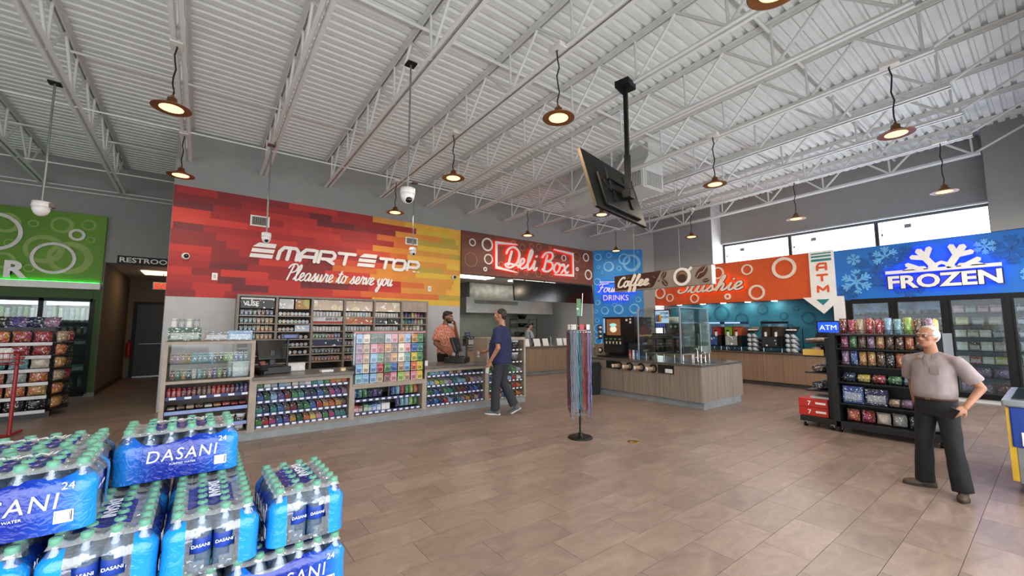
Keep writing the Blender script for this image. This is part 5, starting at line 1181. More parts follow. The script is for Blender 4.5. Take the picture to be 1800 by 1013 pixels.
# ================================================================== SLUSHIE COUNTER
M_slw = woodmat('warm_brown_laminate', '#7c6350', '#967a62', 0.7, True, 0.5)
sc_ = thing('slushie_counter', 'brown laminate counter with dark top along the teal wall', 'counter', (11.75, 0, 0), -PI/2)
MB().box(-8.0,-3.3,0.06,1.13,0,0.11).build('toe_base', mat('dark_toe', '#47423e', 0.6), sc_); MB().box(-8.0,-3.3,0.02,1.13,0.11,0.82).build('carcass', M_slw, sc_)
for k in range(10): MB().box(-8.0+k*0.47+0.003,-7.53+k*0.47-0.003,0,0.02,0.11,0.81).build('door', M_slw, sc_)
MB().bevbox(-8.02,-3.29,-0.03,1.14,0.82,0.86,0.006).build('counter_top', mat('dark_brown_top', '#4c4440', 0.35, var=0.12, scale=20), sc_)
def slush(y0, y1, cols, label, dark=False, head=True):
    t = thing('slush_machine', label, 'slush machine', (12.0, 0, 0.861), -PI/2, 'frozen drink machines on the teal wall counter')
    a, b_ = -y0, -y1; w_ = (b_-a)
    for x in (a+0.03, b_-0.03):
        for y in (0.03,0.5): MB().cyl((x,y,0),(x,y,0.1),0.014,n=8).build('leg', M_chr, t)
    MB().bevbox(a, b_, 0.0, 0.58, 0.1, 0.42, 0.008).build('base_body', M_mc, t)
    MB().box(a+0.01, b_-0.01, -0.1, 0.0, 0.1, 0.13).build('drip_tray', M_mc, t)
    n = len(cols)
    o = MB().box(a+0.02, b_-0.12, -0.006, 0, 0.14, 0.4).build('front_panel', O_print, t); o.color = lin(PAL['charcoal' if dark else ('blue' if cols[0] == 'light blue' else 'silver')])
    for k, c in enumerate(cols):
        xa = a + k*w_/n + 0.015; xb = a + (k+1)*w_/n - 0.015
        me = MB(); me.prism([(0.0,0.42),(0.5,0.42),(0.5,0.6),(0.1,0.66),(0.0,0.62)], xa, xb); mesh = me.mesh('slush', [O_plain])
        for v in mesh.vertices: x_, y_, z_ = v.co; v.co = (y_, x_, z_)
        mesh.flip_normals(); o = link('slush', mesh, t); o.color = lin({'orange':'#f0641c','red':'#e8382c','lime':'#a8d828','light blue':'#58b0e8','blue':'#2878e0'}.get(c, _P[c]))
        me = MB(); me.box(xa-0.008, xb+0.008, -0.01, 0.52, 0.42, 0.74); me.build('tank', glassy('tank_plastic', '#e8f0f4', 0.08), t)
        MB().bevbox((xa+xb)/2-0.02,(xa+xb)/2+0.02,-0.07,-0.01,0.4,0.52,0.006).build('tap', M_paper, t); MB().bevbox((xa+xb)/2-0.025,(xa+xb)/2+0.025,-0.085,-0.01,0.52,0.57,0.006).build('tap_handle', M_mc, t)
    MB().bevbox(a, b_, 0.0, 0.5, 0.74, 0.8, 0.008).build('lid', M_mc if dark else mat('navy_lid', '#1c2c50', 0.3), t)
    if not dark: MB().box(a+0.02, b_-0.02, -0.004, 0, 0.75, 0.79).build('light_strip', mat('lit_lid_strip', '#a8c8f0', 0.3, emit='#8fb8f0', estr=0.9), t)
slush(7.1,6.55,['blue','orange'],'frozen drink machine with blue and orange slush behind the screen')
slush(6.37,5.88,['light blue','red'],'frozen drink machine with pale blue and red slush')
slush(5.78,5.32,['lime','orange'],'frozen drink machine with lime and orange slush')
slush(4.81,4.32,['brown','brown'],'frozen drink machine with two dark brown tanks',True)
for y0, lab in ((5.18,'between the lime and the brown machines'),(4.26,'right of the brown machine')):
    t = thing('cup_rack', 'slanted wire rack of clear cups and lids ' + lab, 'cup rack', (12.0, 0, 0.861), -PI/2, 'slanted cup racks')
    for s in (0.0,0.26): MB().box(-y0+s,-y0+s+0.012,0.0,0.45,0.0,0.012).box(-y0+s,-y0+s+0.012,0.43,0.45,0.0,0.62).build('side_frame', M_black, t)
    for k in range(4):
        z = 0.06+k*0.12; me = MB().lathe([(0,0),(0.045,0),(0.05,0.42),(0,0.42)],14).mesh('cup_stack', [mat('clear_cup_plastic', '#aeb6b8', 0.25)]); me.transform(Matrix.Rotation(-PI/2-0.35,4,'X'))
        for q in range(2): link('cup_stack', me, t, (-y0+0.07+q*0.125,-0.04,z+0.01))
        MB().box(-y0,-y0+0.27,0.0,0.012,z-0.062,z-0.05).build('rail', M_black, t)
    MB().box(-y0,-y0+0.27,-0.02,0.3,0,0.012).build('lid_tray', M_black, t, (0,0,0.5), (0.5,0,0))
    me = MB().lathe([(0,0),(0.05,0),(0.04,0.03),(0,0.03)],14).mesh('lid_stack', [M_paper])
    for q in range(3): link('lid_stack', me, t, (-y0+0.06+q*0.07,0.06+0.02*q,0.56))
ds2 = thing('drink_screen', 'small lit screen advertising frozen drinks above the counter corner', 'screen', (11.95, 0, 0.861), -PI/2)
MB().bevbox(-8.02,-7.45,0.0,0.05,0.62,1.22,0.008).build('screen_bezel', M_mc, ds2); MB().cyl((-7.73,0.05,0),(-7.73,0.05,0.64),0.03,n=10).build('stand_post', M_mc, ds2); MB().box(-7.85,-7.6,-0.05,0.15,0,0.02).build('stand_foot', M_mc, ds2)
sf_ = MB().box(-7.98,-7.49,-0.004,0,0.78,1.18).build('screen_face', mat('lit_screen_blue', '#bcd4ea', 0.3, emit='#a8c8e8', estr=0.7), ds2)
text_obj('lettering','EXTREME',0.1,0.003,mat('navy_screen_text','#1c3a78',0.4),sf_,(-7.65,-0.006,1.06),width=0.29,bold=0.002); text_obj('lettering','FROZEN',0.1,0.003,mat('navy_screen_text','#1c3a78',0.4),sf_,(-7.65,-0.006,0.94),width=0.28,bold=0.002)
for x, c in ((-7.93,'#2a62b8'),(-7.86,'#c22a2a'),(-7.8,'#e0b020')): MB().lathe([(0,0),(0.035,0),(0.045,0.16),(0.03,0.22),(0,0.25)],12,sy=0.15).build('cup_picture', mat('cup_picture_'+c[1:], c, 0.4, emit=c, estr=0.3), sf_, (x,-0.006,0.82))
MB().box(-7.98,-7.49,-0.004,0,0.65,0.76).build('screen_banner', mat('lit_banner', '#3a4a9a', 0.3, emit='#28409a', estr=0.6), ds2)
am = thing('cash_machine', 'black cash machine with a blue ATM screen by the slushie counter', 'ATM', (12.05, 0, 0), -PI/2)
MB().bevbox(-3.62,-3.1,0.05,0.5,0.862,1.35,0.01).build('housing', M_mc, am); MB().bevbox(-3.6,-3.12,0.1,0.3,1.35,1.66,0.01).build('topper', M_mc, am)
ts = MB().box(-3.57,-3.15,0.094,0.1,1.38,1.63).build('topper_screen', mat('lit_atm_blue', '#1d50c8', 0.3, emit='#1848d0', estr=1.0), am)
text_obj('lettering','ATM',0.17,0.003,mat('lit_atm_text','#dfe8f8',0.4,emit='#dfe8f8',estr=0.8),ts,(-3.36,0.09,1.44),width=0.34)
MB().bevbox(-3.55,-3.17,0.02,0.06,1.05,1.3,0.006).build('screen', mat('dark_screen', '#0a0b0d', 0.12), am); MB().box(-3.5,-3.22,0.0,0.06,0.95,1.02).build('keypad', mat('steel_keypad', '#77797a', 0.35, 0.7), am)
cd = thing('cup_dispenser', 'narrow black cup dispenser strip on the blue fountain wall', 'cup dispenser', (10.99, 9.55, 1.1), DROT)
MB().bevbox(-0.05,0.09,-0.03,0.03,0,0.5,0.008).build('housing', M_mc, cd)
for k in range(3): MB().lathe([(0,0),(0.035,0),(0.045,0.07),(0,0.07)],12).build('cup', M_paper, cd, (0.02,-0.04,0.06+k*0.15))
fc = thing('fountain_counter', 'wood counter under the blue fountain wall', 'counter', (DA.x, DA.y, 0), DROT)
MB().box(0.05,1.7,-0.6,-0.04,0.1,0.78).build('carcass', M_iw, fc); MB().box(0.05,1.7,-0.55,-0.04,0,0.1).build('toe_base', M_base, fc); MB().bevbox(0.03,1.72,-0.63,-0.035,0.78,0.82,0.006).build('stone_top', M_it, fc)
# ================================================================== FREEZER DOORS
fzc = thing('freezer_case', 'black framed wall of glass freezer doors under the FROZEN sign', 'freezer', (12.4, 0, 0), -PI/2)
MB().box(-3.05, 0.85, 0.05, 0.54, 0, 0.085).build('white_base', M_white, fzc)
MB().box(-3.05, 0.85, 0.0, 0.06, 2.1, 2.17).build('head_frame', M_black, fzc); MB().box(-3.05, 0.85, 0.0, 0.06, 0.085, 0.15).build('foot_frame', M_black, fzc)
MB().box(-3.05, 0.85, 0.50, 0.53, 0.085, 2.17).build('back_wall', mat('freezer_liner', '#8f9698', 0.5), fzc); MB().box(-3.05, 0.85, 0.06, 0.5, 2.12, 2.17).build('ceiling_panel', mat('freezer_liner', '#8f9698', 0.5), fzc); MB().box(-3.05, 0.85, 0.06, 0.5, 0.085, 0.13).build('floor_panel', mat('freezer_liner', '#8f9698', 0.5), fzc)
DY = [3.0, 2.2, 1.38, 0.55, -0.28]
M_fg = glassy('freezer_glass', '#e8f0f2', 0.03, 0.02, 0.015)
FZ = [1.80, 1.55, 1.30, 1.03, 0.77, 0.50, 0.19]
M_wire = mat('freezer_wire_shelf', '#3a3e42', 0.4)
for k, y in enumerate(DY + [-0.8]): MB().box(-y-0.05, -y+0.05, 0, 0.06, 0.15, 2.1).build('mullion', M_black, fzc)
for k in range(4):
    a, b_ = -DY[k]+0.05, -DY[k+1]-0.05
    dr = MB(); dr.box(a,a+0.03,-0.02,0.0,0.15,2.1); dr.box(b_-0.03,b_,-0.02,0.0,0.15,2.1); dr.box(a+0.03,b_-0.03,-0.02,0,2.06,2.1); dr.box(a+0.03,b_-0.03,-0.02,0,0.15,0.19)
    door_ = dr.build('door', M_black, fzc); MB().box(a+0.03,b_-0.03,-0.012,-0.008,0.19,2.06).build('glass', M_fg, door_); MB().box(b_-0.025,b_-0.01,-0.05,-0.02,0.9,1.5).build('handle', M_black, door_)
    MB().box(a-0.045,a-0.03,0.07,0.09,0.2,2.05).build('door_lamp', glow('freezer_lamp', '#e8f0ff', 9.0), fzc)
    for z in FZ: MB().box(a-0.04,b_+0.04,0.1,0.48,z-0.015,z).build('shelf', M_wire, fzc)
GF = 'frozen goods behind the glass doors'
dn = ['freezer door one','freezer door two','freezer door three','freezer door four']
def frow(k, zi, tm, noun, cols, size):
    row(FR, tm, noun.replace(' ','_'), noun.split()[-1], noun, cols, -DY[k]+0.08, -DY[k+1]-0.08, 0.24, FZ[zi], size, 'on shelf %s of %s' % (['one','two','three','four','five','six','seven'][zi], dn[k]), GF, 0, 0.06)
pos_ = MB().box(-2.92, -2.28, 0.12, 0.13, 1.85, 2.08).build('inner_banner', mat('frosty_banner','#7f93b8',0.5,var=0.3,scale=4), fzc); MB().box(-2.12, -1.46, 0.12, 0.13, 1.88, 2.08).build('inner_banner', mat('frosty_banner','#7f93b8',0.5,var=0.3,scale=4), fzc)
frow(0,0,'tin','round frozen tub',['green','lime','dark green','green','lime','green','dark green'],(0.1,0.1,0.1)); frow(0,1,'tub','ice cream tub',['brown','cream','dark green','brown','cream'],(0.12,0.12,0.13)); frow(0,2,'box','frozen carton',['red','yellow','red','orange'],(0.15,0.2,0.15)); frow(0,3,'box','frozen carton',['blue','white','blue','red'],(0.15,0.2,0.15)); frow(0,4,'box','frozen carton',['green','cream','amber'],(0.2,0.2,0.16)); frow(0,5,'bag','frozen bag',['blue','red','white'],(0.22,0.1,0.18))
frow(1,0,'tub','ice cream tub',['white','light blue','cream','light blue','grey','silver'],(0.1,0.1,0.12)); frow(1,1,'tub','ice cream tub',['light blue','white','aqua','light blue','cream','grey'],(0.1,0.1,0.15)); frow(1,2,'box','frozen carton',['red','lime','amber','brown'],(0.16,0.2,0.17)); frow(1,3,'box','frozen carton',['navy','light blue','navy'],(0.2,0.2,0.17)); frow(1,4,'box','frozen carton',['green','cream','lime'],(0.2,0.2,0.17)); frow(1,5,'bag','frozen bag',['white','blue','red'],(0.22,0.1,0.18))
frow(2,0,'box','frozen carton',['pink','grey','red','pink'],(0.17,0.2,0.14)); frow(2,1,'box','frozen carton',['yellow','grey','tan'],(0.17,0.2,0.15)); frow(2,2,'box','frozen carton',['cream','tan','cream','grey'],(0.17,0.2,0.15)); frow(2,3,'box','frozen carton',['cream','brown','cream','tan'],(0.17,0.2,0.17)); frow(2,4,'box','frozen carton',['cream','red','cream','yellow'],(0.18,0.2,0.14)); frow(2,5,'bag','frozen bag',['dark red','mauve','mauve'],(0.24,0.12,0.2)); frow(2,6,'bag','frozen bag',['mauve','mauve','dark red'],(0.24,0.12,0.18))
for zi in (0,1,2): frow(3,zi,'box','frozen carton',['navy','silver','light blue','white'],(0.17,0.2,0.15))
for zi in (3,4,5): frow(3,zi,'bag','ice bag',['white','silver','white'],(0.22,0.15,0.2))
# ================================================================== SNACK GONDOLA
FG = Frame((7.4, 0, 0), -PI/2)
gd = thing('snack_gondola', 'black wheeled snack gondola with wire fronted shelves', 'gondola', (7.4, 0, 0), -PI/2)
M_gb = mat('black_gondola_steel', '#131416', 0.45, var=0.12)
MB().box(-2.02, -0.92, 0.36, 0.42, 0.1, 1.40).build('back_panel', M_gb, gd)
MB().box(-2.06, -1.98, 0.0, 0.78, 0.08, 1.42).build('end_upright', M_gb, gd); MB().box(-0.94, -0.88, 0.0, 0.78, 0.08, 1.42).build('end_upright', M_gb, gd)
MB().bevbox(-2.04, -0.90, 0.0, 0.78, 0.07, 0.16, 0.008).build('base_deck', M_gb, gd)
GZ = [1.40, 1.20, 0.955, 0.72, 0.42]
def wire_front(mb, a, b_, y, z, h):
    mb.tube([(a,y,z),(b_,y,z)],0.004,4); mb.tube([(a,y,z+h),(b_,y,z+h)],0.004,4); n = int((b_-a)/0.045)
    for k in range(n+1): mb.tube([(a+(b_-a)*k/n,y,z),(a+(b_-a)*k/n,y,z+h)],0.0028,4)
for z in GZ:
    s = MB().box(-1.98,-0.94,0.02,0.36,z-0.02,z).build('shelf', M_gb, gd); b = MB(); wire_front(b, -1.97, -0.95, 0.015, z-0.01, 0.07); b.build('wire_front', M_gb, s)
    MB().box(-1.98,-0.94,0.42,0.76,z-0.02,z).build('shelf', M_gb, gd)
# end cap tower
MB().box(-2.14,-2.06,0.12,0.66,0.08,1.34).build('end_cap_panel', M_gb, gd)
MB().bevbox(-2.5,-2.06,0.05,0.72,0.08,0.16,0.008).build('end_cap_deck', M_gb, gd)
for z in (1.27,1.07,0.82,0.55,0.37): MB().box(-2.42,-2.14,0.12,0.66,z-0.02,z).build('end_cap_shelf', M_gb, gd)
for (x, y) in ((-2.44,0.1),(-2.1,0.08),(-2.0,0.06),(-2.44,0.68),(-0.98,0.06),(-0.98,0.7),(-2.0,0.7)):
    c = MB().cyl((x-0.018,y,0.038),(x+0.018,y,0.038),0.037,n=14).build('caster', M_black, gd); MB().bevbox(x-0.026,x+0.026,y-0.02,y+0.03,0.036,0.08,0.004).build('caster_fork', M_chr, c)
GG = 'snack bags on the black gondola'
def grow_(z, tm, noun, cols, size, where, y=0.14, a=-1.95, b_=-0.95, tilt=-0.15): row(FG, tm, noun.replace(' ','_'), noun.split()[-1], noun, cols, a, b_, y, z+0.004, size, where, GG, 0, 0.06)
grow_(1.40,'bag','cookie bag',['dark red','red','tan','red','red','light blue','aqua','lime','brown','mauve'],(0.108,0.1,0.215),'on the top rack of the gondola',b_=-0.96)
grow_(1.20,'bag','snack bag',['magenta','green','brown','mauve','amber','brown','brown','orange','brown','mauve'],(0.1,0.09,0.175),'on the second rack of the gondola',b_=-0.96)
grow_(0.955,'bag','snack bag',['mauve','blue','amber','amber','brown','charcoal','orange','brown','pink','purple'],(0.095,0.09,0.19),'on the third rack of the gondola',b_=-0.97)
grow_(0.72,'bar','biscuit wrap',['navy','yellow','red','green','light blue','orange'],(0.155,0.14,0.14),'on the fourth rack of the gondola',b_=-0.97)
grow_(0.42,'box','biscuit carton',['blue','navy'],(0.23,0.12,0.23),'on the fifth rack of the gondola',a=-1.96,b_=-1.46); grow_(0.42,'bar','flat biscuit pack',['tan','mauve','cream','silver'],(0.125,0.2,0.13),'at the far end of the fifth gondola rack',a=-1.46,b_=-0.96)
grow_(0.16,'bag','bread loaf',['orange','red','cream','silver','navy','white'],(0.165,0.16,0.16),'on the base of the gondola',y=0.17,b_=-0.96)
for yb, rest in ((0.6, 1),):
    grow_(1.40,'bag','chip bag',['amber','tan','red','brown','orange','yellow'],(0.15,0.1,0.2),'on the rear top rack of the gondola',y=0.58,b_=-0.96); grow_(1.20,'bag','chip bag',['red','orange','tan','brown','amber','red'],(0.15,0.1,0.17),'on the rear second rack of the gondola',y=0.58,b_=-0.96)
GE = 'goods on the gondola end cap'
def erow(z, tm, noun, cols, size, where, x=-2.28):
    n = len(cols)
    for i, c in enumerate(cols): put(tm, noun.replace(' ','_'), noun.split()[-1], size, FG.p(x+rnd.uniform(-.02,.02), 0.16+0.46*(i+.5)/n, z+0.003), FG.rz-PI/2+rnd.uniform(-.1,.1), c, '%s %s, %s from the front on the %s end cap shelf' % (c, noun, ORD[i], where), GE)
erow(1.27,'bar','pastry stick',['tan','amber','tan','cream','amber'],(0.1,0.3,0.07),'top'); erow(1.07,'bag','cake pack',['tan','brown','tan','brown'],(0.11,0.14,0.13),'second')
tyb = thing('cake_tray', 'yellow perforated tray of cakes on the gondola end cap', 'tray', (7.4,0,1.073), -PI/2); MB().box(-2.43,-2.415,0.13,0.65,0,0.09).box(-2.43,-2.16,0.12,0.13,0,0.09).build('tray_wall', mat('mustard_tray','#c9a348',0.5), tyb)
erow(0.82,'bag','pretzel bag',['brown','tan','brown','tan','brown','tan'],(0.09,0.16,0.1),'third'); erow(0.55,'bag','candy bag',['charcoal','grey','charcoal','black','grey'],(0.1,0.16,0.12),'fourth'); erow(0.37,'box','magazine stack',['white','brown'],(0.2,0.24,0.07),'fifth')
for k, z in enumerate((0.163,0.293)):
    t = thing('soda_carton', 'red open carton, %s one stacked on the gondola end cap base' % ('lower' if k == 0 else 'upper'), 'carton', (7.4,0,z), -PI/2, 'red cartons on the end cap'); MB().bevbox(-2.52,-2.145,0.08,0.62,0,0.125,0.004).build('carton_body', mat('bright_red_carton','#b8281e',0.5), t)
    text_obj('lettering','7',0.09,0.002,M_sign,t,(-2.38,0.077,0.03),bold=0.002); MB().box(-2.3,-2.17,0.077,0.08,0.05,0.08).build('white_print', M_sign, t)
# ================================================================== CHEST FREEZER at the right edge
ch = thing('chest_freezer', 'blue ice cream chest freezer with glass lid and yellow side', 'freezer', (5.92, -0.55, 0), 0.0)
M_cb = mat('deep_blue_enamel','#173a8c',0.35); M_cy = mat('yellow_side_panel','#d2a52a',0.45); M_cg = mat('grey_steel_trim','#8d9192',0.35,0.5)
MB().bevbox(0.02,1.3,0,0.88,0.42,0.78,0.012).build('upper_body', M_cb, ch); MB().bevbox(0.04,1.28,0.02,0.86,0.1,0.43,0.008).build('lower_body', M_cg, ch)
MB().box(0.03,1.29,0.86,0.9,0.12,0.77).build('yellow_end', M_cy, ch)
MB().bevbox(-0.01,1.33,-0.02,0.92,0.78,0.84,0.015).build('rim', M_cg, ch); MB().box(0.05,1.27,0.04,0.86,0.84,0.852).build('glass_lid', glassy('lid_glass','#cfe0e4',0.15), ch)
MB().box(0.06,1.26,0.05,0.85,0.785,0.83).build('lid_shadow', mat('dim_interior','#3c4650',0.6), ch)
MB().box(0.012,0.02,0.52,0.82,0.44,0.56).build('notice', M_paper, ch); MB().box(0.03,0.04,0.68,0.8,0.28,0.41).build('control_plate', M_paper, ch)
for k in range(2): MB().cyl((0.024,0.74,0.37-0.06*k),(0.032,0.74,0.37-0.06*k),0.018,n=10).build('dial', M_black, ch)
for k in range(8): MB().box(0.03,0.04,0.45,0.82,0.12+k*0.018,0.13+k*0.018).build('vent_slot', M_black, ch)
for (x, y) in ((0.12,0.1),(0.12,0.78),(1.2,0.1),(1.2,0.78)):
    c = MB().cyl((x-0.018,y,0.045),(x+0.018,y,0.045),0.045,n=14).build('caster', M_black, ch); MB().bevbox(x-0.03,x+0.03,y-0.03,y+0.03,0.06,0.11,0.005).build('caster_fork', M_chr, c)
# ================================================================== LANYARD STAND
ls = thing('lanyard_stand', 'black round based spinner stand holding lanyards', 'display stand', (4.21, 4.04, 0))
M_bs = mat('bronze_black_stand','#1c1815',0.3,0.5)
MB().lathe([(0,0),(0.165,0),(0.17,0.01),(0.15,0.025),(0.06,0.045),(0.025,0.07),(0,0.07)],32).build('round_base', M_bs, ls); MB().cyl((0,0,0.06),(0,0,1.66),0.013,n=10).build('pole', M_bs, ls)
for z, r in ((1.46,0.15),(1.52,0.13)): MB().tube([(r*math.cos(2*PI*k/20),r*math.sin(2*PI*k/20),z) for k in range(20)],0.005,5,closed=True).build('hook_ring', M_chr, ls)
for k in range(6): a = k*PI/3; MB().cyl((0,0,1.46),(0.15*math.cos(a),0.15*math.sin(a),1.46),0.004,n=5).build('spoke', M_chr, ls)
for k in range(9):
    a = 2*PI*k/9; o = MB().bevbox(-0.03,0.03,-0.004,0.004,0,0.07,0.003).build('hook_card', M_paper if k % 3 else mat('red_hook_card','#b03038',0.5), ls, (0.15*math.cos(a),0.15*math.sin(a),1.47), (0,0,a+PI/2))
hc = MB().box(-0.03,0.03,-0.004,0.004,0,0.24).build('header_card', O_print, ls, (0.0,-0.012,1.66), (0,0,-0.65)); hc.color = lin(PAL['green'])
MB().cyl((0.035,-0.03,1.66),(0.05,-0.04,1.98),0.005,n=6).build('tag_rod', M_chr, ls)
lc = ['dark red','brown','dark red','light blue','silver','light blue','teal','red','dark red','mauve','purple','light blue','blue','teal','light blue','blue','silver','navy','mauve','light blue','red','blue','teal','brown']
for k, c in enumerate(lc):
    # spread over the ring; the first ones sit where the viewer sees the left flank
    a = math.radians(-218 + k*(360/len(lc))); r = 0.155; cx, cy = 4.21 + r*math.cos(a), 4.04 + r*math.sin(a); ln = rnd.uniform(1.02,1.14) + (0.12 if k % 7 == 3 else 0)
    b = MB(); t_ = Vector((-math.sin(a), math.cos(a)))
    for q in range(5):
        off = (q-2)*0.0085; ph = rnd.uniform(0,6); ll = ln - rnd.uniform(0,0.09)
        b.tube([(t_.x*off+0.006*math.sin(1.3*j+ph)+0.012*math.cos(a)*(q % 2), t_.y*off+0.006*math.cos(1.7*j+ph), -ll*j/9) for j in range(10)],0.0031,5)
    b.tube([(t_.x*0.014*math.sin(j), t_.y*0.014*math.sin(j)+0.006*math.cos(j), -ln-0.015+0.02*math.cos(j)) for j in [i*0.7 for i in range(9)]],0.0035,5)
    o = b.build('lanyard', O_plain, None, (cx, cy, 1.455)); o.color = lin(PAL[c]); tag(o, '%s lanyard cords, %s around the spinner from its left side' % (c, 'twenty-' + ORD[k-20] if k >= 20 else ORD[k]), 'lanyard', 'lanyards on the spinner stand')
    MB().sphere((0,0,-0.02),0.014,8,6).build('clip', M_chr, o)
fp = MB().lathe([(0,0),(0.075,0),(0.075,0.003),(0.068,0.006),(0,0.006)],24).build('floor_box_cover', mat('brass','#b08a3a',0.25,0.9), None, (4.62,3.48,0.0005)); tag(fp, 'round brass floor outlet cover beside the lanyard stand', 'floor outlet')
# ================================================================== DRINKS COOLER AND CHIP RACK, LEFT
cl = thing('drinks_cooler', 'black framed glass drinks cooler under the green sign', 'cooler', (0, 12.8, 0))
for xa in (-1.96,-2.72,-3.48,-4.24): MB().box(xa-0.035,xa+0.035,-0.03,0.05,0.07,2.12).build('mullion', M_black, cl)
MB().box(-4.24,-1.96,-0.03,0.05,2.06,2.13).build('head_frame', M_black, cl); MB().box(-4.24,-1.96,-0.03,0.05,0.03,0.12).build('foot_frame', M_black, cl)
MB().box(-4.24,-1.93,0.75,0.8,0.03,2.13).build('back_wall', mat('cooler_liner','#4a5052',0.5), cl); MB().box(-1.96,-1.93,0.05,0.8,0.03,2.13).build('side_wall', mat('cooler_liner','#4a5052',0.5), cl); MB().box(-4.24,-1.96,0.05,0.75,2.1,2.13).build('ceiling_panel', mat('cooler_liner','#4a5052',0.5), cl)
CZ = [1.62,1.36,1.12,0.85,0.55,0.2]
for k in range(3):
    a = -1.995-0.76*k; MB().box(a-0.69,a,-0.02,-0.012,0.12,2.06).build('glass', M_fg, cl); MB().box(a-0.66,a-0.03,0.05,0.06,1.98,2.05).build('lamp', glow('cooler_lamp','#e8ffe8',7.0), cl)
    for z in CZ: MB().box(a-0.7,a+0.01,0.1,0.7,z-0.02,z).build('shelf', M_wire, cl)
GC = 'drinks in the cooler'
FCo = Frame((0,12.8,0),0)
for k in range(2):
    x1 = -2.01-0.76*k; x0 = x1-0.68
    for zi, (tm, nn, cs, sz) in enumerate((('jar','drink bottle',['green','lime','cream','green','silver','lime','cream','silver'],(0.07,0.07,0.3)),('jar','drink bottle',['grey','pink','cream','pink','tan','silver'],(0.08,0.08,0.14)),('box','drink case',['charcoal','grey','charcoal'],(0.2,0.2,0.12)),('box','drink case',['yellow' if k == 0 else 'grey'],(0.2,0.2,0.2)),('box','drink case',['charcoal','lime','green'],(0.18,0.2,0.14)),('jar','drink bottle',['brown','dark green','tan','charcoal','green'],(0.1,0.1,0.24)))):
        row(FCo, tm, nn.replace(' ','_'), nn.split()[-1], nn, cs, x0, x1, 0.28, CZ[zi], sz, 'on shelf %s of cooler door %s' % (['one','two','three','four','five','six'][zi], ['nearest the corridor','further left'][k]), GC, 0, 0.05)
crk = thing('chip_rack', 'black chip rack with white price strips left of the corridor', 'rack', (-3.2, 10.1, 0), 0.15)
HZ = [0.13,0.36,0.58,0.80,1.02,1.24]
MB().box(0,1.2,0.5,0.56,0.05,1.5).build('back_panel', M_gb, crk); MB().box(0,1.25,0.02,0.9,0.0,0.1).build('base_deck', M_gb, crk)
for k, z in enumerate(HZ):
    d_ = 0.06*k*0.5
    s = MB().box(0,1.2,d_,0.5,z-0.02,z).build('shelf', M_gb, crk); MB().box(0.0,1.2,d_-0.012,d_,z-0.045,z+0.008).build('price_strip', mat('white_price_strip','#c9c9cc',0.4), s)
    e = MB(); e.add([(1.2,d_,z-0.02),(1.45,0.3,z-0.02),(1.45,0.75,z-0.02),(1.2,0.75,z-0.02),(1.2,d_,z),(1.45,0.3,z),(1.45,0.75,z),(1.2,0.75,z)], [(3,2,1,0),(4,5,6,7),(0,1,5,4),(1,2,6,5),(2,3,7,6),(3,0,4,7)]); e.build('corner_shelf', M_gb, crk)
FK = Frame((-3.2,10.1,0),0.15)
KC = [['black','charcoal','brown','charcoal','black'],['orange','amber','orange','orange','amber'],['orange','tan','orange','silver','orange'],['aqua','teal','teal','aqua','cream'],['red','red','dark red','red','red'],['red','red','orange','red','red']]
for k, z in enumerate(HZ):
    row(FK,'bag','chip_bag','chips','chip bag',KC[k],0.02,1.2,0.12+0.03*k,z+0.003,(0.22,0.13,0.19),'on shelf %s of the chip rack' % ['six','five','four','three','two','one'][k],'chip bags on the chip rack',0,0.05)
    for q in range(2): put('bag','chip_bag','chips',(0.2,0.12,0.19),FK.p(1.3+0.07*q,0.28+0.24*q,z+0.003),FK.rz+1.0,['amber','brown','orange','charcoal','tan','red'][(k*2+q) % 6],'%s chip bag, %s on corner shelf %s of the chip rack' % (['amber','brown','orange','charcoal','tan','red'][(k*2+q) % 6],['nearer','further'][q],['six','five','four','three','two','one'][k]),'chip bags on the chip rack corner')
for q, (x, c) in enumerate(((0.35,'navy'),(0.55,'charcoal'),(0.75,'purple'),(0.95,'navy'),(1.12,'mauve'))): put('bag','chip_bag','chips',(0.26,0.16,0.2),FK.p(x,0.5,1.5),FK.rz+rnd.uniform(-.4,.4),c,'%s chip bag, %s from left lying along the rack top' % (c,ORD[q]),'chip bags on the rack top',-0.5)
rs = thing('wire_stand', 'red wire basket stand in front of the chip rack', 'stand', (-2.02, 8.73, 0), 0.2)
M_rw = mat('red_wire_enamel','#8c1c20',0.4)
MB().tube([(0,0,0.03),(0,0.02,1.15)],0.022,8).build('post', M_rw, rs); MB().tube([(-0.3,-0.25,0.03),(0,0,0.03),(0.1,0.3,0.03)],0.02,8).build('foot', M_rw, rs); MB().tube([(-0.4,0.1,0.03),(0,0,0.03)],0.02,8).build('foot', M_rw, rs)
b = MB()
for z in (1.0,1.07,1.15): b.tube([(-0.6,-0.1,z),(0.06,-0.1,z),(0.06,0.3,z),(-0.6,0.3,z)],0.008,5,closed=True)
for k in range(12): b.tube([(-0.58+k*0.057,-0.1,1.0),(-0.58+k*0.057,-0.1,1.15)],0.005,4)
for k in range(8): b.tube([(-0.58+k*0.085,-0.1,1.0),(-0.58+k*0.085,0.3,1.0)],0.005,4)
b.build('basket', M_rw, rs)
FS = Frame((-2.02,8.73,0),0.2)
for q, (x, c) in enumerate(((-0.45,'orange'),(-0.28,'tan'),(-0.12,'white'))): put('bag','candy_bag','candy',(0.16,0.12,0.2),FS.p(x,0.1,1.012),0.2+rnd.uniform(-.3,.3),c,'%s candy bag in the red wire basket' % c,'candy bags in the red basket')
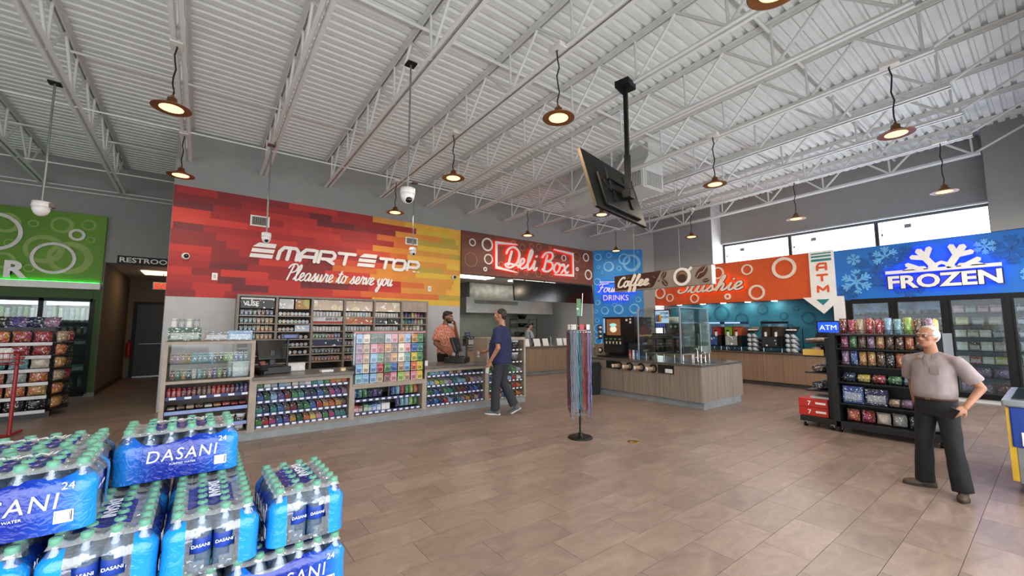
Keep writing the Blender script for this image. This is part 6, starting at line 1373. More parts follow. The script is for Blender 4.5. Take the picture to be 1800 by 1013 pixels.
# ================================================================== BOTTLED WATER
try: S.cycles.transparent_max_bounces = 20
except Exception: pass
M_bot = glassy('water_bottle_plastic', '#b2d2ec', 0.14, 0.06, 0.15, 0.25, 40)
M_cap = mat('green_bottle_cap', '#5c9a80', 0.4, var=0.08)
M_lab = mat('navy_bottle_label', '#173a94', 0.4, var=0.25, scale=40)
M_film = glassy('clear_shrink_film', '#eef6fa', 0.13, 0.09, 0.12, 1.0, 20)
def printed_film(name):
    m = bpy.data.materials.new(name); m.use_nodes = True; nt = m.node_tree; b = nt.nodes['Principled BSDF']; out = nt.nodes['Material Output']
    b.inputs['Roughness'].default_value = 0.16; b.inputs['Coat Weight'].default_value = 0.4
    tc = nt.nodes.new('ShaderNodeTexCoord'); sp = nt.nodes.new('ShaderNodeSeparateXYZ'); nt.links.new(tc.outputs['Object'], sp.inputs[0])
    mr = nt.nodes.new('ShaderNodeMapRange'); mr.inputs[1].default_value = -0.2; mr.inputs[2].default_value = 0.2; nt.links.new(sp.outputs[0], mr.inputs[0])
    r = nt.nodes.new('ShaderNodeValToRGB'); e = r.color_ramp.elements
    e[0].position = 0.0; e[0].color = lin('#1787d6'); e[1].position = 1.0; e[1].color = lin('#1a98ea')
    for p_, c_ in ((0.16, '#1560c8'), (0.3, '#0f2f9e'), (0.62, '#0e2c98'), (0.82, '#1454bf')): k = e.new(p_); k.color = lin(c_)
    nt.links.new(mr.outputs[0], r.inputs[0])
    n = nt.nodes.new('ShaderNodeTexNoise'); n.inputs['Scale'].default_value = 9; nt.links.new(tc.outputs['Object'], n.inputs[0])
    mx = nt.nodes.new('ShaderNodeMix'); mx.data_type = 'RGBA'; mx.blend_type = 'MULTIPLY'; mx.inputs['Factor'].default_value = 0.2
    nt.links.new(r.outputs[0], mx.inputs['A']); nt.links.new(n.outputs[0], mx.inputs['B']); nt.links.new(mx.outputs['Result'], b.inputs['Base Color'])
    n2 = nt.nodes.new('ShaderNodeTexNoise'); n2.inputs['Scale'].default_value = 30; n2.inputs['Distortion'].default_value = 1.5; nt.links.new(tc.outputs['Object'], n2.inputs[0])
    bp = nt.nodes.new('ShaderNodeBump'); bp.inputs['Strength'].default_value = 0.5; bp.inputs['Distance'].default_value = 0.01
    nt.links.new(n2.outputs[0], bp.inputs['Height']); nt.links.new(bp.outputs[0], b.inputs['Normal'])
    # clear above a wavy upper edge
    mu = nt.nodes.new('ShaderNodeMath'); mu.operation = 'MULTIPLY'; mu.inputs[1].default_value = 24.0; nt.links.new(sp.outputs[0], mu.inputs[0])
    si = nt.nodes.new('ShaderNodeMath'); si.operation = 'SINE'; nt.links.new(mu.outputs[0], si.inputs[0])
    ed = nt.nodes.new('ShaderNodeMath'); ed.operation = 'MULTIPLY_ADD'; ed.inputs[1].default_value = 0.011; ed.inputs[2].default_value = 0.151; nt.links.new(si.outputs[0], ed.inputs[0])
    ab = nt.nodes.new('ShaderNodeMath'); ab.operation = 'ABSOLUTE'; nt.links.new(sp.outputs[0], ab.inputs[0])
    mr2 = nt.nodes.new('ShaderNodeMapRange'); mr2.inputs[1].default_value = 0.12; mr2.inputs[2].default_value = 0.165; mr2.inputs[3].default_value = 0.0; mr2.inputs[4].default_value = 0.03; nt.links.new(ab.outputs[0], mr2.inputs[0])
    ad = nt.nodes.new('ShaderNodeMath'); ad.operation = 'ADD'; nt.links.new(ed.outputs[0], ad.inputs[0]); nt.links.new(mr2.outputs[0], ad.inputs[1])
    gt = nt.nodes.new('ShaderNodeMath'); gt.operation = 'GREATER_THAN'; nt.links.new(sp.outputs[2], gt.inputs[0]); nt.links.new(ad.outputs[0], gt.inputs[1])
    tr_ = nt.nodes.new('ShaderNodeBsdfTransparent'); gl = nt.nodes.new('ShaderNodeBsdfGlossy'); gl.inputs['Roughness'].default_value = 0.1
    m1 = nt.nodes.new('ShaderNodeMixShader'); m1.inputs[0].default_value = 0.12; nt.links.new(tr_.outputs[0], m1.inputs[1]); nt.links.new(gl.outputs[0], m1.inputs[2])
    m2 = nt.nodes.new('ShaderNodeMixShader'); nt.links.new(gt.outputs[0], m2.inputs[0]); nt.links.new(b.outputs[0], m2.inputs[1]); nt.links.new(m1.outputs[0], m2.inputs[2]); nt.links.new(m2.outputs[0], out.inputs[0])
    return m
M_pf = printed_film('blue_printed_film'); M_tp = mat('navy_top_print', '#20287e', 0.25, var=0.2, scale=20); M_wt = mat('white_film_print', '#e4eaf2', 0.4)
BP = 0.066
def bottle_mb(b, cx=0, cy=0):
    prof = [(0.0,0.003),(0.022,0.0),(0.030,0.006),(0.0315,0.014),(0.029,0.022),(0.0315,0.03),(0.029,0.038),(0.0315,0.046),(0.0305,0.066)]
    b.lathe(prof, 14, (cx,cy,0), 0); b.lathe([(0.0312,0.066),(0.0318,0.068),(0.0318,0.112),(0.0312,0.114)], 14, (cx,cy,0), 1)
    b.lathe([(0.0305,0.114),(0.0315,0.122),(0.029,0.138),(0.022,0.158),(0.0145,0.172),(0.0128,0.178),(0.0128,0.19)], 14, (cx,cy,0), 0)
b = MB(); bottle_mb(b); bottle_me = b.mesh('bottle', [M_bot, M_lab])
cap_me = MB().lathe([(0,0.183),(0.0152,0.183),(0.0158,0.19),(0.0155,0.204),(0.013,0.207),(0,0.207)],14).mesh('cap', [M_cap])
b = MB()
for i in range(6):
    for j in range(4): bottle_mb(b, (i-2.5)*BP, (j-1.5)*BP); b.lathe([(0,0.183),(0.0155,0.183),(0.0155,0.206),(0,0.207)],8,((i-2.5)*BP,(j-1.5)*BP,0),2)
bottles_me = b.mesh('bottles', [M_bot, M_lab, M_cap])
LX, LY = 0.2035, 0.1375
def ring_pt(s_, z, rnd_=0.034):
    """point on the outline of the pack: s_ runs along the front side then around the corner"""
    hx, hy, r = LX-rnd_, LY-rnd_, rnd_; ql = PI/2*r; segs = [('f', 2*hx), ('c1', ql), ('r', 2*hy), ('c2', ql), ('b', 2*hx), ('c3', ql), ('l', 2*hy), ('c4', ql)]
    tot = sum(a for _, a in segs); s_ %= tot
    for nm, a in segs:
        if s_ <= a: break
        s_ -= a
    t = s_
    if nm == 'f': p = (-hx+t, -LY); n = (0,-1)
    elif nm == 'r': p = (LX, -hy+t); n = (1,0)
    elif nm == 'b': p = (hx-t, LY); n = (0,1)
    elif nm == 'l': p = (-LX, hy-t); n = (-1,0)
    else:
        k = {'c1':0,'c2':1,'c3':2,'c4':3}[nm]; cx, cy = ((hx,-hy),(hx,hy),(-hx,hy),(-hx,-hy))[k]; a0 = -PI/2 + k*PI/2 + t/r
        n = (math.cos(a0), math.sin(a0)); p = (cx+n[0]*r, cy+n[1]*r)
    lean = 0.0 if z < 0.13 else -0.036*((z-0.13)/0.046)**1.4
    ang = math.atan2(n[1], n[0])
    w_ = -0.0013*(1+math.cos(2*PI*p[0]/BP))*abs(n[1]) - 0.0013*(1+math.cos(2*PI*p[1]/BP))*abs(n[0])
    d = lean + w_ + 0.0012*math.sin(40*z+11*p[0]+7*p[1])
    return (p[0]+n[0]*d, p[1]+n[1]*d, z)
RND = 0.034; FRL = 2*(LX-RND); QL = PI/2*RND; SDL = 2*(LY-RND)
ZL = [0.002,0.02,0.045,0.07,0.095,0.12,0.135,0.15,0.163,0.176]
def strip(s0, s1, n, hole=None):
    vs = [ring_pt(s0+(s1-s0)*i/n, z) for z in ZL for i in range(n+1)]; fs = []
    for j in range(len(ZL)-1):
        for i in range(n):
            if hole and hole((i+.5)/n, (ZL[j]+ZL[j+1])/2): continue
            fs.append((j*(n+1)+i, j*(n+1)+i+1, (j+1)*(n+1)+i+1, (j+1)*(n+1)+i))
    b = MB(); b.add(vs, fs, 0, True); return b
ov = QL + 0.028
front_me = strip(-ov, FRL+ov, 60).mesh('printed_wrap', [M_pf])
back_me = strip(FRL+2*QL+SDL-ov, 2*FRL+2*QL+SDL+ov, 60).mesh('printed_wrap', [M_pf])
hole = lambda u, z: ((u-.5)/0.36)**2 + ((z-0.085)/0.055)**2 < 1
endr_me = strip(FRL+QL+0.02, FRL+QL+SDL-0.02, 24, hole).mesh('end_film', [M_film]); endl_me = strip(2*FRL+3*QL+SDL+0.02, 2*FRL+3*QL+2*SDL-0.02, 24, hole).mesh('end_film', [M_film])
def top_h(x, y):
    best = 0
    for i in range(6):
        for j in range(4):
            d2 = (x-(i-2.5)*BP)**2 + (y-(j-1.5)*BP)**2; best = max(best, math.exp(-d2/0.00028))
    return 0.186 + 0.023*best
def top_grid(x0, x1, y0, y1, nx, ny, dz, fall=True):
    vs = []
    for j in range(ny+1):
        for i in range(nx+1):
            x = x0+(x1-x0)*i/nx; y = y0+(y1-y0)*j/ny; z = top_h(x,y)+dz
            if fall:
                ex = max(0, (abs(x)-0.172)/0.02); ey = max(0, (abs(y)-0.106)/0.02); e_ = min(1, max(ex, ey)); z = z*(1-e_)+0.172*e_
            vs.append((x, y, z))
    b = MB(); b.add(vs, [(j*(nx+1)+i, j*(nx+1)+i+1, (j+1)*(nx+1)+i+1, (j+1)*(nx+1)+i) for j in range(ny) for i in range(nx)], 0, True); return b
M_filmt = glassy('hazy_top_film', '#f2f8fa', 0.16, 0.1, 0.26, 1.0, 24)
top_me = top_grid(-0.184,0.184,-0.118,0.118,48,32,0.001).mesh('top_film', [M_filmt])
tpr_me = top_grid(-0.105,0.115,-0.075,0.06,30,18,0.0022,False).mesh('top_print', [M_tp])
big_me = text_mesh('DASANI', 0.066, 0.0012, 0.0, 0.12, space=1.15, mats=M_wt); n24_me = text_mesh('24', 0.03, 0.0012, mats=M_wt)
xs = [v.co.x for v in big_me.vertices]; big_me.transform(Matrix.Diagonal((0.228/(max(xs)-min(xs)),1,1,1)))
sm_me = text_mesh('DASANI', 0.05, 0.0008, 0.0006, 0.1, mats=M_wt); sm_me.transform(Matrix.Rotation(-PI/2,4,'X')); tl_me = text_mesh('DASANI', 0.0145, 0.0005, 0.0002, mats=M_wt)
tiny_me = text_mesh('PURIFIED WATER', 0.011, 0.0006, mats=M_wt)
bb_ = MB(); bb_.box(-0.021,0.021,-0.0012,0,0,0.036,0)
for k in range(12): bb_.box(-0.018+k*0.003,-0.018+k*0.003+0.0012+0.0006*(k % 3),-0.0018,-0.001,0.005,0.032,1)
bar_me = bb_.mesh('barcode', [M_wt, M_black])
def conform(me):
    """lay flat lettering on the bulging film"""
    for v in me.vertices:
        v.co.y += -LY + 0.0013*(1+math.cos(2*PI*v.co.x/BP)) - 0.0026
    return me
for me, dx, dz in ((big_me, 0.008, 0.074), (n24_me, 0.142, 0.126), (tiny_me, 0.01, 0.055), (bar_me, 0.138, 0.03)):
    me.transform(Matrix.Translation((dx, 0, dz))); conform(me)
def water_case(loc, rz, label, full=True):
    t = thing('water_case', label, 'water case', loc, rz, 'shrink wrapped water cases'); t.rotation_euler = (0, 0, rz)
    if full:
        for i in range(6):
            for j in range(4):
                bo = link('bottle', bottle_me, t, ((i-2.5)*BP, (j-1.5)*BP, 0), (0,0,rnd.uniform(0,6))); link('cap', cap_me, bo)
        for j in (1, 2):
            link('label_lettering', tl_me, t, (2.5*BP+0.0325, (j-1.5)*BP, 0.086), (0,0,PI/2)); link('label_lettering', tl_me, t, (-2.5*BP-0.0325, (j-1.5)*BP, 0.086), (0,0,-PI/2))
    else:
        o = link('bottles', bottles_me, t); o['kind'] = 'stuff'
    f = link('printed_wrap', front_me, t); link('printed_wrap', back_me, t)
    for me, nm in ((big_me,'lettering'),(n24_me,'count_print'),(tiny_me,'small_print'),(bar_me,'barcode')): link(nm, me, f)
    link('end_film', endr_me, t); link('end_film', endl_me, t); link('top_film', top_me, t)
    tp = link('top_print', tpr_me, t); link('top_lettering', sm_me, tp, (0.0,-0.015,0.2105))
    return t
TZ, MZ, BZ_ = 0.886, 0.674, 0.462
for (x, y, z, r, lab, full) in (
 (-0.438,1.985,TZ,0.0,'nearest of the top tier at the left picture edge',True),(-0.46,2.262,TZ,-0.015,'second in the top tier, behind the nearest one',True),(-0.045,2.36,TZ,0.02,'standing alone on top at the back',True),
 (-0.492,2.0,MZ,-PI/2,'end on in the middle tier under the nearest top one',True),(-0.21,2.0,MZ,-PI/2,'end on in the middle tier, second from left',True),(0.072,2.0,MZ,-PI/2,'end on in the middle tier, third from left',True),(0.372,2.03,MZ,-PI/2+0.03,'end on in the middle tier, rightmost and apart',True),
 (0.318,1.945,BZ_,0.0,'broadside in the lower tier at the right end',True),(-0.092,1.945,BZ_,0.0,'broadside in the lower tier, middle one',True),(-0.507,1.945,BZ_,0.0,'broadside in the lower tier at the left end',False),
 (-0.492,2.415,MZ,-PI/2,'hidden at the back left of the middle tier',False),(-0.21,2.415,MZ,-PI/2,'at the back under the second top one',False),(0.072,2.415,MZ,-PI/2,'at the back under the lone top one',False)):
    water_case((x, y, z), r, 'blue wrapped water bottle case ' + lab, full)
for k, (x, y) in enumerate(((0.318,2.225),(-0.092,2.225),(-0.507,2.225),(-0.092,2.505),(-0.507,2.505))): water_case((x, y, BZ_), 0, 'blue water case, %s in the rear lower tier rows' % ORD[k], False)
for z, nm in ((0.250,'second tier from the floor'),(0.038,'bottom tier on the pallet')):
    for k, (x, y) in enumerate(((0.318,1.945),(-0.092,1.945),(-0.507,1.945),(0.318,2.225),(-0.092,2.225),(-0.507,2.225),(-0.092,2.505),(-0.507,2.505))): water_case((x, y, z), 0, 'blue water case, %s in the %s' % (ORD[k], nm), False)
pal = thing('pallet', 'low wooden pallet under the stacked water cases', 'pallet', (-0.09, 2.2, 0)); M_pal = woodmat('pallet_wood','#8a6b48','#a98a62',0.5,False,0.8)
for k in range(6): MB().box(-0.64,0.64,-0.42+k*0.15,-0.32+k*0.15,0.022,0.037).build('plank', M_pal, pal)
for x in (-0.6,0,0.55): MB().box(x,x+0.06,-0.42,0.43,0.001,0.022).build('stringer', M_pal, pal)
# ================================================================== PEOPLE
def caps(b, p0, p1, r0, r1=None, n=14, flat=None):
    """tapered limb with round ends; flat = (axis vector, factor) squashes the section"""
    r1 = r0 if r1 is None else r1; p0 = Vector(p0); p1 = Vector(p1); d = p1-p0; L = d.length; q = Vector((0,0,1)).rotation_difference(d.normalized()) if L > 1e-6 else Quaternion()
    prof = [(r0*math.cos(a), r0*math.sin(a)) for a in [-PI/2+PI/2*k/4 for k in range(5)]] + [(r1*math.cos(a), L+r1*math.sin(a)) for a in [PI/2*k/4 for k in range(5)]]
    vs = []
    for r, z in prof:
        for k in range(n):
            a = 2*PI*k/n; v = q @ Vector((max(r,1e-4)*math.cos(a), max(r,1e-4)*math.sin(a), z))
            if flat: ax = Vector(flat[0]).normalized(); v = v - ax*v.dot(ax)*(1-flat[1])
            vs.append(p0+v)
    m = len(prof)
    b.add(vs, [(i*n+k, i*n+(k+1) % n, (i+1)*n+(k+1) % n, (i+1)*n+k) for i in range(m-1) for k in range(n)] + [tuple(range(n))[::-1], tuple((m-1)*n+k for k in range(n))], 0, True)
def frust(b, p0, p1, r0, r1, n=16):
    """sleeve or trouser leg: flat cut ends"""
    b.cyl(p0, p1, r0, r1, n)
def ell(b, c, r, rot=None, n=18, m=12):
    o = len(b.v); b.sphere((0,0,0), 1.0, n, m, 0, r)
    for i in range(o, len(b.v)):
        v = Vector(b.v[i]); v = (rot @ v) if rot else v; b.v[i] = tuple(v + Vector(c))
def loft(b, secs, n=24):
    """torso: (z, rx, ry, cx, cy) sections with rounded-box outline"""
    vs = []
    for (z, rx, ry, cx, cy) in secs:
        for k in range(n):
            a = 2*PI*k/n; c, s_ = math.cos(a), math.sin(a); vs.append((cx+rx*math.copysign(abs(c)**.85, c), cy+ry*math.copysign(abs(s_)**.85, s_), z))
    m = len(secs); b.add(vs, [(i*n+k, i*n+(k+1) % n, (i+1)*n+(k+1) % n, (i+1)*n+k) for i in range(m-1) for k in range(n)] + [tuple(range(n))[::-1], tuple((m-1)*n+k for k in range(n))], 0, True)
def fuse(b, name, m_, parent, voxel, iters, wrinkle=0.0, seed=0):
    """melt overlapping volumes into one continuous skin"""
    me = b.mesh(name, [m_]); o = bpy.data.objects.new(name, me); COL.objects.link(o)
    rm = o.modifiers.new('remesh', 'REMESH'); rm.mode = 'VOXEL'; rm.voxel_size = voxel; rm.use_smooth_shade = True
    sm = o.modifiers.new('smooth', 'SMOOTH'); sm.factor = 0.5; sm.iterations = iters
    dg = bpy.context.evaluated_depsgraph_get(); me2 = bpy.data.meshes.new_from_object(o.evaluated_get(dg)); bpy.data.objects.remove(o); bpy.data.meshes.remove(me)
    me2.name = name
    if wrinkle:
        from mathutils import noise
        me2.update(); co = [v.co.copy() for v in me2.vertices]; nr = [v.normal.copy() for v in me2.vertices]
        for v, c, n_ in zip(me2.vertices, co, nr):
            f = noise.noise(Vector((c.x*9+seed, c.y*9, c.z*5))) + 0.6*noise.noise(Vector((c.x*16, c.y*16+seed, c.z*11)))
            v.co = c + n_*f*wrinkle
    me2.materials.clear(); me2.materials.append(m_)
    for p in me2.polygons: p.use_smooth = True
    return link(name, me2, parent)
def hand(b, w_, d, nrm, thumb, curl, k=1.0):
    """palm and five fingers; d runs along the hand, nrm is the palm side, thumb = +1 or -1 side"""
    w_ = Vector(w_); d = Vector(d).normalized(); nrm = Vector(nrm); nrm = (nrm - d*nrm.dot(d)).normalized(); s_ = d.cross(nrm).normalized()*thumb
    R = Matrix((s_, d, nrm)).transposed()
    ell(b, w_+d*0.05*k, (0.04*k, 0.055*k, 0.016*k), R)
    for off, ln in ((0.030,0.068),(0.010,0.078),(-0.011,0.073),(-0.030,0.056)):
        p = w_ + d*0.088*k + s_*off*k; dd = d.copy(); c = curl
        for seg, rr in ((0.45,0.0095),(0.32,0.0088),(0.23,0.0078)):
            dd = (dd*math.cos(c) + nrm*math.sin(c)).normalized(); ax = dd
            nn = (nrm*math.cos(c) - d*math.sin(c)); q = p + dd*ln*seg*1.05*k; caps(b, p, q, rr*k, rr*0.93*k, 8); p = q
            c = curl*1.0; d2 = dd
    p = w_ + d*0.03*k + s_*0.03*k; q = p + (d*0.55+s_*0.7+nrm*0.35).normalized()*0.038*k; caps(b, p, q, 0.012*k, 0.0105*k, 8); q2 = q + (d*0.85+s_*0.2+nrm*0.5).normalized()*0.03*k; caps(b, q, q2, 0.0105*k, 0.009*k, 8)
def skin(name, c): return mat(name, c, 0.5, var=0.07, scale=14, spec=0.35)
M_eye = mat('eye_white', '#d8d2ca', 0.3); M_iris = mat('dark_iris', '#1d1611', 0.2)
def person(label, loc, rz, k, P):
    """P: pose and dress in a natural 1.75 m frame that faces -y"""
    t = thing('person', label, 'person', loc, rz); t.scale = (k, k, k); sk = P['skin']
    HR = Matrix.Rotation(P.get('yaw', 0), 3, 'Z') @ Matrix.Rotation(P.get('nod', 0), 3, 'X'); NB = Vector((0, P.get('ty', 0), 1.50)) + Vector(P.get('hoff', (0,0,0)))
    def hd(p): return NB + HR @ (Vector(p) - Vector((0, 0, 1.50)))
    b = MB(); sh = P['shoulder']; bw_ = P.get('girth', 1.0)
    # head
    ell(b, hd((0,0.008,1.652)), (0.074,0.094,0.100), HR); ell(b, hd((0,-0.028,1.585)), (0.056,0.066,0.062), HR); ell(b, hd((0,-0.06,1.555)), (0.032,0.030,0.026), HR)
    ell(b, hd((0,-0.052,1.618)), (0.058,0.038,0.045), HR)
    caps(b, hd((-0.036,-0.079,1.672)), hd((0.036,-0.079,1.672)), 0.012, 0.012, 10); caps(b, hd((0,-0.084,1.662)), hd((0,-0.108,1.618)), 0.009, 0.014, 10); caps(b, hd((-0.012,-0.094,1.613)), hd((0.012,-0.094,1.613)), 0.009, 0.009, 8)
    for s in (-1, 1):
        ell(b, hd((s*0.077,0.012,1.628)), (0.010,0.020,0.032), HR @ Matrix.Rotation(-s*0.3,3,'Z')); ell(b, hd((s*0.042,-0.06,1.62)), (0.024,0.022,0.024), HR)
    caps(b, hd((-0.017,-0.083,1.581)), hd((0.017,-0.083,1.581)), 0.0085, 0.0085, 8); caps(b, hd((-0.014,-0.081,1.571)), hd((0.014,-0.081,1.571)), 0.009, 0.009, 8)
    caps(b, (0,P.get('ty',0)+0.015,1.43), hd((0,0.012,1.58)), 0.060, 0.052, 16)
    # trunk and legs under the clothes
    loft(b, [(0.90,0.13,0.09,0,0),(1.05,0.12*bw_,0.09*bw_,0,0),(1.25,0.14,0.095,0,0.0),(1.40,0.15,0.08,0,0.01),(1.46,0.08,0.05,0,0.015)])
    for h, kn, an in P['legs']:
        caps(b, h, kn, 0.07, 0.05); caps(b, kn, an, 0.05, 0.036)
    # arms with hands
    for (s0, el, wr_, hdir, pn, th, cu) in P['arms']:
        caps(b, s0, el, 0.046, 0.039); caps(b, el, wr_, 0.040, 0.026, flat=None); hand(b, wr_, hdir, pn, th, cu)
    body = fuse(b, 'body', sk, t, 0.0062, 3)
    for s in (-1, 1):
        MB().sphere((0,0,0),0.0125,10,8).build('eye', M_eye, t, hd((s*0.031,-0.0795,1.651))); MB().sphere((0,0,0),0.0068,8,6).build('iris', M_iris, t, hd((s*0.031,-0.0885,1.650)))
        b = MB(); caps(b, hd((s*0.016,-0.0915,1.674)), hd((s*0.048,-0.081,1.677)), 0.0055, 0.004, 8); b.build('eyebrow', P['hair'], t)
    b = MB(); caps(b, hd((-0.018,-0.0905,1.576)), hd((0.018,-0.0905,1.576)), 0.0035, 0.0035, 8); b.build('mouth', mat('lip_tone_'+sk.name, P['lip'], 0.5), t)
    # hair
    b = MB()
    for c, r in P['hairs']: ell(b, hd(c), r, HR)
    fuse(b, 'hair', P['hair'], t, 0.007, 2, 0.002, 3)
    if 'beard' in P:
        b = MB()
        for c, r in P['beard']: ell(b, hd(c), r, HR)
        fuse(b, 'beard', P['hair'], t, 0.007, 2, 0.002, 9)
    # shirt
    b = MB(); loft(b, P['torso'])
    for (s0, el, *_), fr_ in zip(P['arms'], P['sleeve']):
        s0 = Vector(s0); el = Vector(el); e = s0.lerp(el, fr_); sg_ = 1 if s0.x > 0 else -1; ell(b, s0, (0.060,0.062,0.058)); caps(b, (sg_*0.05,0.018,1.452), s0+Vector((-sg_*0.02,0,0.004)), 0.036, 0.052, 14); b.cyl(s0 - (e-s0).normalized()*0.01, e, 0.060, P.get('cuff', 0.066), 16)
    fuse(b, 'shirt', P['shirt'], t, 0.011, 5, P.get('wrinkle', 0.006), 5)
    if P.get('collar'):
        b = MB(); pts = [(0.072*math.cos(a), P.get('ty',0)+0.018+0.066*math.sin(a), 1.455+0.018*math.sin(a)) for a in [-PI/2+0.5+ (2*PI-1.0)*j/16 for j in range(17)]]
        b.tube(pts, [0.012]*17, 8); fuse(b, 'collar', P['shirt'], t, 0.006, 2)
        for s in (-1, 1): MB().add([(s*0.028,-0.05+P.get('ty',0),1.455),(s*0.068,-0.03+P.get('ty',0),1.475),(s*0.085,-0.075+P.get('ty',0),1.425),(s*0.045,-0.088+P.get('ty',0),1.405)], [(0,1,2,3)]).build('collar_wing', P['shirt'], t)
    # trousers and belt
    b = MB(); hz = P.get('waist', 1.0); hw = P.get('hipw', 0.165); hdp = P.get('hipd', 0.125)
    loft(b, [(0.80,hw*0.9,hdp*0.9,0,0.005),(0.88,hw,hdp,0,0.005),(hz,hw*0.97,hdp*0.98,0,0)])
    for h, kn, an in P['legs']:
        h = Vector(h); kn = Vector(kn); an = Vector(an); caps(b, h+Vector((0,0,-0.02)), kn, 0.098, 0.075, 16); b.cyl(kn, an+Vector((0,0,-0.035)), 0.074, P.get('hem', 0.068), 16); ell(b, kn, (0.074,0.076,0.08))
    fuse(b, 'trousers', P['pants'], t, 0.012, 4, 0.006, 2)
    if P.get('belt'):
        b = MB(); loft(b, [(hz-0.03,hw*1.0,hdp*1.02,0,0),(hz+0.008,hw*0.99,hdp*1.01,0,0)], 32); b.build('belt', P['belt'], t); MB().bevbox(-0.022,0.022,-hdp*1.04-0.004,-hdp*1.0,hz-0.028,hz+0.006,0.003).build('belt_buckle', mat('dull_buckle','#8a7a5a',0.35,0.8), t)
    # shoes
    for (p, toe, pitch) in P['feet']:
        p = Vector(p); toe = Vector((toe[0], toe[1], 0)).normalized(); a = math.atan2(toe.x, -toe.y); rot = Matrix.Rotation(pitch, 3, 'X')
        b = MB(); ell(b, (0,-0.085,0.03), (0.046,0.105,0.042)); ell(b, (0,0.03,0.04), (0.040,0.066,0.055)); ell(b, (0,0.035,0.075), (0.042,0.05,0.03))
        for i, v in enumerate(b.v): b.v[i] = (v[0], v[1], max(v[2], 0.0))
        sh_ = fuse(b, 'shoe', P['shoe'], t, 0.007, 2)
        b = MB(); vs = []
        for z in (0.0, 0.02):
            for q in range(24):
                g_ = 2*PI*q/24; y_ = -0.048 + 0.142*math.sin(g_); vs.append((0.048*math.cos(g_)*(1.0-0.12*(1 if y_ > 0 else 0)), y_, z))
        b.add(vs, [tuple(range(24))[::-1], tuple(range(24,48))] + [(q, (q+1) % 24, 24+(q+1) % 24, 24+q) for q in range(24)]); so = b.build('sole', P['sole'], sh_)
        sh_.location = p; sh_.rotation_euler = (pitch, 0, a)
    return t, hd
M_hairw = mat('white_hair','#b9b4ac',0.7,var=0.15,scale=60); M_hairb = mat('black_hair','#17130f',0.6,var=0.2,scale=60); M_hairk = mat('dark_brown_hair','#2b211a',0.6,var=0.2,scale=60)
def cloth(name, c, rough=0.85, var=0.06): return mat(name, c, rough, var=var, scale=9, bump=0.15, bscale=220)
# ---- older man with the phone
OLD = dict(skin=skin('tanned_skin','#9c6c54'), lip='#7e5044', hair=M_hairw, shoulder=0.2, girth=1.1, yaw=-0.12, nod=0.02, ty=0.0, hoff=(0,-0.035,0.004),
 hairs=[((0.0,0.055,1.655),(0.079,0.06,0.088)),((0.06,0.022,1.66),(0.028,0.056,0.055)),((-0.06,0.022,1.66),(0.028,0.056,0.055)),((0,0.035,1.728),(0.064,0.066,0.034))],
 legs=[((0.085,0,0.90),(0.125,-0.03,0.49),(0.17,-0.04,0.10)),((-0.085,0,0.90),(-0.125,-0.02,0.49),(-0.165,0.02,0.10))],
 arms=[((0.205,0.01,1.385),(0.318,0.12,1.12),(0.265,-0.07,0.93),(-0.35,-0.75,-0.5),(-0.8,0.2,-0.5),1,0.55),((-0.205,0.01,1.385),(-0.252,0.12,1.12),(-0.225,0.09,0.90),(0.35,-0.2,-0.9),(0.9,0,0.2),-1,0.45)],
 sleeve=[0.76,0.76], cuff=0.082, torso=[(0.985,0.165,0.132,0,-0.005),(1.03,0.178,0.145,0,-0.012),(1.13,0.178,0.145,0,-0.012),(1.25,0.175,0.13,0,-0.004),(1.34,0.178,0.112,0,0.004),(1.41,0.135,0.085,0,0.012),(1.462,0.07,0.06,0,0.016)],
 shirt=cloth('taupe_polo_cloth','#8b7d7c'), collar=True, pants=cloth('black_trouser_cloth','#0e0f12'), belt=mat('brown_belt_leather','#4a2f22',0.5), waist=1.0, hipw=0.168, hipd=0.135, hem=0.085,
 feet=[((0.17,-0.045,0),(0.35,-0.9),0),((-0.165,0.02,0),(-0.75,-0.6),0)], shoe=mat('brown_shoe_leather','#453627',0.6), sole=mat('dark_sole','#2b241e',0.7), wrinkle=0.007)
old, ohd = person('older white-haired man in a taupe polo and black trousers holding a phone', (5.51,0.74,0), math.radians(-108), 0.86, OLD)
b = MB(); b.box(-0.03,0.03,-0.003,0.003,-0.004,0.004)
gl = MB()
for s in (-1, 1): gl.tube([ohd((s*0.034+0.023*math.cos(a), -0.104+0.004*abs(s), 1.648+0.016*math.sin(a))) for a in [2*PI*j/14 for j in range(14)]], 0.0016, 5, closed=True); gl.tube([ohd((s*0.057,-0.102,1.652)), ohd((s*0.08,-0.03,1.655)), ohd((s*0.082,0.02,1.645))], 0.0016, 5)
gl.tube([ohd((-0.012,-0.105,1.652)), ohd((0.012,-0.105,1.652))], 0.0016, 5); gl.build('glasses_frame', mat('thin_gold_frame','#4a3c2c',0.4,0.3), old)
b = MB()
for s in (-1, 1): b.lathe([(0,0),(0.022,0),(0.022,0.001),(0,0.001)],14)
le = MB()
for s in (-1, 1): le.add([ohd((s*0.034+0.022*math.cos(a), -0.104, 1.648+0.0155*math.sin(a))) for a in [2*PI*j/14 for j in range(14)]], [tuple(range(14))])
le.build('glasses_lens', glassy('tinted_lens','#d4c8c0',0.0), old)
MB().box(0.04,0.115,-0.131,-0.127,1.245,1.33).build('shirt_pocket', OLD['shirt'], old); MB().box(-0.016,0.016,-0.128,-0.123,1.31,1.42).build('placket', OLD['shirt'], old, (0,0.02,0))
ph = thing('phone', 'black phone held in the older man\'s hand at his hip', 'phone', (0,0,0)); ph.location = old.matrix_world @ Vector((0,0,0))
bpy.context.view_layer.update()
ph.location = old.matrix_world @ Vector((0.205,-0.175,0.868)); ph.rotation_euler = (0.4, 0.5, old.rotation_euler.z + 0.5)
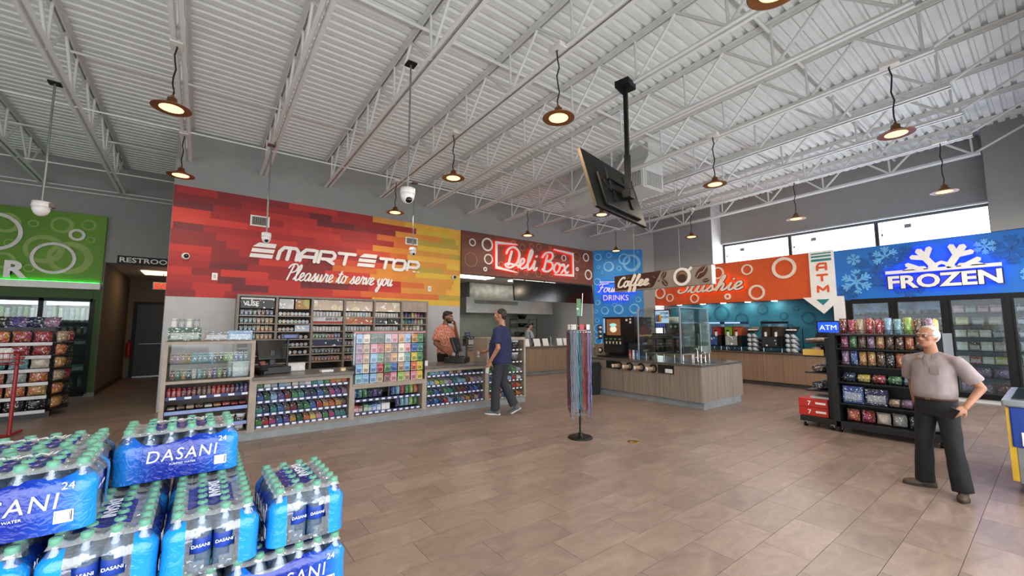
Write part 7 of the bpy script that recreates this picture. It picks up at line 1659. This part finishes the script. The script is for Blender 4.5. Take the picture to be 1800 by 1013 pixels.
MB().bevbox(-0.03,0.03,-0.005,0.005,-0.055,0.055,0.003).build('phone_body', M_mc, ph)
# ---- customer in navy
BLU = dict(skin=skin('olive_skin','#a9775c'), lip='#85564a', hair=M_hairk, shoulder=0.21, girth=1.25, yaw=0.05, nod=0.02, ty=0.0, hoff=(0,-0.015,0),
 hairs=[((0,0.025,1.685),(0.080,0.086,0.076)),((0,0.06,1.64),(0.074,0.05,0.075))],
 legs=[((0.09,0,0.90),(0.10,-0.06,0.49),(0.10,-0.07,0.10)),((-0.09,0,0.90),(-0.10,-0.01,0.50),(-0.10,0.20,0.17))],
 arms=[((0.222,0.0,1.385),(0.275,0.05,1.10),(0.25,-0.10,0.87),(-0.05,-0.45,-0.9),(-0.9,-0.2,0.1),1,0.5),((-0.222,0.0,1.385),(-0.31,-0.16,1.13),(-0.29,-0.44,1.0),(0.0,-0.9,-0.15),(0.6,0,-0.6),-1,0.5)],
 sleeve=[0.78,0.78], cuff=0.08, torso=[(0.84,0.19,0.165,0,-0.005),(0.95,0.195,0.182,0,-0.018),(1.08,0.2,0.19,0,-0.025),(1.20,0.2,0.172,0,-0.012),(1.32,0.2,0.14,0,0.004),(1.40,0.16,0.1,0,0.016),(1.462,0.075,0.066,0,0.018)],
 shirt=cloth('navy_tshirt_cloth','#20264c'), pants=cloth('charcoal_jean_cloth','#2c2f36'), waist=1.0, hipw=0.18, hipd=0.155, hem=0.08,
 feet=[((0.10,-0.07,0),(0.05,-1),0),((-0.10,0.24,0.035),(0.05,-1),0.55)], shoe=mat('grey_canvas_shoe','#5b6064',0.8), sole=mat('white_rubber_sole','#d5d3cf',0.6), wrinkle=0.006)
blu, bhd = person('man in a navy t-shirt and dark jeans standing at the counter', (4.27,5.98,0), math.radians(213), 1.045, BLU)
bpy.context.view_layer.update()
cn = thing('drink_can', 'small white can in the customer\'s hand on the counter', 'can', tuple(blu.matrix_world @ Vector((-0.28,-0.555,0.9)))); cn.rotation_euler = (0, 0, 0.3)
MB().lathe([(0,0),(0.026,0),(0.028,0.006),(0.028,0.1),(0.023,0.11),(0,0.11)],16).build('can_body', mat('pale_can','#c8ccd0',0.3,0.4), cn); MB().lathe([(0.0282,0.03),(0.0285,0.03),(0.0285,0.075),(0.0282,0.075)],16).build('can_label', mat('grey_can_print','#8a9298',0.4), cn)
pp = MB().box(-0.035,0.035,-0.0006,0.0006,-0.06,0.06).build('receipt', M_paper, None, tuple(blu.matrix_world @ Vector((0.235,-0.155,0.735)))); pp.rotation_euler = (0.15, 0.25, math.radians(213)+1.3); tag(pp, 'white slip of paper in the navy shirted man\'s hand', 'paper')
# ---- cashier
m_fl = cloth('coral_print_shirt','#b87a62')
nt = m_fl.node_tree; bs = nt.nodes['Principled BSDF']; tc = nt.nodes.new('ShaderNodeTexCoord'); vo = nt.nodes.new('ShaderNodeTexVoronoi'); vo.inputs['Scale'].default_value = 42; nt.links.new(tc.outputs['Object'], vo.inputs['Vector'])
lt = nt.nodes.new('ShaderNodeMath'); lt.operation = 'LESS_THAN'; lt.inputs[1].default_value = 0.36; nt.links.new(vo.outputs['Distance'], lt.inputs[0]); mx = nt.nodes.new('ShaderNodeMix'); mx.data_type = 'RGBA'; mx.inputs['A'].default_value = lin('#b8674e'); mx.inputs['B'].default_value = lin('#dcc4b4'); nt.links.new(lt.outputs[0], mx.inputs['Factor']); nt.links.new(mx.outputs['Result'], bs.inputs['Base Color'])
CAS = dict(skin=skin('brown_skin','#80543e'), lip='#5e3a30', hair=M_hairb, shoulder=0.2, girth=1.1, yaw=0.35, nod=0.18, ty=0.0, hoff=(0.01,-0.03,-0.01),
 hairs=[((0,0.025,1.692),(0.081,0.090,0.074)),((0,0.06,1.645),(0.075,0.05,0.072)),((0,-0.04,1.735),(0.06,0.045,0.03))], beard=[((0,-0.036,1.568),(0.060,0.066,0.045)),((0.05,-0.012,1.60),(0.02,0.03,0.045)),((-0.05,-0.012,1.60),(0.02,0.03,0.045)),((0,-0.066,1.548),(0.038,0.034,0.03))],
 legs=[((0.085,0,0.90),(0.09,-0.01,0.49),(0.10,0,0.10)),((-0.085,0,0.90),(-0.09,-0.01,0.49),(-0.10,0,0.10))],
 arms=[((0.2,0.0,1.39),(0.27,-0.12,1.16),(0.13,-0.16,1.45),(-0.3,0.05,0.9),(-0.9,0.3,-0.2),-1,0.5),((-0.2,0.0,1.39),(-0.27,0.02,1.11),(-0.20,-0.22,0.92),(0.35,-0.9,-0.3),(0,0,-1),-1,0.3)],
 sleeve=[0.75,0.78], cuff=0.078, torso=[(0.90,0.172,0.138,0,-0.005),(1.0,0.174,0.145,0,-0.012),(1.12,0.174,0.146,0,-0.015),(1.25,0.176,0.132,0,-0.005),(1.36,0.178,0.112,0,0.004),(1.43,0.15,0.085,0,0.014),(1.475,0.075,0.062,0,0.016)],
 shirt=m_fl, collar=True, pants=cloth('black_work_trousers','#131315'), waist=1.0, hipw=0.16, hipd=0.125, hem=0.07,
 feet=[((0.10,0,0),(0.2,-1),0),((-0.10,0,0),(-0.2,-1),0)], shoe=mat('black_shoe','#191919',0.6), sole=mat('dark_sole','#2b241e',0.7), wrinkle=0.006)
cas, chd = person('bearded cashier in a coral patterned shirt leaning at the register', (4.13,7.85,0), math.radians(24), 1.055, CAS)
gl = MB()
for s in (-1, 1): gl.tube([chd((s*0.034+0.023*math.cos(a), -0.104, 1.648+0.016*math.sin(a))) for a in [2*PI*j/14 for j in range(14)]], 0.0018, 5, closed=True); gl.tube([chd((s*0.057,-0.102,1.652)), chd((s*0.082,0.0,1.655))], 0.0018, 5)
gl.build('glasses_frame', mat('pale_glasses','#b8a898',0.3), cas)
# ---- kitchen worker
WRK = dict(CAS); WRK.pop('beard'); WRK.update(skin=skin('fair_skin','#b58870'), lip='#8f5f54', yaw=0.0, nod=0.15, hairs=[((0,0.028,1.685),(0.084,0.092,0.080)),((0,0.065,1.63),(0.078,0.05,0.085)),((0,0.12,1.62),(0.045,0.045,0.05))],
 shirt=cloth('grey_kitchen_shirt','#8f9498'), collar=False, arms=[((0.19,0,1.40),(0.24,-0.08,1.14),(0.14,-0.3,1.10),(-0.1,-0.9,0.0),(0,0,-1),-1,0.4),((-0.19,0,1.40),(-0.24,-0.08,1.14),(-0.14,-0.3,1.10),(0.1,-0.9,0.0),(0,0,-1),1,0.4)])
wrk, whd = person('kitchen worker with dark hair and grey shirt behind the deli counter', (9.0,11.0,0), math.radians(75), 0.95, WRK)
MB().box(-0.15,0.15,-0.165,-0.155,0.55,1.3).build('apron', cloth('black_apron','#1c1c1e'), wrk)
